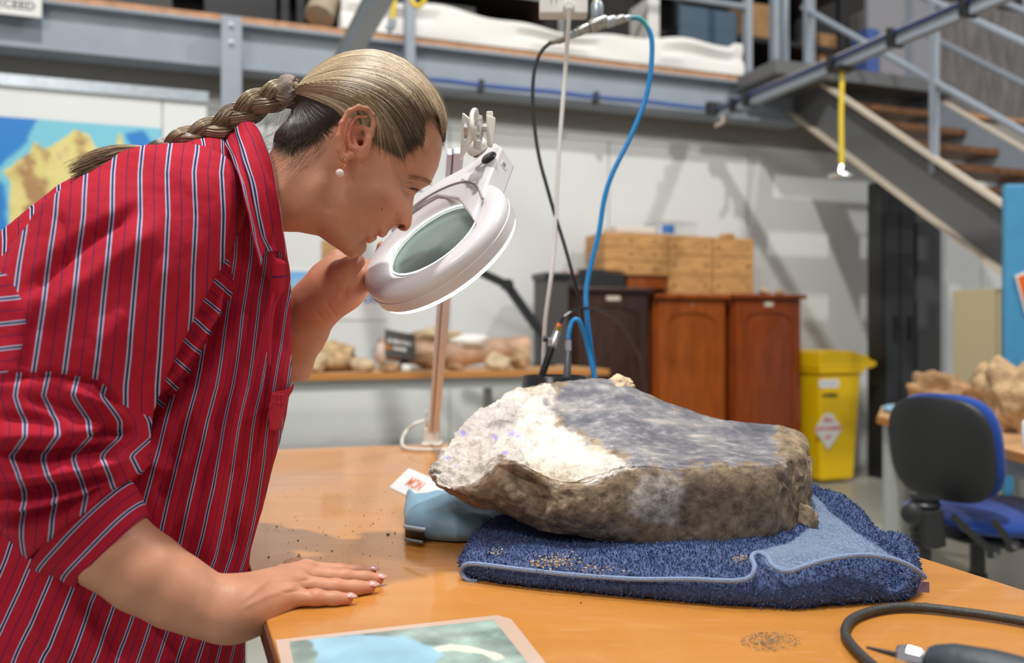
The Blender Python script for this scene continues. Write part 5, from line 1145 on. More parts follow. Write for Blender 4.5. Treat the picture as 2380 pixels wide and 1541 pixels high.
bh = pxpath([(1464, 42, HD), (1485, 43, HD), (1503, 60, HD), (1515, 95, HD), (1513, 160, HD), (1503, 220, HD), (1490, 260, HD), (1460, 330, HD), (1425, 400, HD), (1405, 460, HD), (1392, 540, HD), (1372, 620, HD), (1362, 680, HD), (1365, 740, HD), (1372, 800, HD + .01), (1380, 860, HD + .02), (1386, 930, HD + .03), (1390, 990, HD + .03)], 90)
hh_ = empty('blue_air_line', bh[0], 'bright blue air line falling from the manifold to behind the fossil block', 'hose')
obj('hose_line', MB().tube(bh[12:], .0052, 10), M['bluehose'], hh_, smooth=True); obj('hose_start', MB().tube(bh[:13], .0052, 10), M['tealhose'], hh_, smooth=True, label='teal tinted upper end')
kh = pxpath([(1282, 97, HD), (1258, 120, HD), (1243, 160, HD), (1238, 220, HD), (1243, 300, HD), (1254, 370, HD), (1270, 430, HD), (1290, 500, HD), (1312, 570, HD), (1330, 635, HD), (1347, 700, HD + .03), (1360, 780, HD + .05), (1375, 850, HD + .06), (1390, 960, HD + .06)], 70)
obj('black_air_line', MB().tube(kh, .0038, 10), M['black'], smooth=True, label='thin black air line falling left of the blue air line', cat='hose')
# cup
cup = Vector((P(1287, 0, HD).x, HD, TT)); cr_ = .0655; chh = P(1287, 873, HD).z - TT
cu = empty('tool_cup', cup, 'black cylindrical tool cup behind the fossil block', 'cup')
obj('cup_wall', MB().lathe(cup, [(cr_, 0), (cr_, chh - .002), (cr_ - .001, chh), (cr_ - .004, chh), (cr_ - .004, .01)], seg=48), mat('black_gloss_cup', (.012, .013, .016), .22), cu, smooth=True)
obj('foam_insert', MB().lathe(cup, [(cr_ - .004, .012), (cr_ - .004, chh - .006), (.02, chh - .005)], seg=40), mat('dusty_grey_foam', (.16, .15, .145), .9, var=.4, vscale=80), cu)
def lines(name, label, cat): return empty(name, P(1287, 880, HD), label, cat)
s1 = lines('black_air_scribe', 'slim black air scribe leaning left in the cup', 'tool')
obj('barrel', MB().tube([P(1246, 905, HD), P(1262, 865, HD), P(1285, 800, HD)], [.006, .0078, .0078], 14), mat('gloss_black_barrel', (.015, .015, .017), .2), s1, smooth=True)
obj('chrome_connector', MB().tube([P(1283, 806, HD), P(1287, 796, HD), P(1296, 770, HD)], [.0085, .0095, .0075], 12), M['chrome'], s1, smooth=True)
obj('brass_nut', MB().tube([P(1294, 773, HD), P(1299, 758, HD)], .0068, 6), mat('brass', (.7, .45, .14), .25, metal=1), s1)
obj('orange_ring', MB().tube([P(1298, 759, HD), P(1301, 752, HD)], .0052, 12), M['orange_ink'], s1)
obj('valve_knob', MB().tube([P(1262, 787, HD - .01), P(1274, 789, HD - .01)], .0062, 12), M['black'], s1, smooth=True)
obj('valve_stem', MB().tube([P(1274, 789, HD - .01), P(1284, 793, HD - .01)], .0048, 12), M['chrome'], s1, smooth=True)
obj('tool_hose', MB().tube(pxpath([(1301, 754, HD), (1310, 738, HD), (1330, 724, HD), (1362, 716, HD - .01), (1400, 722, HD - .02), (1435, 745, HD), (1462, 780, HD + .02), (1482, 820, HD + .04), (1494, 865, HD + .06), (1497, 930, HD + .08)], 50), .0030, 8), mat('gloss_black_hose', (.02, .02, .022), .15), s1, smooth=True)
s2 = lines('grey_air_scribe', 'grey steel air scribe standing upright in the cup with a blue hose', 'tool')
obj('barrel', MB().tube([P(1317, 905, HD - .02), P(1318, 870, HD - .02), P(1320, 835, HD - .02), P(1321, 815, HD - .02)], [.0085, .0085, .0070, .0052], 14), mat('anodised_grey', (.16, .17, .20), .3, metal=.7), s2, smooth=True)
obj('swivel', MB().tube([P(1321, 815, HD - .02), P(1321, 790, HD - .02)], .0065, 10), M['chrome'], s2, smooth=True)
obj('tool_hose', MB().tube(pxpath([(1321, 788, HD - .02), (1324, 765, HD - .02), (1332, 745, HD - .02), (1345, 745, HD - .02), (1358, 775, HD - .01), (1368, 815, HD), (1378, 860, HD), (1388, 910, HD), (1392, 980, HD)], 40), .0046, 10), M['bluehose'], s2, smooth=True)
# ================================================================== THE WOMAN
def skin_mat(name, col):
    m = mat(name, col, .46, sss=.12, spec=.4); nt = NT(m); tc = nt.n('ShaderNodeTexCoord')
    n1 = nt.n('ShaderNodeTexNoise', {'Vector': tc.outputs['Object'], 'Scale': 28.0, 'Detail': 4.0}); n2 = nt.n('ShaderNodeTexNoise', {'Vector': tc.outputs['Object'], 'Scale': 420.0, 'Detail': 2.0})
    c = nt.ramp(n1.outputs[0], [(.3, tuple(x * .86 for x in col)), (.55, col), (.75, (min(1, col[0] * 1.06), col[1] * 1.0, col[2] * .98))])
    fr = nt.ramp(n2.outputs[0], [(.70, (0, 0, 0)), (.78, (.35, .35, .35))])
    c = nt.mix(fr, c, (col[0] * .72, col[1] * .55, col[2] * .5))
    ab = nt.n('ShaderNodeAttribute', attribute_name='blush').outputs['Fac']; c = nt.mix(ab, c, (col[0] * 1.02, col[1] * .62, col[2] * .60))
    asc = nt.n('ShaderNodeAttribute', attribute_name='scalp').outputs['Fac']; c = nt.mix(asc, c, (.15, .09, .055))
    nt.l(c, nt.b.inputs['Base Color'])
    bp = nt.n('ShaderNodeBump', {'Strength': .25, 'Distance': .0006, 'Height': n2.outputs[0]}); nt.l(bp.outputs[0], nt.b.inputs['Normal'])
    return m
SKIN = skin_mat('skin', (.56, .265, .160))
wo = empty('person', (-.68, 1.08, 0), 'woman in a red striped shirt bending over the magnifier lamp, blonde braid', 'person')
# ---------------- head frame
HO = P(900, 350, 1.05); kk_ = (900 - 1190) / FPX; nn_ = math.hypot(1, kk_); HA = Vector((1, -kk_, 0)) / nn_; HCd = Vector((-kk_, -1, 0)) / nn_; HB = Vector((0, 0, 1))
def hl(px, py):
    r = P(px, py, 1.0) - CAM; t = (HO - CAM).dot(HCd) / r.dot(HCd); w = CAM + r * t - HO; return (w.dot(HA), w.dot(HB))
def hw(a, b, c): return HO + HA * a + HB * b + HCd * c
def hls(pts): return [hl(*p) for p in pts]
face = [(1028, 327), (1026, 359), (1019, 388), (1007, 415), (1000, 428), (987, 435), (972, 444), (963, 455), (960.5, 470), (959.5, 494), (957.5, 512), (956, 522), (951, 532), (943, 538), (931, 536), (920, 528), (913, 529), (904, 537), (898, 547), (889, 553), (880, 549), (876.5, 545), (876, 549), (876, 556), (866, 563), (856, 566), (850, 561), (853, 570), (851, 583), (839, 595), (821, 600), (804, 593), (790, 582), (765, 566), (740, 548), (690, 538), (652, 538)]
neck_back = [(630, 560), (606, 556), (594, 520), (588, 470), (592, 430), (606, 398), (624, 366), (640, 335), (660, 305)]
skull = [(684, 275), (697, 248), (712, 215), (738, 182), (772, 158), (812, 143), (860, 136), (905, 144), (950, 168), (985, 204), (1010, 245), (1024, 285)]
hair_out = [(640, 310), (660, 292), (680, 272), (690, 250), (686, 232), (688, 208), (706, 189), (730, 166), (765, 143), (800, 130), (840, 123), (870, 123), (905, 130), (942, 146), (973, 170), (1003, 203), (1022, 232), (1035, 262), (1040, 290), (1037, 308)]
hs_ = .0015
a0_, b0_ = hl(485, 625); a1_, b1_ = hl(1060, 110)
HF = Field((a0_, b0_, -.092), (a1_, b1_, .092), hs_)
GA, GB = np.meshgrid(HF.ax[0], HF.ax[1], indexing='ij')
def blur(z, n):
    for _ in range(n):
        z = .25 * np.roll(z, 1, 0) + .5 * z + .25 * np.roll(z, -1, 0); z = .25 * np.roll(z, 1, 1) + .5 * z + .25 * np.roll(z, -1, 1)
    return z
RC = [(860, 300, .074), (800, 230, .070), (930, 220, .070), (1000, 330, .056), (985, 400, .044), (965, 440, .026), (958, 470, .012), (952, 515, .0135), (935, 505, .022), (925, 470, .046), (890, 480, .060), (905, 545, .022), (870, 552, .023), (845, 575, .023), (880, 520, .044), (820, 580, .030), (850, 530, .050), (780, 545, .048), (800, 480, .062), (840, 400, .068), (740, 480, .056), (690, 430, .054), (650, 460, .056), (580, 500, .060), (720, 300, .060), (680, 340, .050)]
RA = np.zeros_like(GA); RWt = np.zeros_like(GA)
for x, y, r in RC:
    p = hl(x, y); w = 1 / (((GA - p[0]) ** 2 + (GB - p[1]) ** 2) + 2e-5) ** 1.6; RA += w * r; RWt += w
RA = blur(RA / RWt, 3); _w = np.clip((RA - .024) / .02, 0, 1); RA = RA * (1 - _w) + blur(RA, 60) * _w; RA = blur(RA, 4)
def inflate(poly):
    D = poly_sd(GA, GB, hls(poly)); H = np.where(D < RA, D * (2 * RA - D), RA ** 2); Hb = blur(H, 14); w = np.clip(D / .012, 0, 1); return D, H * (1 - w) + Hb * w
Dsk, Hsk = inflate(face + neck_back + skull)
def pl(x): return hls(x)
def crease(pts, amp, w):
    d, t = seg_dist(GA, GB, pl(pts)); return amp * np.exp(-(d / (w * .000525)) ** 2) * np.clip(np.minimum(t, 1 - t) * 5 + .35, 0, 1)
def bump(x, y, sx, sy, amp, rot=0):
    p = hl(x, y); dx, dy = (GA - p[0]) / .000525, (GB - p[1]) / .000525; c, s_ = math.cos(rot), math.sin(rot); return amp * np.exp(-((dx * c + dy * s_) / sx) ** 2 - ((-dx * s_ + dy * c) / sy) ** 2)
f = bump(956, 440, 12, 8, .0030, -.5) + bump(985, 420, 26, 10, .0022, -.3) - bump(940, 452, 14, 10, .0030) + crease([(936, 434), (950, 430), (964, 432), (974, 438)], -.0016, 3)
f += crease([(942, 449), (952, 453), (962, 452), (970, 448)], -.0020, 3) + crease([(938, 462), (950, 466), (958, 462)], -.0010, 5)
f += bump(932, 519, 9, 8, .0034) + crease([(921, 502), (914, 510), (911, 520), (915, 528)], -.0022, 3.2) + bump(945, 522, 9, 9, .0012)
f += crease([(907, 520), (895, 535), (876, 548), (862, 556)], -.0010, 6) + crease([(877, 546), (868, 550), (858, 553), (848, 554)], -.0026, 2.4) + bump(868, 557, 10, 5, .0020, .4) + bump(884, 545, 10, 5, .0014, .5)
f += crease([(848, 556), (838, 566), (826, 578), (815, 586)], -.0016, 4.5) + bump(905, 455, 34, 24, .0009) - bump(960, 385, 30, 24, .0010) + bump(838, 578, 12, 12, .0010)
f += crease([(793, 405), (783, 440), (778, 475), (770, 510)], -.0050, 20) + crease([(770, 420), (730, 480), (690, 530), (650, 580)], .0030, 20) - crease([(700, 430), (670, 500), (640, 560)], .0020, 14)
f += crease([(880, 470), (850, 520), (815, 560)], -.0008, 10)
cs_ = np.sqrt(np.maximum(Hsk, 0)) ; fade = np.clip(cs_ / .008, 0, 1); c1_ = np.maximum(cs_ + f * fade, .0008); Hs2 = np.where(Hsk > 0, c1_ ** 2, Hsk)
CZ = np.abs(HF.ax[2])[None, None, :]
HF.F = ((CZ ** 2 - Hs2[..., None]) / (2 * np.maximum(c1_[..., None], .012))).astype(np.float32)
def csurf(px, py):
    a, b = hl(px, py); i = int(round((a - HF.lo[0]) / hs_)); j = int(round((b - HF.lo[1]) / hs_)); return float(np.sqrt(max(Hs2[i, j], 0)))
for sg_ in (1, -1):
    cs0 = csurf(835, 350)
    def E(x, y, off): a, b = hl(x, y); return (a, b, sg_ * (cs0 + off))
    HF.ell(E(834, 348, .002), (.0155, .026, .0045), [[math.cos(.25), math.sin(.25), .12 * sg_], [-math.sin(.25), math.cos(.25), 0], [-.12 * sg_, 0, 1]], .004)
    HF.chain([(E(866, 345, .002), .0022), (E(871, 322, .004), .0028), (E(869, 303, .007), .0030), (E(857, 291, .010), .0031), (E(838, 288, .013), .0032), (E(817, 299, .015), .0032), (E(803, 324, .016), .0031), (E(796, 352, .015), .0031), (E(797, 378, .012), .0036), (E(806, 396, .008), .0044), (E(820, 388, .004), .0042), (E(834, 372, .001), .0035)], .0022)
    HF.chain([(E(855, 306, .0075), .0018), (E(834, 308, .010), .0022), (E(820, 326, .011), .0024), (E(815, 350, .0105), .0025), (E(821, 372, .008), .0025), (E(838, 378, .004), .0022)], .002)
    HF.ell(E(845, 350, .008), (.0075, .0110, .0078), None, .003, 's'); HF.ell(E(848, 320, .010), (.0080, .0050, .0045), None, .003, 's'); HF.ell(E(842, 360, .000), (.0034, .0038, .010), None, .002, 's')
    HF.cone(E(858, 352, .003), E(855, 368, .003), .0032, .0030, .004)
# nostrils
for sg_ in (1, -1):
    a, b = hl(934, 529.5); HF.ell((a, b, sg_ * .0105), (.0050, .0031, .0070), [[.9, -.43, 0], [.43, .9, 0], [0, 0, 1]], .0006, 's')
V, F_ = HF.nets(); V = smooth_mesh(V, F_, 1, .4)
headV = np.array([list(HO)] * 1) + V[:, :1] * np.array(HA) + V[:, 1:2] * np.array(HB) + V[:, 2:3] * np.array(HCd)
blush = np.zeros(len(V))
def bl(x, y, sx, sy, a):
    p = hl(x, y); return a * np.exp(-((V[:, 0] - p[0]) / (sx * .000525)) ** 2 - ((V[:, 1] - p[1]) / (sy * .000525)) ** 2)
blush = np.clip(bl(825, 340, 34, 60, .75) * (V[:, 2] > .05) + bl(948, 520, 18, 16, .55) + bl(860, 562, 16, 14, .5) + bl(886, 548, 12, 8, .6) + bl(900, 490, 45, 35, .2) + bl(690, 560, 60, 60, .35), 0, 1)
scp = [(1020, 300), (1000, 268), (985, 275), (980, 312), (977, 344), (955, 364), (922, 382), (896, 372), (880, 360), (870, 300), (840, 285), (800, 300), (770, 330), (720, 372), (670, 385), (600, 330), (600, 250), (700, 100), (1045, 100), (1045, 300)]
Ds = poly_sd(V[:, 0], V[:, 1], hls(scp)) + .002 * fbm(V, 120, 3); onear = (np.abs(V[:, 2]) > cs0 + .004) & (Ds < .03) & (V[:, 1] < hl(0, 280)[1]) & (V[:, 0] < hl(880, 0)[0]) & (V[:, 0] > hl(785, 0)[0])
scalp = np.clip(.35 + Ds / .010, 0, .85) * (~onear)
BODY = [(headV, F_, blush, scalp)]
# ---------------- right forearm and hand, resting on the table
def J(px, py, d): return tuple(P(px, py, d))
hf = Field((-.56, .79, .715), (-.128, 1.075, 1.0), .0017)
hf.chain([(J(150, 1140, .865), .038), (J(257, 1273, .868), .0395), (J(335, 1330, .875), .0380), (J(410, 1375, .885), .0350), (J(470, 1404, .892), .0305), (J(512, 1419, .897), .0278), (J(548, 1417, .902), .0262)], .012)
wr = J(545, 1416, .902)
MC = {'pinky': J(662, 1388, .935), 'ring': J(686, 1360, .958), 'middle': J(703, 1338, .985), 'index': J(712, 1326, 1.012)}
hf.cone(wr, MC['pinky'], .0262, .0115, .018); hf.cone(wr, MC['ring'], .0262, .0130, .018); hf.cone(wr, MC['middle'], .0250, .0128, .018); hf.cone(J(550, 1400, .915), MC['index'], .022, .0120, .018)
hf.cone(J(590, 1428, .912), MC['pinky'], .020, .0125, .014)
def Z(px, d, zc): p = P(px, 770, d); return (p.x, p.y, zc)
fingers = {'pinky': [(MC['pinky'], .0108), (Z(735, .938, TT + .0098), .0085), (Z(778, .941, TT + .0080), .0075), (Z(808, .944, TT + .0068), .0063)],
           'ring': [(MC['ring'], .0118), (Z(780, .968, TT + .0120), .0094), (Z(826, .977, TT + .0090), .0083), (Z(860, .984, TT + .0074), .0068)],
           'middle': [(MC['middle'], .0120), (Z(800, 1.000, TT + .0135), .0096), (Z(848, 1.010, TT + .0100), .0085), (Z(879, 1.016, TT + .0075), .0068)],
           'index': [(MC['index'], .0115), (Z(788, 1.030, TT + .0125), .0094), (Z(832, 1.042, TT + .0095), .0082), (Z(862, 1.050, TT + .0075), .0067)]}
for nm, ch_ in fingers.items():
    fl = Field(hf.lo, hf.lo + hf.h * (hf.n - 1) + 1e-9, hf.h) if False else None
    hf.chain(ch_, .0045)
hf.chain([(J(600, 1385, .94), .020), (J(650, 1345, 1.00), .0135), (J(678, 1322, 1.045), .0100), (J(692, 1309, 1.065), .0078)], .012)
for nm in ('pinky', 'ring', 'middle', 'index'):
    q = fingers[nm][1][0]; hf.ell((q[0], q[1], q[2] + .0025), (.0085, .0068, .0062), None, .004)
    hf.ell((MC[nm][0] - .001, MC[nm][1], MC[nm][2] + .005), (.010, .0075, .006), None, .006)
V, F_ = hf.nets(); V = smooth_mesh(V, F_, 2, .45); N = vnormals(V, F_)
px_ = V[:, 0] / V[:, 1] * FPX + 1190; py_ = 770.5 - (V[:, 2] - HC) / V[:, 1] * FPX
dd = np.zeros(len(V)); facing = np.clip(-(N[:, 1]) + N[:, 2] * .8, 0, 1)
def cr3(pts, amp, w):
    d, t = seg_dist(px_, py_, pts); return amp * np.exp(-(d / w) ** 2) * np.clip(np.minimum(t, 1 - t) * 5 + .2, 0, 1)
for i, x in enumerate((497, 510, 522, 534)): dd += cr3([(x + 6, 1352), (x, 1385), (x - 2, 1425), (x - 8, 1465)], -.00015, 4)
dd += cr3([(560, 1400), (620, 1350), (690, 1340), (735, 1338)], .0010, 7) + cr3([(560, 1415), (620, 1385), (690, 1362)], .0009, 6) + cr3([(600, 1345), (640, 1330), (690, 1322)], .0009, 6)
dd += cr3([(640, 1372), (665, 1378), (700, 1372), (730, 1365)], -.0008, 3) + cr3([(650, 1352), (690, 1352), (730, 1345)], -.0008, 3)
for cx_, cy_, sl in ((718, 1378, 8), (724, 1380, 8), (712, 1376, 7), (755, 1352, 9), (762, 1354, 9), (769, 1355, 9), (778, 1334, 9), (786, 1336, 9), (793, 1338, 9), (765, 1330, 8), (757, 1328, 8), (830, 1348, 7), (836, 1350, 7)): dd += cr3([(cx_ + 1, cy_ - sl), (cx_ - 1, cy_), (cx_ + 2, cy_ + sl)], -.0006, 1.8)
V = V + N * (dd * facing)[:, None]; V[:, 2] = np.where((V[:, 0] > -.235), np.maximum(V[:, 2], TT + .0005), V[:, 2])
blu_ = np.zeros(len(V))
for q, a in ((fingers['pinky'][3][0], .6), (fingers['ring'][3][0], .6), (fingers['middle'][3][0], .6), (fingers['ring'][1][0], .5), (fingers['pinky'][1][0], .5), (fingers['middle'][1][0], .5), (MC['ring'], .3), (MC['pinky'], .3)):
    blu_ = np.maximum(blu_, a * np.exp(-((V - np.array(q)) ** 2).sum(1) / .011 ** 2))
BODY.append((V, F_, blu_, np.zeros(len(V))))
# ---------------- left forearm and hand holding the rim of the lamp
lf = Field((-.40, 1.02, 1.0), (-.13, 1.32, 1.20), .0018)
lf.chain([(J(560, 960, 1.25), .052), (J(640, 850, 1.22), .046), (J(690, 760, 1.19), .040), (J(735, 706, 1.165), .0310), (J(760, 682, 1.155), .0285)], .02)
lf.chain([(J(752, 690, 1.155), .029), (J(800, 668, 1.16), .026), (J(842, 640, 1.175), .020)], .02)
lf.cone(J(770, 665, 1.145), J(790, 640, 1.14), .024, .020, .02)
lf.cone(J(765, 640, 1.16), J(785, 606, 1.17), .022, .016, .016)
lf.chain([(J(765, 662, 1.14), .020), (J(795, 634, 1.125), .0150), (J(815, 618, 1.118), .0112), (J(833, 607, 1.116), .0092)], .009)
for k, (dx, dy, dz_) in enumerate(((0, 0, 0), (4, -12, .018), (2, -24, .036), (-6, -34, .052))):
    lf.chain([(J(838 + dx, 650 + dy, 1.165 + dz_), .0115), (J(872 + dx, 655 + dy, 1.19 + dz_ * .6), .0092), (J(890 + dx, 630 + dy, 1.20 + dz_ * .5), .0082), (J(893 + dx, 606 + dy, 1.195 + dz_ * .5), .0070)], .005)
V, F_ = lf.nets(); V = smooth_mesh(V, F_, 2, .45); N = vnormals(V, F_)
px_ = V[:, 0] / V[:, 1] * FPX + 1190; py_ = 770.5 - (V[:, 2] - HC) / V[:, 1] * FPX; facing = np.clip(-N[:, 1], 0, 1); dd = 0
for i in range(7): dd = dd + cr3([(772 + i * 5, 662 + i * 6), (790 + i * 3, 672 + i * 4), (812 - i * 1, 662 + i * 4)], -.0007, 2.2)
dd = dd + cr3([(758, 702), (765, 715), (778, 728), (782, 738)], -.0016, 4) + cr3([(732, 720), (745, 738), (758, 750)], -.0008, 3) + cr3([(820, 640), (808, 668), (790, 700)], -.0014, 6) + cr3([(812, 612), (822, 620), (826, 630)], -.0010, 3)
V = V + N * (dd * facing)[:, None]
BODY.append((V, F_, np.clip(.55 * np.exp(-((px_ - 780) ** 2 + (py_ - 700) ** 2) / 50 ** 2) + .6 * np.exp(-((px_ - 830) ** 2 + (py_ - 612) ** 2) / 18 ** 2), 0, 1), np.zeros(len(V))))
# ---------------- inner trunk joining them, under the shirt
tf = Field((-.80, .86, .55), (-.2, 1.36, 1.30), .008)
tf.chain([(J(605, 465, 1.05), .030), (J(525, 550, 1.06), .036), (J(430, 660, 1.06), .08), (J(250, 900, 1.07), .11), (J(60, 1350, 1.07), .12), (J(-20, 1600, 1.07), .12)], .05)
tf.chain([(J(420, 520, .96), .05), (J(220, 800, .90), .045), (J(200, 1180, .868), .040)], .03); tf.chain([(J(480, 560, 1.18), .05), (J(480, 760, 1.25), .045), (J(560, 960, 1.25), .044)], .03)
V, F_ = tf.nets(); BODY.append((V, F_, np.zeros(len(V)), np.zeros(len(V))))
off_ = 0; VV, FF, B1_, B2_ = [], [], [], []
for v, f_, b1, b2 in BODY: VV.append(v); FF.append(f_ + off_); B1_.append(b1); B2_.append(b2); off_ += len(v)
body = mesh_np('body', np.concatenate(VV), np.concatenate(FF), SKIN, wo, attrs={'blush': np.concatenate(B1_), 'scalp': np.concatenate(B2_)})

# nails
nailm = mat('glossy_pink_nail', (.60, .30, .26), .18, coat=.8, spec=.5)
def nail(c, fwd, up, L_, w_):
    fwd = Vector(fwd).normalized(); up = Vector(up); up = (up - fwd * up.dot(fwd)).normalized(); sd = fwd.cross(up); V = []; F = []; n1, n2 = 12, 8
    for i in range(n1 + 1):
        t = i / n1; wd = w_ * (math.sin(min(1, t * 2.2) * math.pi / 2) ** .5 if t < .45 else math.cos((t - .45) / .55 * math.pi / 2) ** .75) + .00005
        for k in range(n2 + 1):
            s_ = k / n2 * 2 - 1; V.append(Vector(c) + fwd * (t - .5) * L_ + sd * s_ * wd + up * ((1 - s_ * s_) * .0016 * min(1, wd / w_) - .0008 * (t - .4) ** 2 * 4))
    for i in range(n1):
        for k in range(n2): F.append((i * (n2 + 1) + k, i * (n2 + 1) + k + 1, (i + 1) * (n2 + 1) + k + 1, (i + 1) * (n2 + 1) + k))
    o = obj('fingernail', MB().add(V, F), nailm, body, smooth=True); s = o.modifiers.new('s', 'SOLIDIFY'); s.thickness = .0006
for nm, L_, w_ in (('pinky', .0145, .0048), ('ring', .0160, .0056), ('middle', .0160, .0056), ('index', .0155, .0054)):
    tip = Vector(fingers[nm][3][0]); prv = Vector(fingers[nm][2][0]); fw = (tip - prv).normalized(); upn = Vector((0, -.45, 1)); r_ = fingers[nm][3][1]
    nail(tip + fw * .0035 + (upn - fw * upn.dot(fw)).normalized() * (r_ * .80), fw + Vector((0, 0, -.05)), upn, L_, w_)
tt = P(694, 1299, 1.068); nail(tt, (.12, 0, 1), (-.6, -1, .1), .013, .0045)
tn = P(833, 606, 1.1055); nail(tn, Vector((.25, -.35, .6)), (.75, -.6, -.1), .011, .0040)

# ---------------- hair cap, strands, braid
face_h = [(1028, 327)] + face[1:]
Dho, Hho = inflate(face_h + neck_back[:-2] + hair_out)
hp = [(1028, 327), (1037, 308), (1040, 290), (1035, 262), (1022, 232), (1003, 203), (973, 170), (942, 146), (905, 130), (870, 123), (840, 123), (800, 130), (765, 143), (730, 166), (706, 189), (688, 208), (686, 232), (690, 250), (676, 272), (655, 292), (640, 310), (636, 330), (660, 352), (700, 358), (740, 338), (775, 318), (797, 304), (812, 291), (840, 278), (860, 281), (872, 296), (870, 325), (874, 338), (892, 350), (918, 355), (944, 342), (960, 325), (963, 298), (970, 262), (994, 244), (1014, 272), (1024, 302)]
Dhp = poly_sd(GA, GB, hls(hp)); ch_ = np.sqrt(np.maximum(Hho, 0)) + .0020 * np.clip(Dhp / .01, 0, 1)
HFh = Field((a0_, b0_, -.092), (a1_, b1_, .092), hs_)
Hh2 = np.where(Hho > 0, ch_ ** 2, Hho); f1 = (CZ ** 2 - Hh2[..., None]) / (2 * np.maximum(ch_[..., None], .012)); f2 = np.broadcast_to((-Dhp)[..., None], f1.shape); k_ = .003
h_ = np.maximum(k_ - np.abs(f1 - f2), 0) / k_; HFh.F = (np.maximum(f1, f2) + h_ * h_ * k_ * .25).astype(np.float32)
V, F_ = HFh.nets(); V = smooth_mesh(V, F_, 1)
cap = np.array([list(HO)]) + V[:, :1] * np.array(HA) + V[:, 1:2] * np.array(HB) + V[:, 2:3] * np.array(HCd)
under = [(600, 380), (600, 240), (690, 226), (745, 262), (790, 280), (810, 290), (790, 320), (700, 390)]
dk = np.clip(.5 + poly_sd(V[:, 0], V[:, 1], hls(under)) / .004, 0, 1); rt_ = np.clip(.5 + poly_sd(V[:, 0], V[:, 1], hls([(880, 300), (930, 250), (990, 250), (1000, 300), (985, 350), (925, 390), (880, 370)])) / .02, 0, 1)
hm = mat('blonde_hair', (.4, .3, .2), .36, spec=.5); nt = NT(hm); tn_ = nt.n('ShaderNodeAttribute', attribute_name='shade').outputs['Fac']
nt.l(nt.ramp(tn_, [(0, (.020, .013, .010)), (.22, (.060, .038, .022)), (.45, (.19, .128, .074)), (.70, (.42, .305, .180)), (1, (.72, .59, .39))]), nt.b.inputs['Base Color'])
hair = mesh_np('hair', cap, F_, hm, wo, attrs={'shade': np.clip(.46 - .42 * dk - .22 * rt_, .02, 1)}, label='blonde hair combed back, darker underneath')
GD = [[(1037, 308), (1038, 280), (1020, 228), (975, 172), (905, 130), (840, 123), (770, 141), (722, 173), (692, 203)],
      [(1026, 312), (1020, 275), (992, 225), (945, 180), (890, 153), (835, 148), (775, 163), (727, 187), (690, 207)],
      [(1006, 268), (985, 238), (945, 207), (900, 188), (850, 180), (800, 182), (752, 193), (715, 203), (688, 211)],
      [(978, 285), (958, 258), (925, 233), (885, 216), (840, 206), (795, 204), (750, 208), (712, 212), (688, 215)],
      [(972, 342), (950, 305), (918, 275), (878, 250), (835, 234), (790, 225), (748, 221), (710, 218), (687, 218)],
      [(926, 372), (908, 335), (884, 300), (855, 270), (820, 250), (782, 238), (745, 230), (710, 224), (687, 221)],
      [(876, 345), (874, 305), (858, 282), (832, 268), (805, 257), (775, 247), (742, 237), (710, 229), (687, 224)],
      [(800, 302), (790, 290), (775, 278), (758, 267), (742, 257), (726, 248), (712, 240), (699, 233), (687, 227)]]
GU = [[(812, 292), (795, 296), (775, 288), (755, 276), (738, 264), (722, 252), (708, 243), (697, 235), (688, 228)],
      [(745, 345), (738, 330), (730, 312), (722, 296), (714, 280), (707, 265), (700, 252), (694, 241), (687, 231)],
      [(690, 366), (690, 348), (690, 328), (690, 310), (690, 292), (690, 275), (690, 260), (689, 246), (686, 233)],
      [(642, 335), (650, 318), (660, 303), (669, 289), (677, 275), (683, 262), (686, 252), (688, 243), (685, 234)]]
GDl = [np.array(hls(spline(g, 26))) for g in GD]; GUl = [np.array(hls(spline(g, 26))) for g in GU]
CHg = np.sqrt(np.maximum(Hh2, 0)); CHs = blur(CHg, 2)
def lift(a, b):
    i = np.clip((a - HF.lo[0]) / hs_, 0, GA.shape[0] - 2); j = np.clip((b - HF.lo[1]) / hs_, 0, GA.shape[1] - 2); i0 = i.astype(int); j0 = j.astype(int); fi, fj = i - i0, j - j0
    return CHg[i0, j0] * (1 - fi) * (1 - fj) + CHg[i0 + 1, j0] * fi * (1 - fj) + CHg[i0, j0 + 1] * (1 - fi) * fj + CHg[i0 + 1, j0 + 1] * fi * fj
def tubes(P3, rad, nseg=3):
    """P3 (n,m,3) centre lines, rad (n,m)"""
    T_ = np.gradient(P3, axis=1); T_ /= np.maximum(np.linalg.norm(T_, axis=2, keepdims=True), 1e-9); U = np.cross(T_, np.array([.3, .2, 1.0])); U /= np.maximum(np.linalg.norm(U, axis=2, keepdims=True), 1e-9); Wv = np.cross(T_, U)
    n, m_, _ = P3.shape; Vs = []
    for k in range(nseg):
        an = 2 * math.pi * k / nseg; Vs.append(P3 + (U * math.cos(an) + Wv * math.sin(an)) * rad[..., None])
    V = np.stack(Vs, 2).reshape(-1, 3); base = (np.arange(n)[:, None, None] * m_ + np.arange(m_ - 1)[None, :, None]) * nseg; k = np.arange(nseg)[None, None, :]; k2 = (k + 1) % nseg
    F = np.stack([base + k, base + k2, base + nseg + k2, base + nseg + k], -1).reshape(-1, 4); return V, F
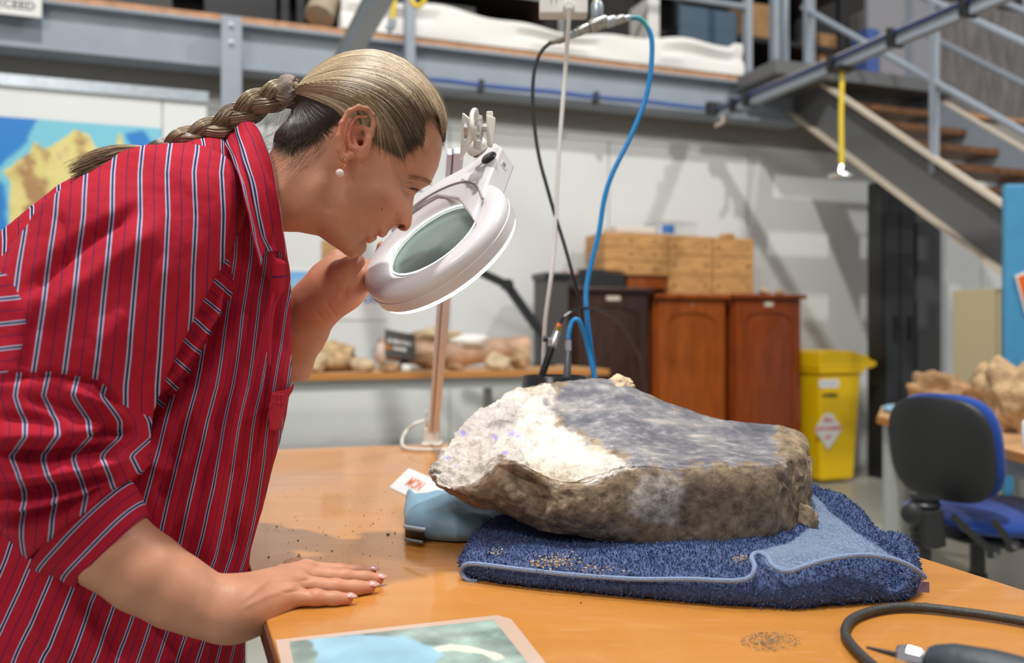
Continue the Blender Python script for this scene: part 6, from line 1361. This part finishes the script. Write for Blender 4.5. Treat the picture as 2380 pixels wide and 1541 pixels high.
def strand_set(G, n, side, off, rad, shade_fn, jit=.0012, root=.011):
    lam = RNG.random(n) * (len(G) - 1); i0 = np.minimum(lam.astype(int), len(G) - 2); fr_ = (lam - i0)[:, None, None]; Ga = np.array(G); C2 = Ga[i0] * (1 - fr_) + Ga[i0 + 1] * fr_
    m_ = C2.shape[1]; tt_ = np.linspace(0, 1, m_)[None, :]
    env = np.sin(np.pi * np.clip(tt_, 0, 1)) ; ph = RNG.random((n, 1)) * 6.28
    C2 = C2 + (RNG.normal(0, jit, (n, 1, 2)) * env[..., None]) + (.0007 * np.sin(tt_ * 5 + ph) * env)[..., None] * RNG.normal(size=(n, 1, 2))
    dr_ = C2[:, :1] - C2[:, 1:2]; dr_ /= np.maximum(np.linalg.norm(dr_, axis=2, keepdims=True), 1e-9); C2 = C2 + dr_ * ((RNG.random((n, 1)) ** 1.5 * root)[..., None] * np.exp(-tt_ / .07)[..., None])
    c = lift(C2[..., 0], C2[..., 1]) + off * (.2 + .8 * np.clip(tt_ * 8, 0, 1)) + .0012 * (RNG.random((n, 1)) - .2) * env
    q = np.clip((tt_ - .93) / .07, 0, 1); c = c * (1 - q) + q * (.012 * np.sqrt(np.clip(1 - ((lam[:, None] / (len(G) - 1)) * 2 - 1) ** 2, 0, 1)))
    P3 = np.array(HO) + C2[..., :1] * np.array(HA) + C2[..., 1:] * np.array(HB) + (side * c)[..., None] * np.array(HCd)
    r_ = rad * (1 - .75 * np.exp(-tt_ / .05)) * (1 - .5 * np.abs(tt_ * 2 - 1) ** 4) * (.6 + .8 * RNG.random((n, 1))); V, F = tubes(P3, r_); sh = shade_fn(lam[:, None] / (len(G) - 1), tt_, n); return V, F, np.repeat(np.clip(sh, 0, 1).reshape(-1), 3)
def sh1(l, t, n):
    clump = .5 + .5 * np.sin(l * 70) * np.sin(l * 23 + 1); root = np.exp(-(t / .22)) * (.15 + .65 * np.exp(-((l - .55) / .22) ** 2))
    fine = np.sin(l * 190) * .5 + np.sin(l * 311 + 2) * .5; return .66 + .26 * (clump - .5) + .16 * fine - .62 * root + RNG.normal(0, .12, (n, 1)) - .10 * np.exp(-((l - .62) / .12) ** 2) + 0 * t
def sh2(l, t, n): return .10 + RNG.normal(0, .05, (n, 1)) + .12 * t * 0 + 0 * l * t
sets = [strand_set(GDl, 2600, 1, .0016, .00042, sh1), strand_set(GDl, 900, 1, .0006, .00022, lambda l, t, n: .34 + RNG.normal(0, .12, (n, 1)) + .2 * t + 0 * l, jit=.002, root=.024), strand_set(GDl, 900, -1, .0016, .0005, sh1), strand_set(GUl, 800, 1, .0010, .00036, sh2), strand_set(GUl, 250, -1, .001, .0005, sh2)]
# fine nape and forehead flyaways
def free(nodes_list, n, spread, rad, shade, dev=.003):
    V_, F_l, S_ = [], [], []
    for nd_, cc in nodes_list:
        s = np.array([[*hl(a, b)] for a, b in spline(nd_, 16)]); C2 = s[None] + np.cumsum(RNG.normal(0, dev * .12, (n, 16, 2)), 1) + RNG.normal(0, spread, (n, 1, 2)); c = np.linspace(cc[0], cc[1], 16)[None] + RNG.normal(0, .004, (n, 1))
        P3 = np.array(HO) + C2[..., :1] * np.array(HA) + C2[..., 1:] * np.array(HB) + c[..., None] * np.array(HCd); v, f = tubes(P3, np.full((n, 16), rad) * np.linspace(1, .4, 16)[None]); V_.append(v); F_l.append(f); S_.append(np.repeat((shade + RNG.normal(0, .05, (n, 1)) + np.zeros((1, 16))).reshape(-1), 3))
    off = 0; Fo = []
    for v, f in zip(V_, F_l): Fo.append(f + off); off += len(v)
    return np.concatenate(V_), np.concatenate(Fo), np.clip(np.concatenate(S_), 0, 1)
sets.append(free([([(740, 340), (715, 365), (690, 378), (665, 380)], (.055, .050)), ([(700, 350), (680, 372), (660, 380), (640, 372)], (.05, .045)), ([(670, 330), (655, 345), (640, 350), (628, 345)], (.04, .035)), ([(685, 290), (660, 305), (640, 312), (622, 330)], (.03, .025)), ([(700, 330), (670, 345), (645, 352), (620, 350)], (.048, .03))], 16, .006, .00016, .20, .006))
sets.append(free([([(770, 330), (745, 360), (715, 385), (700, 400)], (.058, .056)), ([(720, 365), (700, 380), (690, 392), (682, 400)], (.054, .053))], 26, .007, .00016, .22, .005))
sets.append(free([([(690, 230), (670, 262), (655, 300), (628, 330)], (.012, .0)), ([(680, 245), (650, 262), (630, 290), (622, 315)], (.012, .0))], 12, .006, .00012, .45, .008))
sets.append(free([([(975, 290), (995, 300), (1010, 320), (1015, 345)], (.040, .035)), ([(985, 280), (1005, 292), (1018, 310), (1020, 330)], (.030, .025))], 10, .003, .00013, .55, .004))
sets.append(free([([(705, 190), (770, 139), (845, 119), (925, 133)], (.0, .0)), ([(925, 133), (985, 172), (1025, 225), (1043, 280)], (.0, .0))], 12, .0016, .00014, .8, .003))
off_ = 0; VV, FF, SS = [], [], []
for v, f_, s_ in sets: VV.append(v); FF.append(f_ + off_); SS.append(s_); off_ += len(v)
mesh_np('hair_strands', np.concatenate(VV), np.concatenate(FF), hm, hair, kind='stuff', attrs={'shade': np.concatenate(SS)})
# braid
bpx = [(684, 216, 1.050), (655, 219, 1.045), (620, 231, 1.04), (580, 252, 1.035), (540, 275, 1.03), (500, 297, 1.02), (460, 309, 1.01), (420, 322, 1.0), (385, 337, .995), (350, 350, .99)]
nb = 260; bc0 = spline(bpx, nb); BC = np.array([P(*q) for q in bc0]); tb = np.linspace(0, 1, nb); Tb = np.gradient(BC, axis=0); Tb /= np.linalg.norm(Tb, axis=1, keepdims=True)
Up = np.array([0, 0, 1.0]) - Tb * Tb[:, 2:3]; Up /= np.linalg.norm(Up, axis=1, keepdims=True); Sb = np.cross(Tb, Up)
wA = np.interp(tb, [0, .10, .28, .6, 1], [.0055, .0085, .0090, .0070, .0035]); rB = np.interp(tb, [0, .10, .28, .6, 1], [.0085, .0095, .0095, .0075, .0042])
Vb, Fb, Sbh = [], [], []; off_ = 0
for k in range(3):
    th = 2 * math.pi * (tb * 2.1 + k / 3); cl = BC + Up * (wA * np.sin(th))[:, None] + Sb * (.80 * wA * np.sin(2 * th))[:, None]
    T2 = np.gradient(cl, axis=0); T2 /= np.linalg.norm(T2, axis=1, keepdims=True); U2 = np.cross(T2, Sb); U2 /= np.linalg.norm(U2, axis=1, keepdims=True); W2 = np.cross(T2, U2)
    n_ = 150; an = RNG.random((n_, 1)) * 6.283; rr_ = rB[None] * (.80 + .22 * RNG.random((n_, 1))); an2 = an + .5 * np.sin(tb[None] * 9 + an)
    P3 = cl[None] + (U2[None] * (np.cos(an2) * rr_)[..., None] + W2[None] * (np.sin(an2) * rr_)[..., None]); P3 = P3[:, ::3]; tbb = tb[::3]
    v, f_ = tubes(P3, np.full(P3.shape[:2], .00052)); shd = .72 + RNG.normal(0, .13, (n_, 1)) + .12 * np.cos(an) - .26 * tbb[None]; Vb.append(v); Fb.append(f_ + off_); Sbh.append(np.repeat(shd.reshape(-1), 3)); off_ += len(v)
    g = MB(); g.tube([Vector(p) for p in cl[::5]], list(rB[::5] * .86), 12); v = np.array(g.v); Vb.append(v); 
    f4 = [q for q in g.f if len(q) == 4]; Fb.append(np.array(f4) + off_); Sbh.append(np.full(len(v), .40)); off_ += len(v)
# tassel
n_ = 620; t_ = np.linspace(0, 1, 22)[None]; t0, t1 = np.array(P(352, 349, .99)), np.array(P(168, 398, .975)); ax_ = (t1 - t0); al = np.linalg.norm(ax_); ax_ /= al; u_ = np.array([0, 0, 1.0]) - ax_ * ax_[2]; u_ /= np.linalg.norm(u_); s_ = np.cross(ax_, u_)
r0 = np.sqrt(RNG.random((n_, 1))); an = RNG.random((n_, 1)) * 6.283; wd = .0042 + (.0135 - .0042) * np.sin(t_ * 2.4) ** 1.0; Ln = al * (.80 + .24 * RNG.random((n_, 1)))
P3 = t0 + ax_ * (t_ * Ln)[..., None] + u_ * (r0 * np.sin(an) * wd + .004 * np.sin(t_ * 3) - .003 * t_ ** 2)[..., None] + s_ * (r0 * np.cos(an) * wd * .8)[..., None] + RNG.normal(0, .0004, (n_, 1, 3)) * (t_ ** 2)[..., None] * 6
v, f_ = tubes(P3, .00034 * np.ones((n_, 22)) * (1.1 - .6 * t_)); Vb.append(v); Fb.append(f_ + off_); Sbh.append(np.repeat((.48 + RNG.normal(0, .11, (n_, 1)) + .08 * np.sin(an) + 0 * t_).reshape(-1), 3)); off_ += len(v)
mesh_np('braid', np.concatenate(Vb), np.concatenate(Fb), hm, hair, kind='stuff', attrs={'shade': np.clip(np.concatenate(Sbh), 0, 1)}, label='plaited blonde braid ending in a loose tassel')
# scrunchie and tie
def band_(name, c, ax, r, w, m, seg=48, wr=9, amp=.10, label=None):
    c = Vector(c); ax = Vector(ax).normalized(); prof = []
    V = []; F = []; nr = 14; u = ax.cross(Vector((0, 1, 0))).normalized(); s = ax.cross(u)
    for i in range(seg):
        a = 2 * math.pi * i / seg
        for k in range(nr):
            b = 2 * math.pi * k / nr; rr = (.0052 if w > .01 else .0022) * (1 + amp * math.sin(3 * b + 2 * math.sin(a * wr / 3) + a * 2)); V.append(c + (u * math.cos(a) + s * math.sin(a)) * (r + rr * math.cos(b)) + ax * (w / 2 * math.sin(b) * (1 + .12 * math.sin(a * wr))))
    for i in range(seg):
        for k in range(nr):
            i2, k2 = (i + 1) % seg, (k + 1) % nr; F.append((i * nr + k, i * nr + k2, i2 * nr + k2, i2 * nr + k))
    return obj(name, MB().add(V, F), m, hair, smooth=True, label=label)
band_('scrunchie', P(674, 214, 1.046), (1, -.1, .15), .0150, .0200, mat('taupe_jersey', (.27, .22, .19), .9, var=.2, vscale=90, bump=.4, bscale=300), wr=11, amp=.30, label='taupe fabric hair tie')
for dx in (0, 8, 16): band_('elastic', P(336 + dx, 354 - dx * .3, .99), (1, 0, .25), .0048, .0055, mat('tan_elastic', (.42, .30, .18), .7), amp=0)
# earring
gold = mat('gold', (.85, .55, .28), .18, metal=1); ea = Vector(hw(*hl(803, 407), cs0 + .011))
V = [ea + Vector((.0048 * math.cos(t), -.003 * math.cos(t), .0048 * math.sin(t))) for t in np.linspace(.3, 6.0, 22)]
obj('earring_hoop', MB().tube(V, .0009, 8), gold, body, smooth=True, label='small gold hoop'); pe = Vector(hw(*hl(798, 429), cs0 + .011))
obj('earring_pearl', MB().ball(pe, .0049, 20), mat('rose_pearl', (.80, .62, .58), .15, coat=1), body, smooth=True, label='pale pink bead')
# brow and lashes
def hairs(name, n, f_root, f_dir, L_, rad, m, curve=0):
    P3 = []
    for i in range(n):
        r, d, bend = f_root(i), Vector(f_dir(i)).normalized(), curve; P3.append([list(r + d * L_ * t + HB * bend * t * t) for t in np.linspace(0, 1, 6)])
    P3 = np.array(P3); v, f_ = tubes(P3, np.full(P3.shape[:2], rad) * np.linspace(1, .3, 6)[None]); return mesh_np(name, v, f_, m, body)
def surf(px, py, o=0): a, b = hl(px, py); i = int(round((a - HF.lo[0]) / hs_)); j = int(round((b - HF.lo[1]) / hs_)); return hw(a, b, float(np.sqrt(max(Hs2[i, j], 0))) + o)
rr0 = random.Random(3)
def broot(i): t = rr0.random(); return surf(945 + 55 * t, 420 + 8 * t * t + rr0.uniform(-5, 5) * (1 - .3 * t), -.0003)
hairs('eyebrow', 210, broot, lambda i: HA * (.9 + .3 * rr0.random()) - HB * (.35 + .3 * rr0.random()) + HCd * .25, .0046, .00011, mat('brown_brow_hair', (.26, .16, .10), .6))
def lroot(i): t = i / 44; return surf(953 + 16 * t, 443 + 3.5 * t, .0006 + .0006 * rr0.random())
hairs('eyelashes', 45, lroot, lambda i: HA * 1.0 - HB * (.35 - .2 * (i / 44)) + HCd * (.7 - i / 80), .0080, .00028, mat('black_lash', (.01, .009, .009), .5), curve=.0010)
obj('eyelid_line', MB().tube([surf(x, y, .0004) for x, y in ((944, 442), (950, 444), (957, 446), (964, 447.5), (970, 447.5))], [.0002, .0004, .00055, .0005, .0003], 6), mat('lash_line', (.05, .025, .02), .6), body, smooth=True)

obj('nostril_shade', MB().ball(surf(932.5, 530, -.0012), (.0040, .0030, .0020), 14), mat('nostril_shadow_skin', (.10, .028, .018), .7), body, smooth=True)  # dark inset ball that paints in the shade of the nose opening
obj('mole', MB().ball(surf(888, 497, -.0004), .0011, 10), mat('brown_mole', (.20, .07, .035), .6), body, smooth=True)
# ---------------- shirt
sm = mat('red_striped_cotton', (.5, .02, .04), .8, spec=.2); nt = NT(sm); tc = nt.n('ShaderNodeTexCoord')
def att(k): return nt.n('ShaderNodeAttribute', attribute_name=k).outputs['Fac']
def bandpat(ph):
    fr = nt.math('FRACT', ph); t = nt.math('ABSOLUTE', nt.math('SUBTRACT', fr, .5)); return t   # 0.5 at the stripe centre ... 0 half way
def lt(a, th): return nt.math('LESS_THAN', a, th)
ph = nt.math('ADD', att('ph1'), 0.0); m2 = nt.math('GREATER_THAN', att('m2'), 0.0); m3 = nt.math('GREATER_THAN', att('m3'), 0.0)
mixf = lambda f, a, b: nt.math('ADD', nt.math('MULTIPLY', nt.math('SUBTRACT', 1.0, f), a), nt.math('MULTIPLY', f, b))
ph = mixf(m2, ph, att('ph2')); ph = mixf(m3, ph, att('ph3')); t = bandpat(ph)
red = nt.n('ShaderNodeTexNoise', {'Vector': tc.outputs['Object'], 'Scale': 9.0, 'Detail': 4.0}); redc = nt.ramp(red.outputs[0], [(.3, (.38, .008, .024)), (.7, (.45, .012, .034))])
white_ = nt.math('GREATER_THAN', t, .500 - .085); navy = nt.math('GREATER_THAN', t, .500 - .040); thin = lt(t, .018); core = nt.math('GREATER_THAN', t, .500 - .010)
c = nt.mix(thin, redc, (.070, .012, .070)); c = nt.mix(white_, c, (.46, .48, .64)); c = nt.mix(navy, c, (.018, .022, .085)); nt.l(c, nt.b.inputs['Base Color'])
wv_ = nt.n('ShaderNodeTexNoise', {'Vector': tc.outputs['Object'], 'Scale': 900.0, 'Detail': 2.0}); wv2 = nt.n('ShaderNodeTexNoise', {'Vector': tc.outputs['Object'], 'Scale': 45.0, 'Detail': 4.0})
bp = nt.n('ShaderNodeBump', {'Strength': .15, 'Distance': .0008, 'Height': wv_.outputs[0]}); bp2 = nt.n('ShaderNodeBump', {'Strength': .35, 'Distance': .004, 'Height': wv2.outputs[0], 'Normal': bp.outputs[0]}); nt.l(bp2.outputs[0], nt.b.inputs['Normal'])
def pos(V): return V[:, 0] / V[:, 1] * FPX + 1190, 770.5 - (V[:, 2] - HC) / V[:, 1] * FPX
def folds(V, F, L_, nz=.0016):
    N = vnormals(V, F); px_, py_ = pos(V); dd = nz * fbm(V, 16, 3) + .0007 * fbm(V, 55, 3); near = np.clip(-N[:, 1] * 1.5 + .6, 0, 1) * 1.35
    wx = px_ + 10 * fbm(V, 9, 2); wy = py_ + 10 * fbm(V + 3, 9, 2)
    for pts, amp, w in L_:
        d, t = seg_dist(wx, wy, pts); dd = dd + amp * np.exp(-(d / w) ** 2) * np.clip(np.minimum(t, 1 - t) * 6 + .1, 0, 1)
    return V + N * (dd * near)[:, None]
# torso
tor = [(556, 330), (515, 322), (440, 332), (370, 350), (300, 376), (240, 401), (180, 436), (120, 482), (60, 530), (0, 592), (-80, 690), (-150, 820), (-200, 1000), (-220, 1250), (-215, 1690), (558, 1690), (555, 1541), (560, 1400), (570, 1295), (598, 1200), (622, 1100), (642, 1035), (658, 965), (668, 890), (669, 800), (667, 720), (668, 660), (664, 610), (650, 560), (630, 500), (610, 430), (590, 370)]
TD = 1.06; tl_ = [(P(x, y, TD).x, P(x, y, TD).z) for x, y in tor]
SF = Field((-.80, .86, .55), (-.25, 1.26, 1.32), .0042); GX, GZ = np.meshgrid(SF.ax[0], SF.ax[2], indexing='ij'); D = poly_sd(GX, GZ, tl_); Rt = .150 + .02 * np.clip((1.0 - GZ) / .4, 0, 1)
H = np.where(D < Rt, D * (2 * Rt - D), Rt ** 2)
def blur2(z, n): return blur(z, n)
Hb = blur(H, 8); w = np.clip(D / .03, 0, 1); H = H * (1 - w) + Hb * w
Yc = SF.ax[1][None, :, None] - TD; SF.F = ((Yc ** 2 - H[:, None, :]) / (2 * np.sqrt(np.maximum(H, .03 ** 2))[:, None, :])).astype(np.float32)
# hollow the neckline so the collar stands clear of the neck
SF.cone(J(640, 470, 1.05), J(625, 300, 1.05), .050, .056, .006, 's'); SF.cone(J(662, 600, 1.05), J(655, 470, 1.05), .012, .045, .008, 's')
V, F_ = SF.nets(); V = smooth_mesh(V, F_, 2)
FL = [([(548, 640), (535, 730), (500, 800), (440, 890), (360, 960), (300, 1010)], -.022, 20), ([(530, 660), (505, 740), (460, 810), (410, 880), (350, 940)], .008, 22), ([(590, 640), (575, 800), (545, 960), (500, 1120), (470, 1300), (440, 1480)], .010, 26),
      ([(560, 760), (540, 900), (490, 1050), (440, 1180), (400, 1260)], -.007, 12), ([(625, 620), (632, 760), (622, 900), (600, 1040), (560, 1180), (540, 1300)], -.008, 9), ([(610, 640), (612, 800), (600, 950), (575, 1100), (545, 1220)], .006, 12),
      ([(500, 1000), (455, 1120), (420, 1250)], .008, 14), ([(450, 960), (400, 1080), (370, 1180)], -.007, 12), ([(660, 700), (655, 820), (650, 900)], .003, 12), ([(330, 1030), (360, 1080), (400, 1090), (440, 1060)], .008, 14),
      ([(330, 1400), (400, 1500), (430, 1560)], -.006, 16), ([(200, 1380), (240, 1460), (300, 1541)], -.006, 18), ([(60, 1400), (100, 1470), (180, 1541)], .006, 20), ([(480, 1440), (500, 1500), (500, 1580)], -.006, 12), ([(520, 600), (560, 640), (575, 720), (570, 800)], -.005, 12)]
V = folds(V, F_, FL); px_, py_ = pos(V)
wob = 9 * fbm(V, 7, 2) + 3 * fbm(V, 18, 2)
# stripe phases in garment space (x, z of each panel), spacing in metres
X_, Z_ = V[:, 0], V[:, 2]; q = lambda x, y, d: P(x, y, d)
slope = np.interp(py_, [600, 900, 1300, 1541], [.10, .27, .36, .42]); cumx = np.interp(py_, [300, 600, 900, 1300, 1700], [-28, -8, 52, 178, 345])
sp_ = np.interp(px_ * .5 + py_ * .25, [250, 600], [64, 50])
ph1 = (px_ + cumx + wob) / np.interp(px_, [0, 300, 500, 640, 680], [64, 60, 56, 50, 48])
a_ = math.radians(42); ph2 = ((px_ * math.sin(a_) * -1 + py_ * math.cos(a_)) + wob) / 50
m2 = poly_sd(px_, py_, [(530, 600), (490, 570), (400, 560), (250, 880), (340, 1000), (415, 905), (452, 850), (480, 795), (508, 742), (530, 700), (547, 672)])
shirt = mesh_np('shirt', V, F_, sm, wo, attrs={'ph1': ph1, 'ph2': ph2, 'm2': m2, 'ph3': ph1, 'm3': np.full(len(V), -1)}, label='loose red shirt with blue and white stripes')
# near sleeve
def sleeve(name, nodes, flist, h, phf, k=.03, cut=None):
    pts = np.array([n_[0] for n_ in nodes]); r_ = max(n_[1] for n_ in nodes) + .02; fd = Field(pts.min(0) - r_, pts.max(0) + r_, h); fd.chain(nodes, k)
    if cut: cut(fd)
    V, F = fd.nets(); V = smooth_mesh(V, F, 2); V = folds(V, F, flist); A = phf(V); return mesh_np(name, V, F, sm, shirt, attrs=A)
SN = [(J(455, 455, .975), .055), (J(385, 500, .945), .072), (J(280, 610, .905), .084), (J(190, 760, .885), .088), (J(135, 900, .875), .083), (J(125, 985, .868), .080), (J(148, 1080, .865), .070), (J(180, 1160, .865), .061), (J(200, 1210, .865), .055)]
FS = [([(-20, 878), (120, 868), (225, 885), (290, 950)], -.006, 8), ([(-20, 1060), (100, 1062), (200, 1048), (300, 1035)], -.016, 14), ([(-20, 1166), (110, 1142), (200, 1128), (280, 1110)], -.013, 12), ([(-20, 1228), (100, 1200), (180, 1170), (260, 1140)], -.013, 12), ([(-20, 1110), (120, 1100), (290, 1075)], .010, 16), ([(-20, 1010), (120, 1005), (260, 985)], .010, 20),
      ([(60, 920), (180, 950), (290, 1000)], -.006, 12), ([(150, 900), (240, 930), (300, 975)], .006, 10), ([(-20, 1190), (120, 1172), (240, 1140)], .008, 10), ([(0, 965), (90, 975), (180, 1010)], -.005, 12), ([(210, 1010), (270, 1000), (320, 1010)], -.014, 12),
      ([(50, 690), (130, 610), (220, 540), (330, 480)], -.010, 16), ([(90, 760), (150, 690), (260, 600), (380, 520)], .007, 26), ([(145, 500), (150, 560), (135, 650)], -.003, 8), ([(60, 880), (70, 780), (110, 700)], -.006, 16), ([(480, 585), (430, 690), (380, 775), (330, 890)], -.003, 7), ([(300, 700), (250, 780), (230, 860)], .004, 22), ([(400, 600), (340, 700), (290, 800)], .003, 18)]
def sleeve_ph(V):
    px_, py_ = pos(V); wob = 3 * fbm(V, 12, 2); pu = (px_ + np.interp(py_, [300, 500, 900], [-22, 0, 72]) + wob) / np.interp(py_, [400, 900], [63, 73])
    zig = np.interp(py_, [868, 920, 980, 1015, 1060, 1100, 1150, 1200, 1260], [0, 10, -18, -22, 16, 2, -12, -4, 0]); pp = (px_ + zig * (1 + .8 * fbm(V, 7, 2)) + wob * 4 + 22) / 70
    pk = (py_ + .12 * px_ + wob) / 58; d_m2 = poly_sd(px_, py_, [(-200, 872), (120, 864), (232, 884), (292, 945), (420, 1000), (420, 1400), (-200, 1400)]); d_m3 = poly_sd(px_, py_, [(-200, 560), (20, 640), (52, 700), (62, 760), (40, 850), (10, 868), (-200, 868)])
    return {'ph1': pu, 'ph2': pp, 'm2': d_m2, 'ph3': pk, 'm3': d_m3}
def openend(fd): a = Vector(SN[-1][0]); d_ = (Vector(J(257, 1273, .868)) - a).normalized(); p0_ = Vector(J(190, 1208, .866)); pl_ = ((fd.ax[0] - p0_.x) * d_.x)[:, None, None] + ((fd.ax[1] - p0_.y) * d_.y)[None, :, None] + ((fd.ax[2] - p0_.z) * d_.z)[None, None, :]; fd.F = np.maximum(fd.F, pl_.astype(np.float32))
slv = sleeve('sleeve', SN, FS, .0036, sleeve_ph, cut=openend)
# cuff: a turned back band around the forearm
def cuff(c0, c1, r0, r1, m_sh, n1=18, n2=72, wob_=.0012):
    c0, c1 = Vector(c0), Vector(c1); ax = (c1 - c0).normalized(); u = ax.cross(Vector((0, 1, 0))).normalized(); s = ax.cross(u); V = []; A = []
    prof = [(t, 0) for t in np.linspace(0, 1, n1)] + [(1.015, -.0012), (1.01, -.003)] + [(t, -.0042) for t in np.linspace(.98, .2, 8)]
    for t, o in prof:
        for k in range(n2):
            a = 2 * math.pi * k / n2; r = r0 + (r1 - r0) * min(t, 1) + o + wob_ * math.sin(5 * a + 6 * t) + .003 * math.sin(2 * a + 1) ; V.append(c0.lerp(c1, t) + (u * math.cos(a) + s * math.sin(a) * .92) * r); A.append(t * 2.0 + .55 + .02 * math.sin(3 * a))
    F = [(i * n2 + k, i * n2 + (k + 1) % n2, (i + 1) * n2 + (k + 1) % n2, (i + 1) * n2 + k) for i in range(len(prof) - 1) for k in range(n2)]
    A = np.array(A); return mesh_np('cuff', np.array([list(v) for v in V]), F, sm, shirt, attrs={'ph1': A, 'ph2': A, 'ph3': A, 'm2': np.full(len(A), -1), 'm3': np.full(len(A), -1)})
cuff(J(186, 1208, .866), J(262, 1278, .868), .0615, .0475, sm)
# far sleeve, mostly behind the body
SN2 = [(J(500, 500, 1.15), .06), (J(520, 640, 1.21), .066), (J(540, 780, 1.235), .064), (J(560, 880, 1.24), .058)]
sleeve('sleeve', SN2, [], .006, lambda V: {'ph1': V[:, 0] / .03, 'ph2': V[:, 0] / .03, 'ph3': V[:, 0] / .03, 'm2': np.full(len(V), -1), 'm3': np.full(len(V), -1)})
# collar: leaf folded over, from the nape round to the front tips
def sheet(name, E1, E2, n1=60, n2=14, ph=(.2, 1.6), thick=.0018, bulge=.004, wobble=.0008, parent=None):
    a, b = spline(E1, n1), spline(E2, n1); V = []; A = []
    for i in range(n1):
        p, q_ = np.array(P(*a[i])), np.array(P(*b[i]))
        for k in range(n2):
            t = k / (n2 - 1); r = p + (q_ - p) * t; bl_ = bulge * math.sin(math.pi * t); r = r + np.array([0, -bl_ * math.copysign(1, 1.07 - r[1]), bl_ * .5]) + wobble * np.array([math.sin(i * .5 + k), math.cos(i * .4), math.sin(i * .3 + 2 * k)]) * .5; V.append(r); A.append(ph[0] + ph[1] * t)
    F = [(i * n2 + k, i * n2 + k + 1, (i + 1) * n2 + k + 1, (i + 1) * n2 + k) for i in range(n1 - 1) for k in range(n2 - 1)]
    A = np.array(A); o = mesh_np(name, np.array(V), F, sm, parent or shirt, attrs={'ph1': A, 'ph2': A, 'ph3': A, 'm2': np.full(len(A), -1), 'm3': np.full(len(A), -1)}); s = o.modifiers.new('s', 'SOLIDIFY'); s.thickness = thick; s.offset = 0; return o
E1 = [(571, 262, 1.075), (585, 280, 1.035), (606, 312, 1.005), (627, 365, .985), (641, 430, .975), (652, 500, .978), (660, 560, .990), (664, 592, 1.000)]
E2 = [(546, 274, 1.078), (548, 300, 1.02), (558, 345, .965), (575, 400, .945), (590, 460, .940), (600, 520, .945), (612, 560, .955), (626, 584, .965)]
sheet('collar', E1, E2, ph=(.06, 1.02))
sheet('collar', [(571, 262, 1.075), (586, 282, 1.11), (606, 315, 1.13), (625, 370, 1.145), (640, 440, 1.14), (655, 520, 1.12), (668, 610, 1.09)], [(546, 274, 1.078), (550, 300, 1.13), (558, 345, 1.17), (575, 400, 1.19), (592, 470, 1.18), (610, 540, 1.15), (640, 625, 1.10)], n1=30)
# collar stand below the leaf
sheet('collar_stand', [(548, 280, 1.078), (552, 310, 1.02), (562, 350, .972), (578, 405, .952), (594, 470, .950), (606, 530, .955), (618, 575, .962)], [(513, 316, 1.075), (522, 335, 1.02), (540, 368, .965), (558, 420, .935), (574, 485, .930), (590, 560, .935), (606, 620, .945)], ph=(.25, .9), bulge=.003)
# facing of the open front, lit inside
sheet('front_facing', [(628, 586, .968), (640, 600, .97), (660, 606, .985), (667, 612, 1.0), (670, 636, 1.01)], [(640, 700, .985), (648, 690, .985), (656, 680, .99), (664, 668, 1.0), (668, 655, 1.01)], n1=20, n2=8, ph=(.1, .8), bulge=.001)
sheet('placket', [(671, 640, 1.008), (660, 672, 1.0), (645, 700, .99), (634, 735, .982), (630, 790, .975), (630, 850, .972)], [(640, 640, .985), (634, 672, .98), (628, 700, .975), (624, 735, .97), (621, 790, .965), (622, 850, .965)], n1=24, n2=6, ph=(.30, .4), bulge=.001)
# chest pocket with stitched motif
pk_ = sheet('pocket', [(682, 893, 1.075), (672, 905, 1.03), (650, 908, .995), (633, 912, .975)], [(650, 1000, 1.05), (646, 1000, 1.02), (636, 1000, .99), (625, 1000, .972)], n1=20, n2=14, ph=(0.2, .02), bulge=.004)
red2 = mat('red_embroidery', (.36, .004, .018), .7)
mbe = MB()
for row, y0 in enumerate((918, 936)):
    for cidx in range(3):
        x0 = 636 + cidx * 9; dq = .965
        pts_ = [P(x0, y0, dq), P(x0 + 6, y0 - 1, dq), P(x0 + 6, y0 + 12, dq), P(x0, y0 + 13, dq), P(x0, y0, dq)] if (cidx + row) % 2 == 0 else [P(x0, y0 + 13, dq), P(x0, y0, dq), P(x0 + 6, y0 - 1, dq), P(x0 + 6, y0 + 6, dq)]
        mbe.tube(pts_, .0008, 6)
obj('pocket_embroidery', mbe, red2, shirt, smooth=True)
# trousers and shoes, below the frame
TRm = mat('dark_denim', (.03, .04, .07), .85); tf = Field((-.90, .88, .05), (-.40, 1.30, .95), .009)
tf.chain([(J(60, 1350, 1.07), .125), ((-.66, 1.08, .74), .15)], .05); tf.chain([((-.65, 1.0, .74), .105), ((-.64, .99, .42), .07), ((-.67, .99, .10), .055)], .05); tf.chain([((-.65, 1.17, .74), .105), ((-.62, 1.18, .42), .07), ((-.67, 1.18, .10), .055)], .05)
V, F_ = tf.nets(); mesh_np('trousers', V, F_, TRm, wo)
for y in (.99, 1.18):
    sf = Field((-.76, y - .07, -.002), (-.46, y + .07, .14), .006); sf.chain([((-.70, y, .045), .040), ((-.60, y, .040), .038), ((-.52, y, .032), .032)], .02); sf.cone((-.68, y, .05), (-.68, y, .12), .042, .045, .02)
    V, F_ = sf.nets(); V[:, 2] = np.maximum(V[:, 2], .002); mesh_np('shoe', V, F_, M['black'], wo)
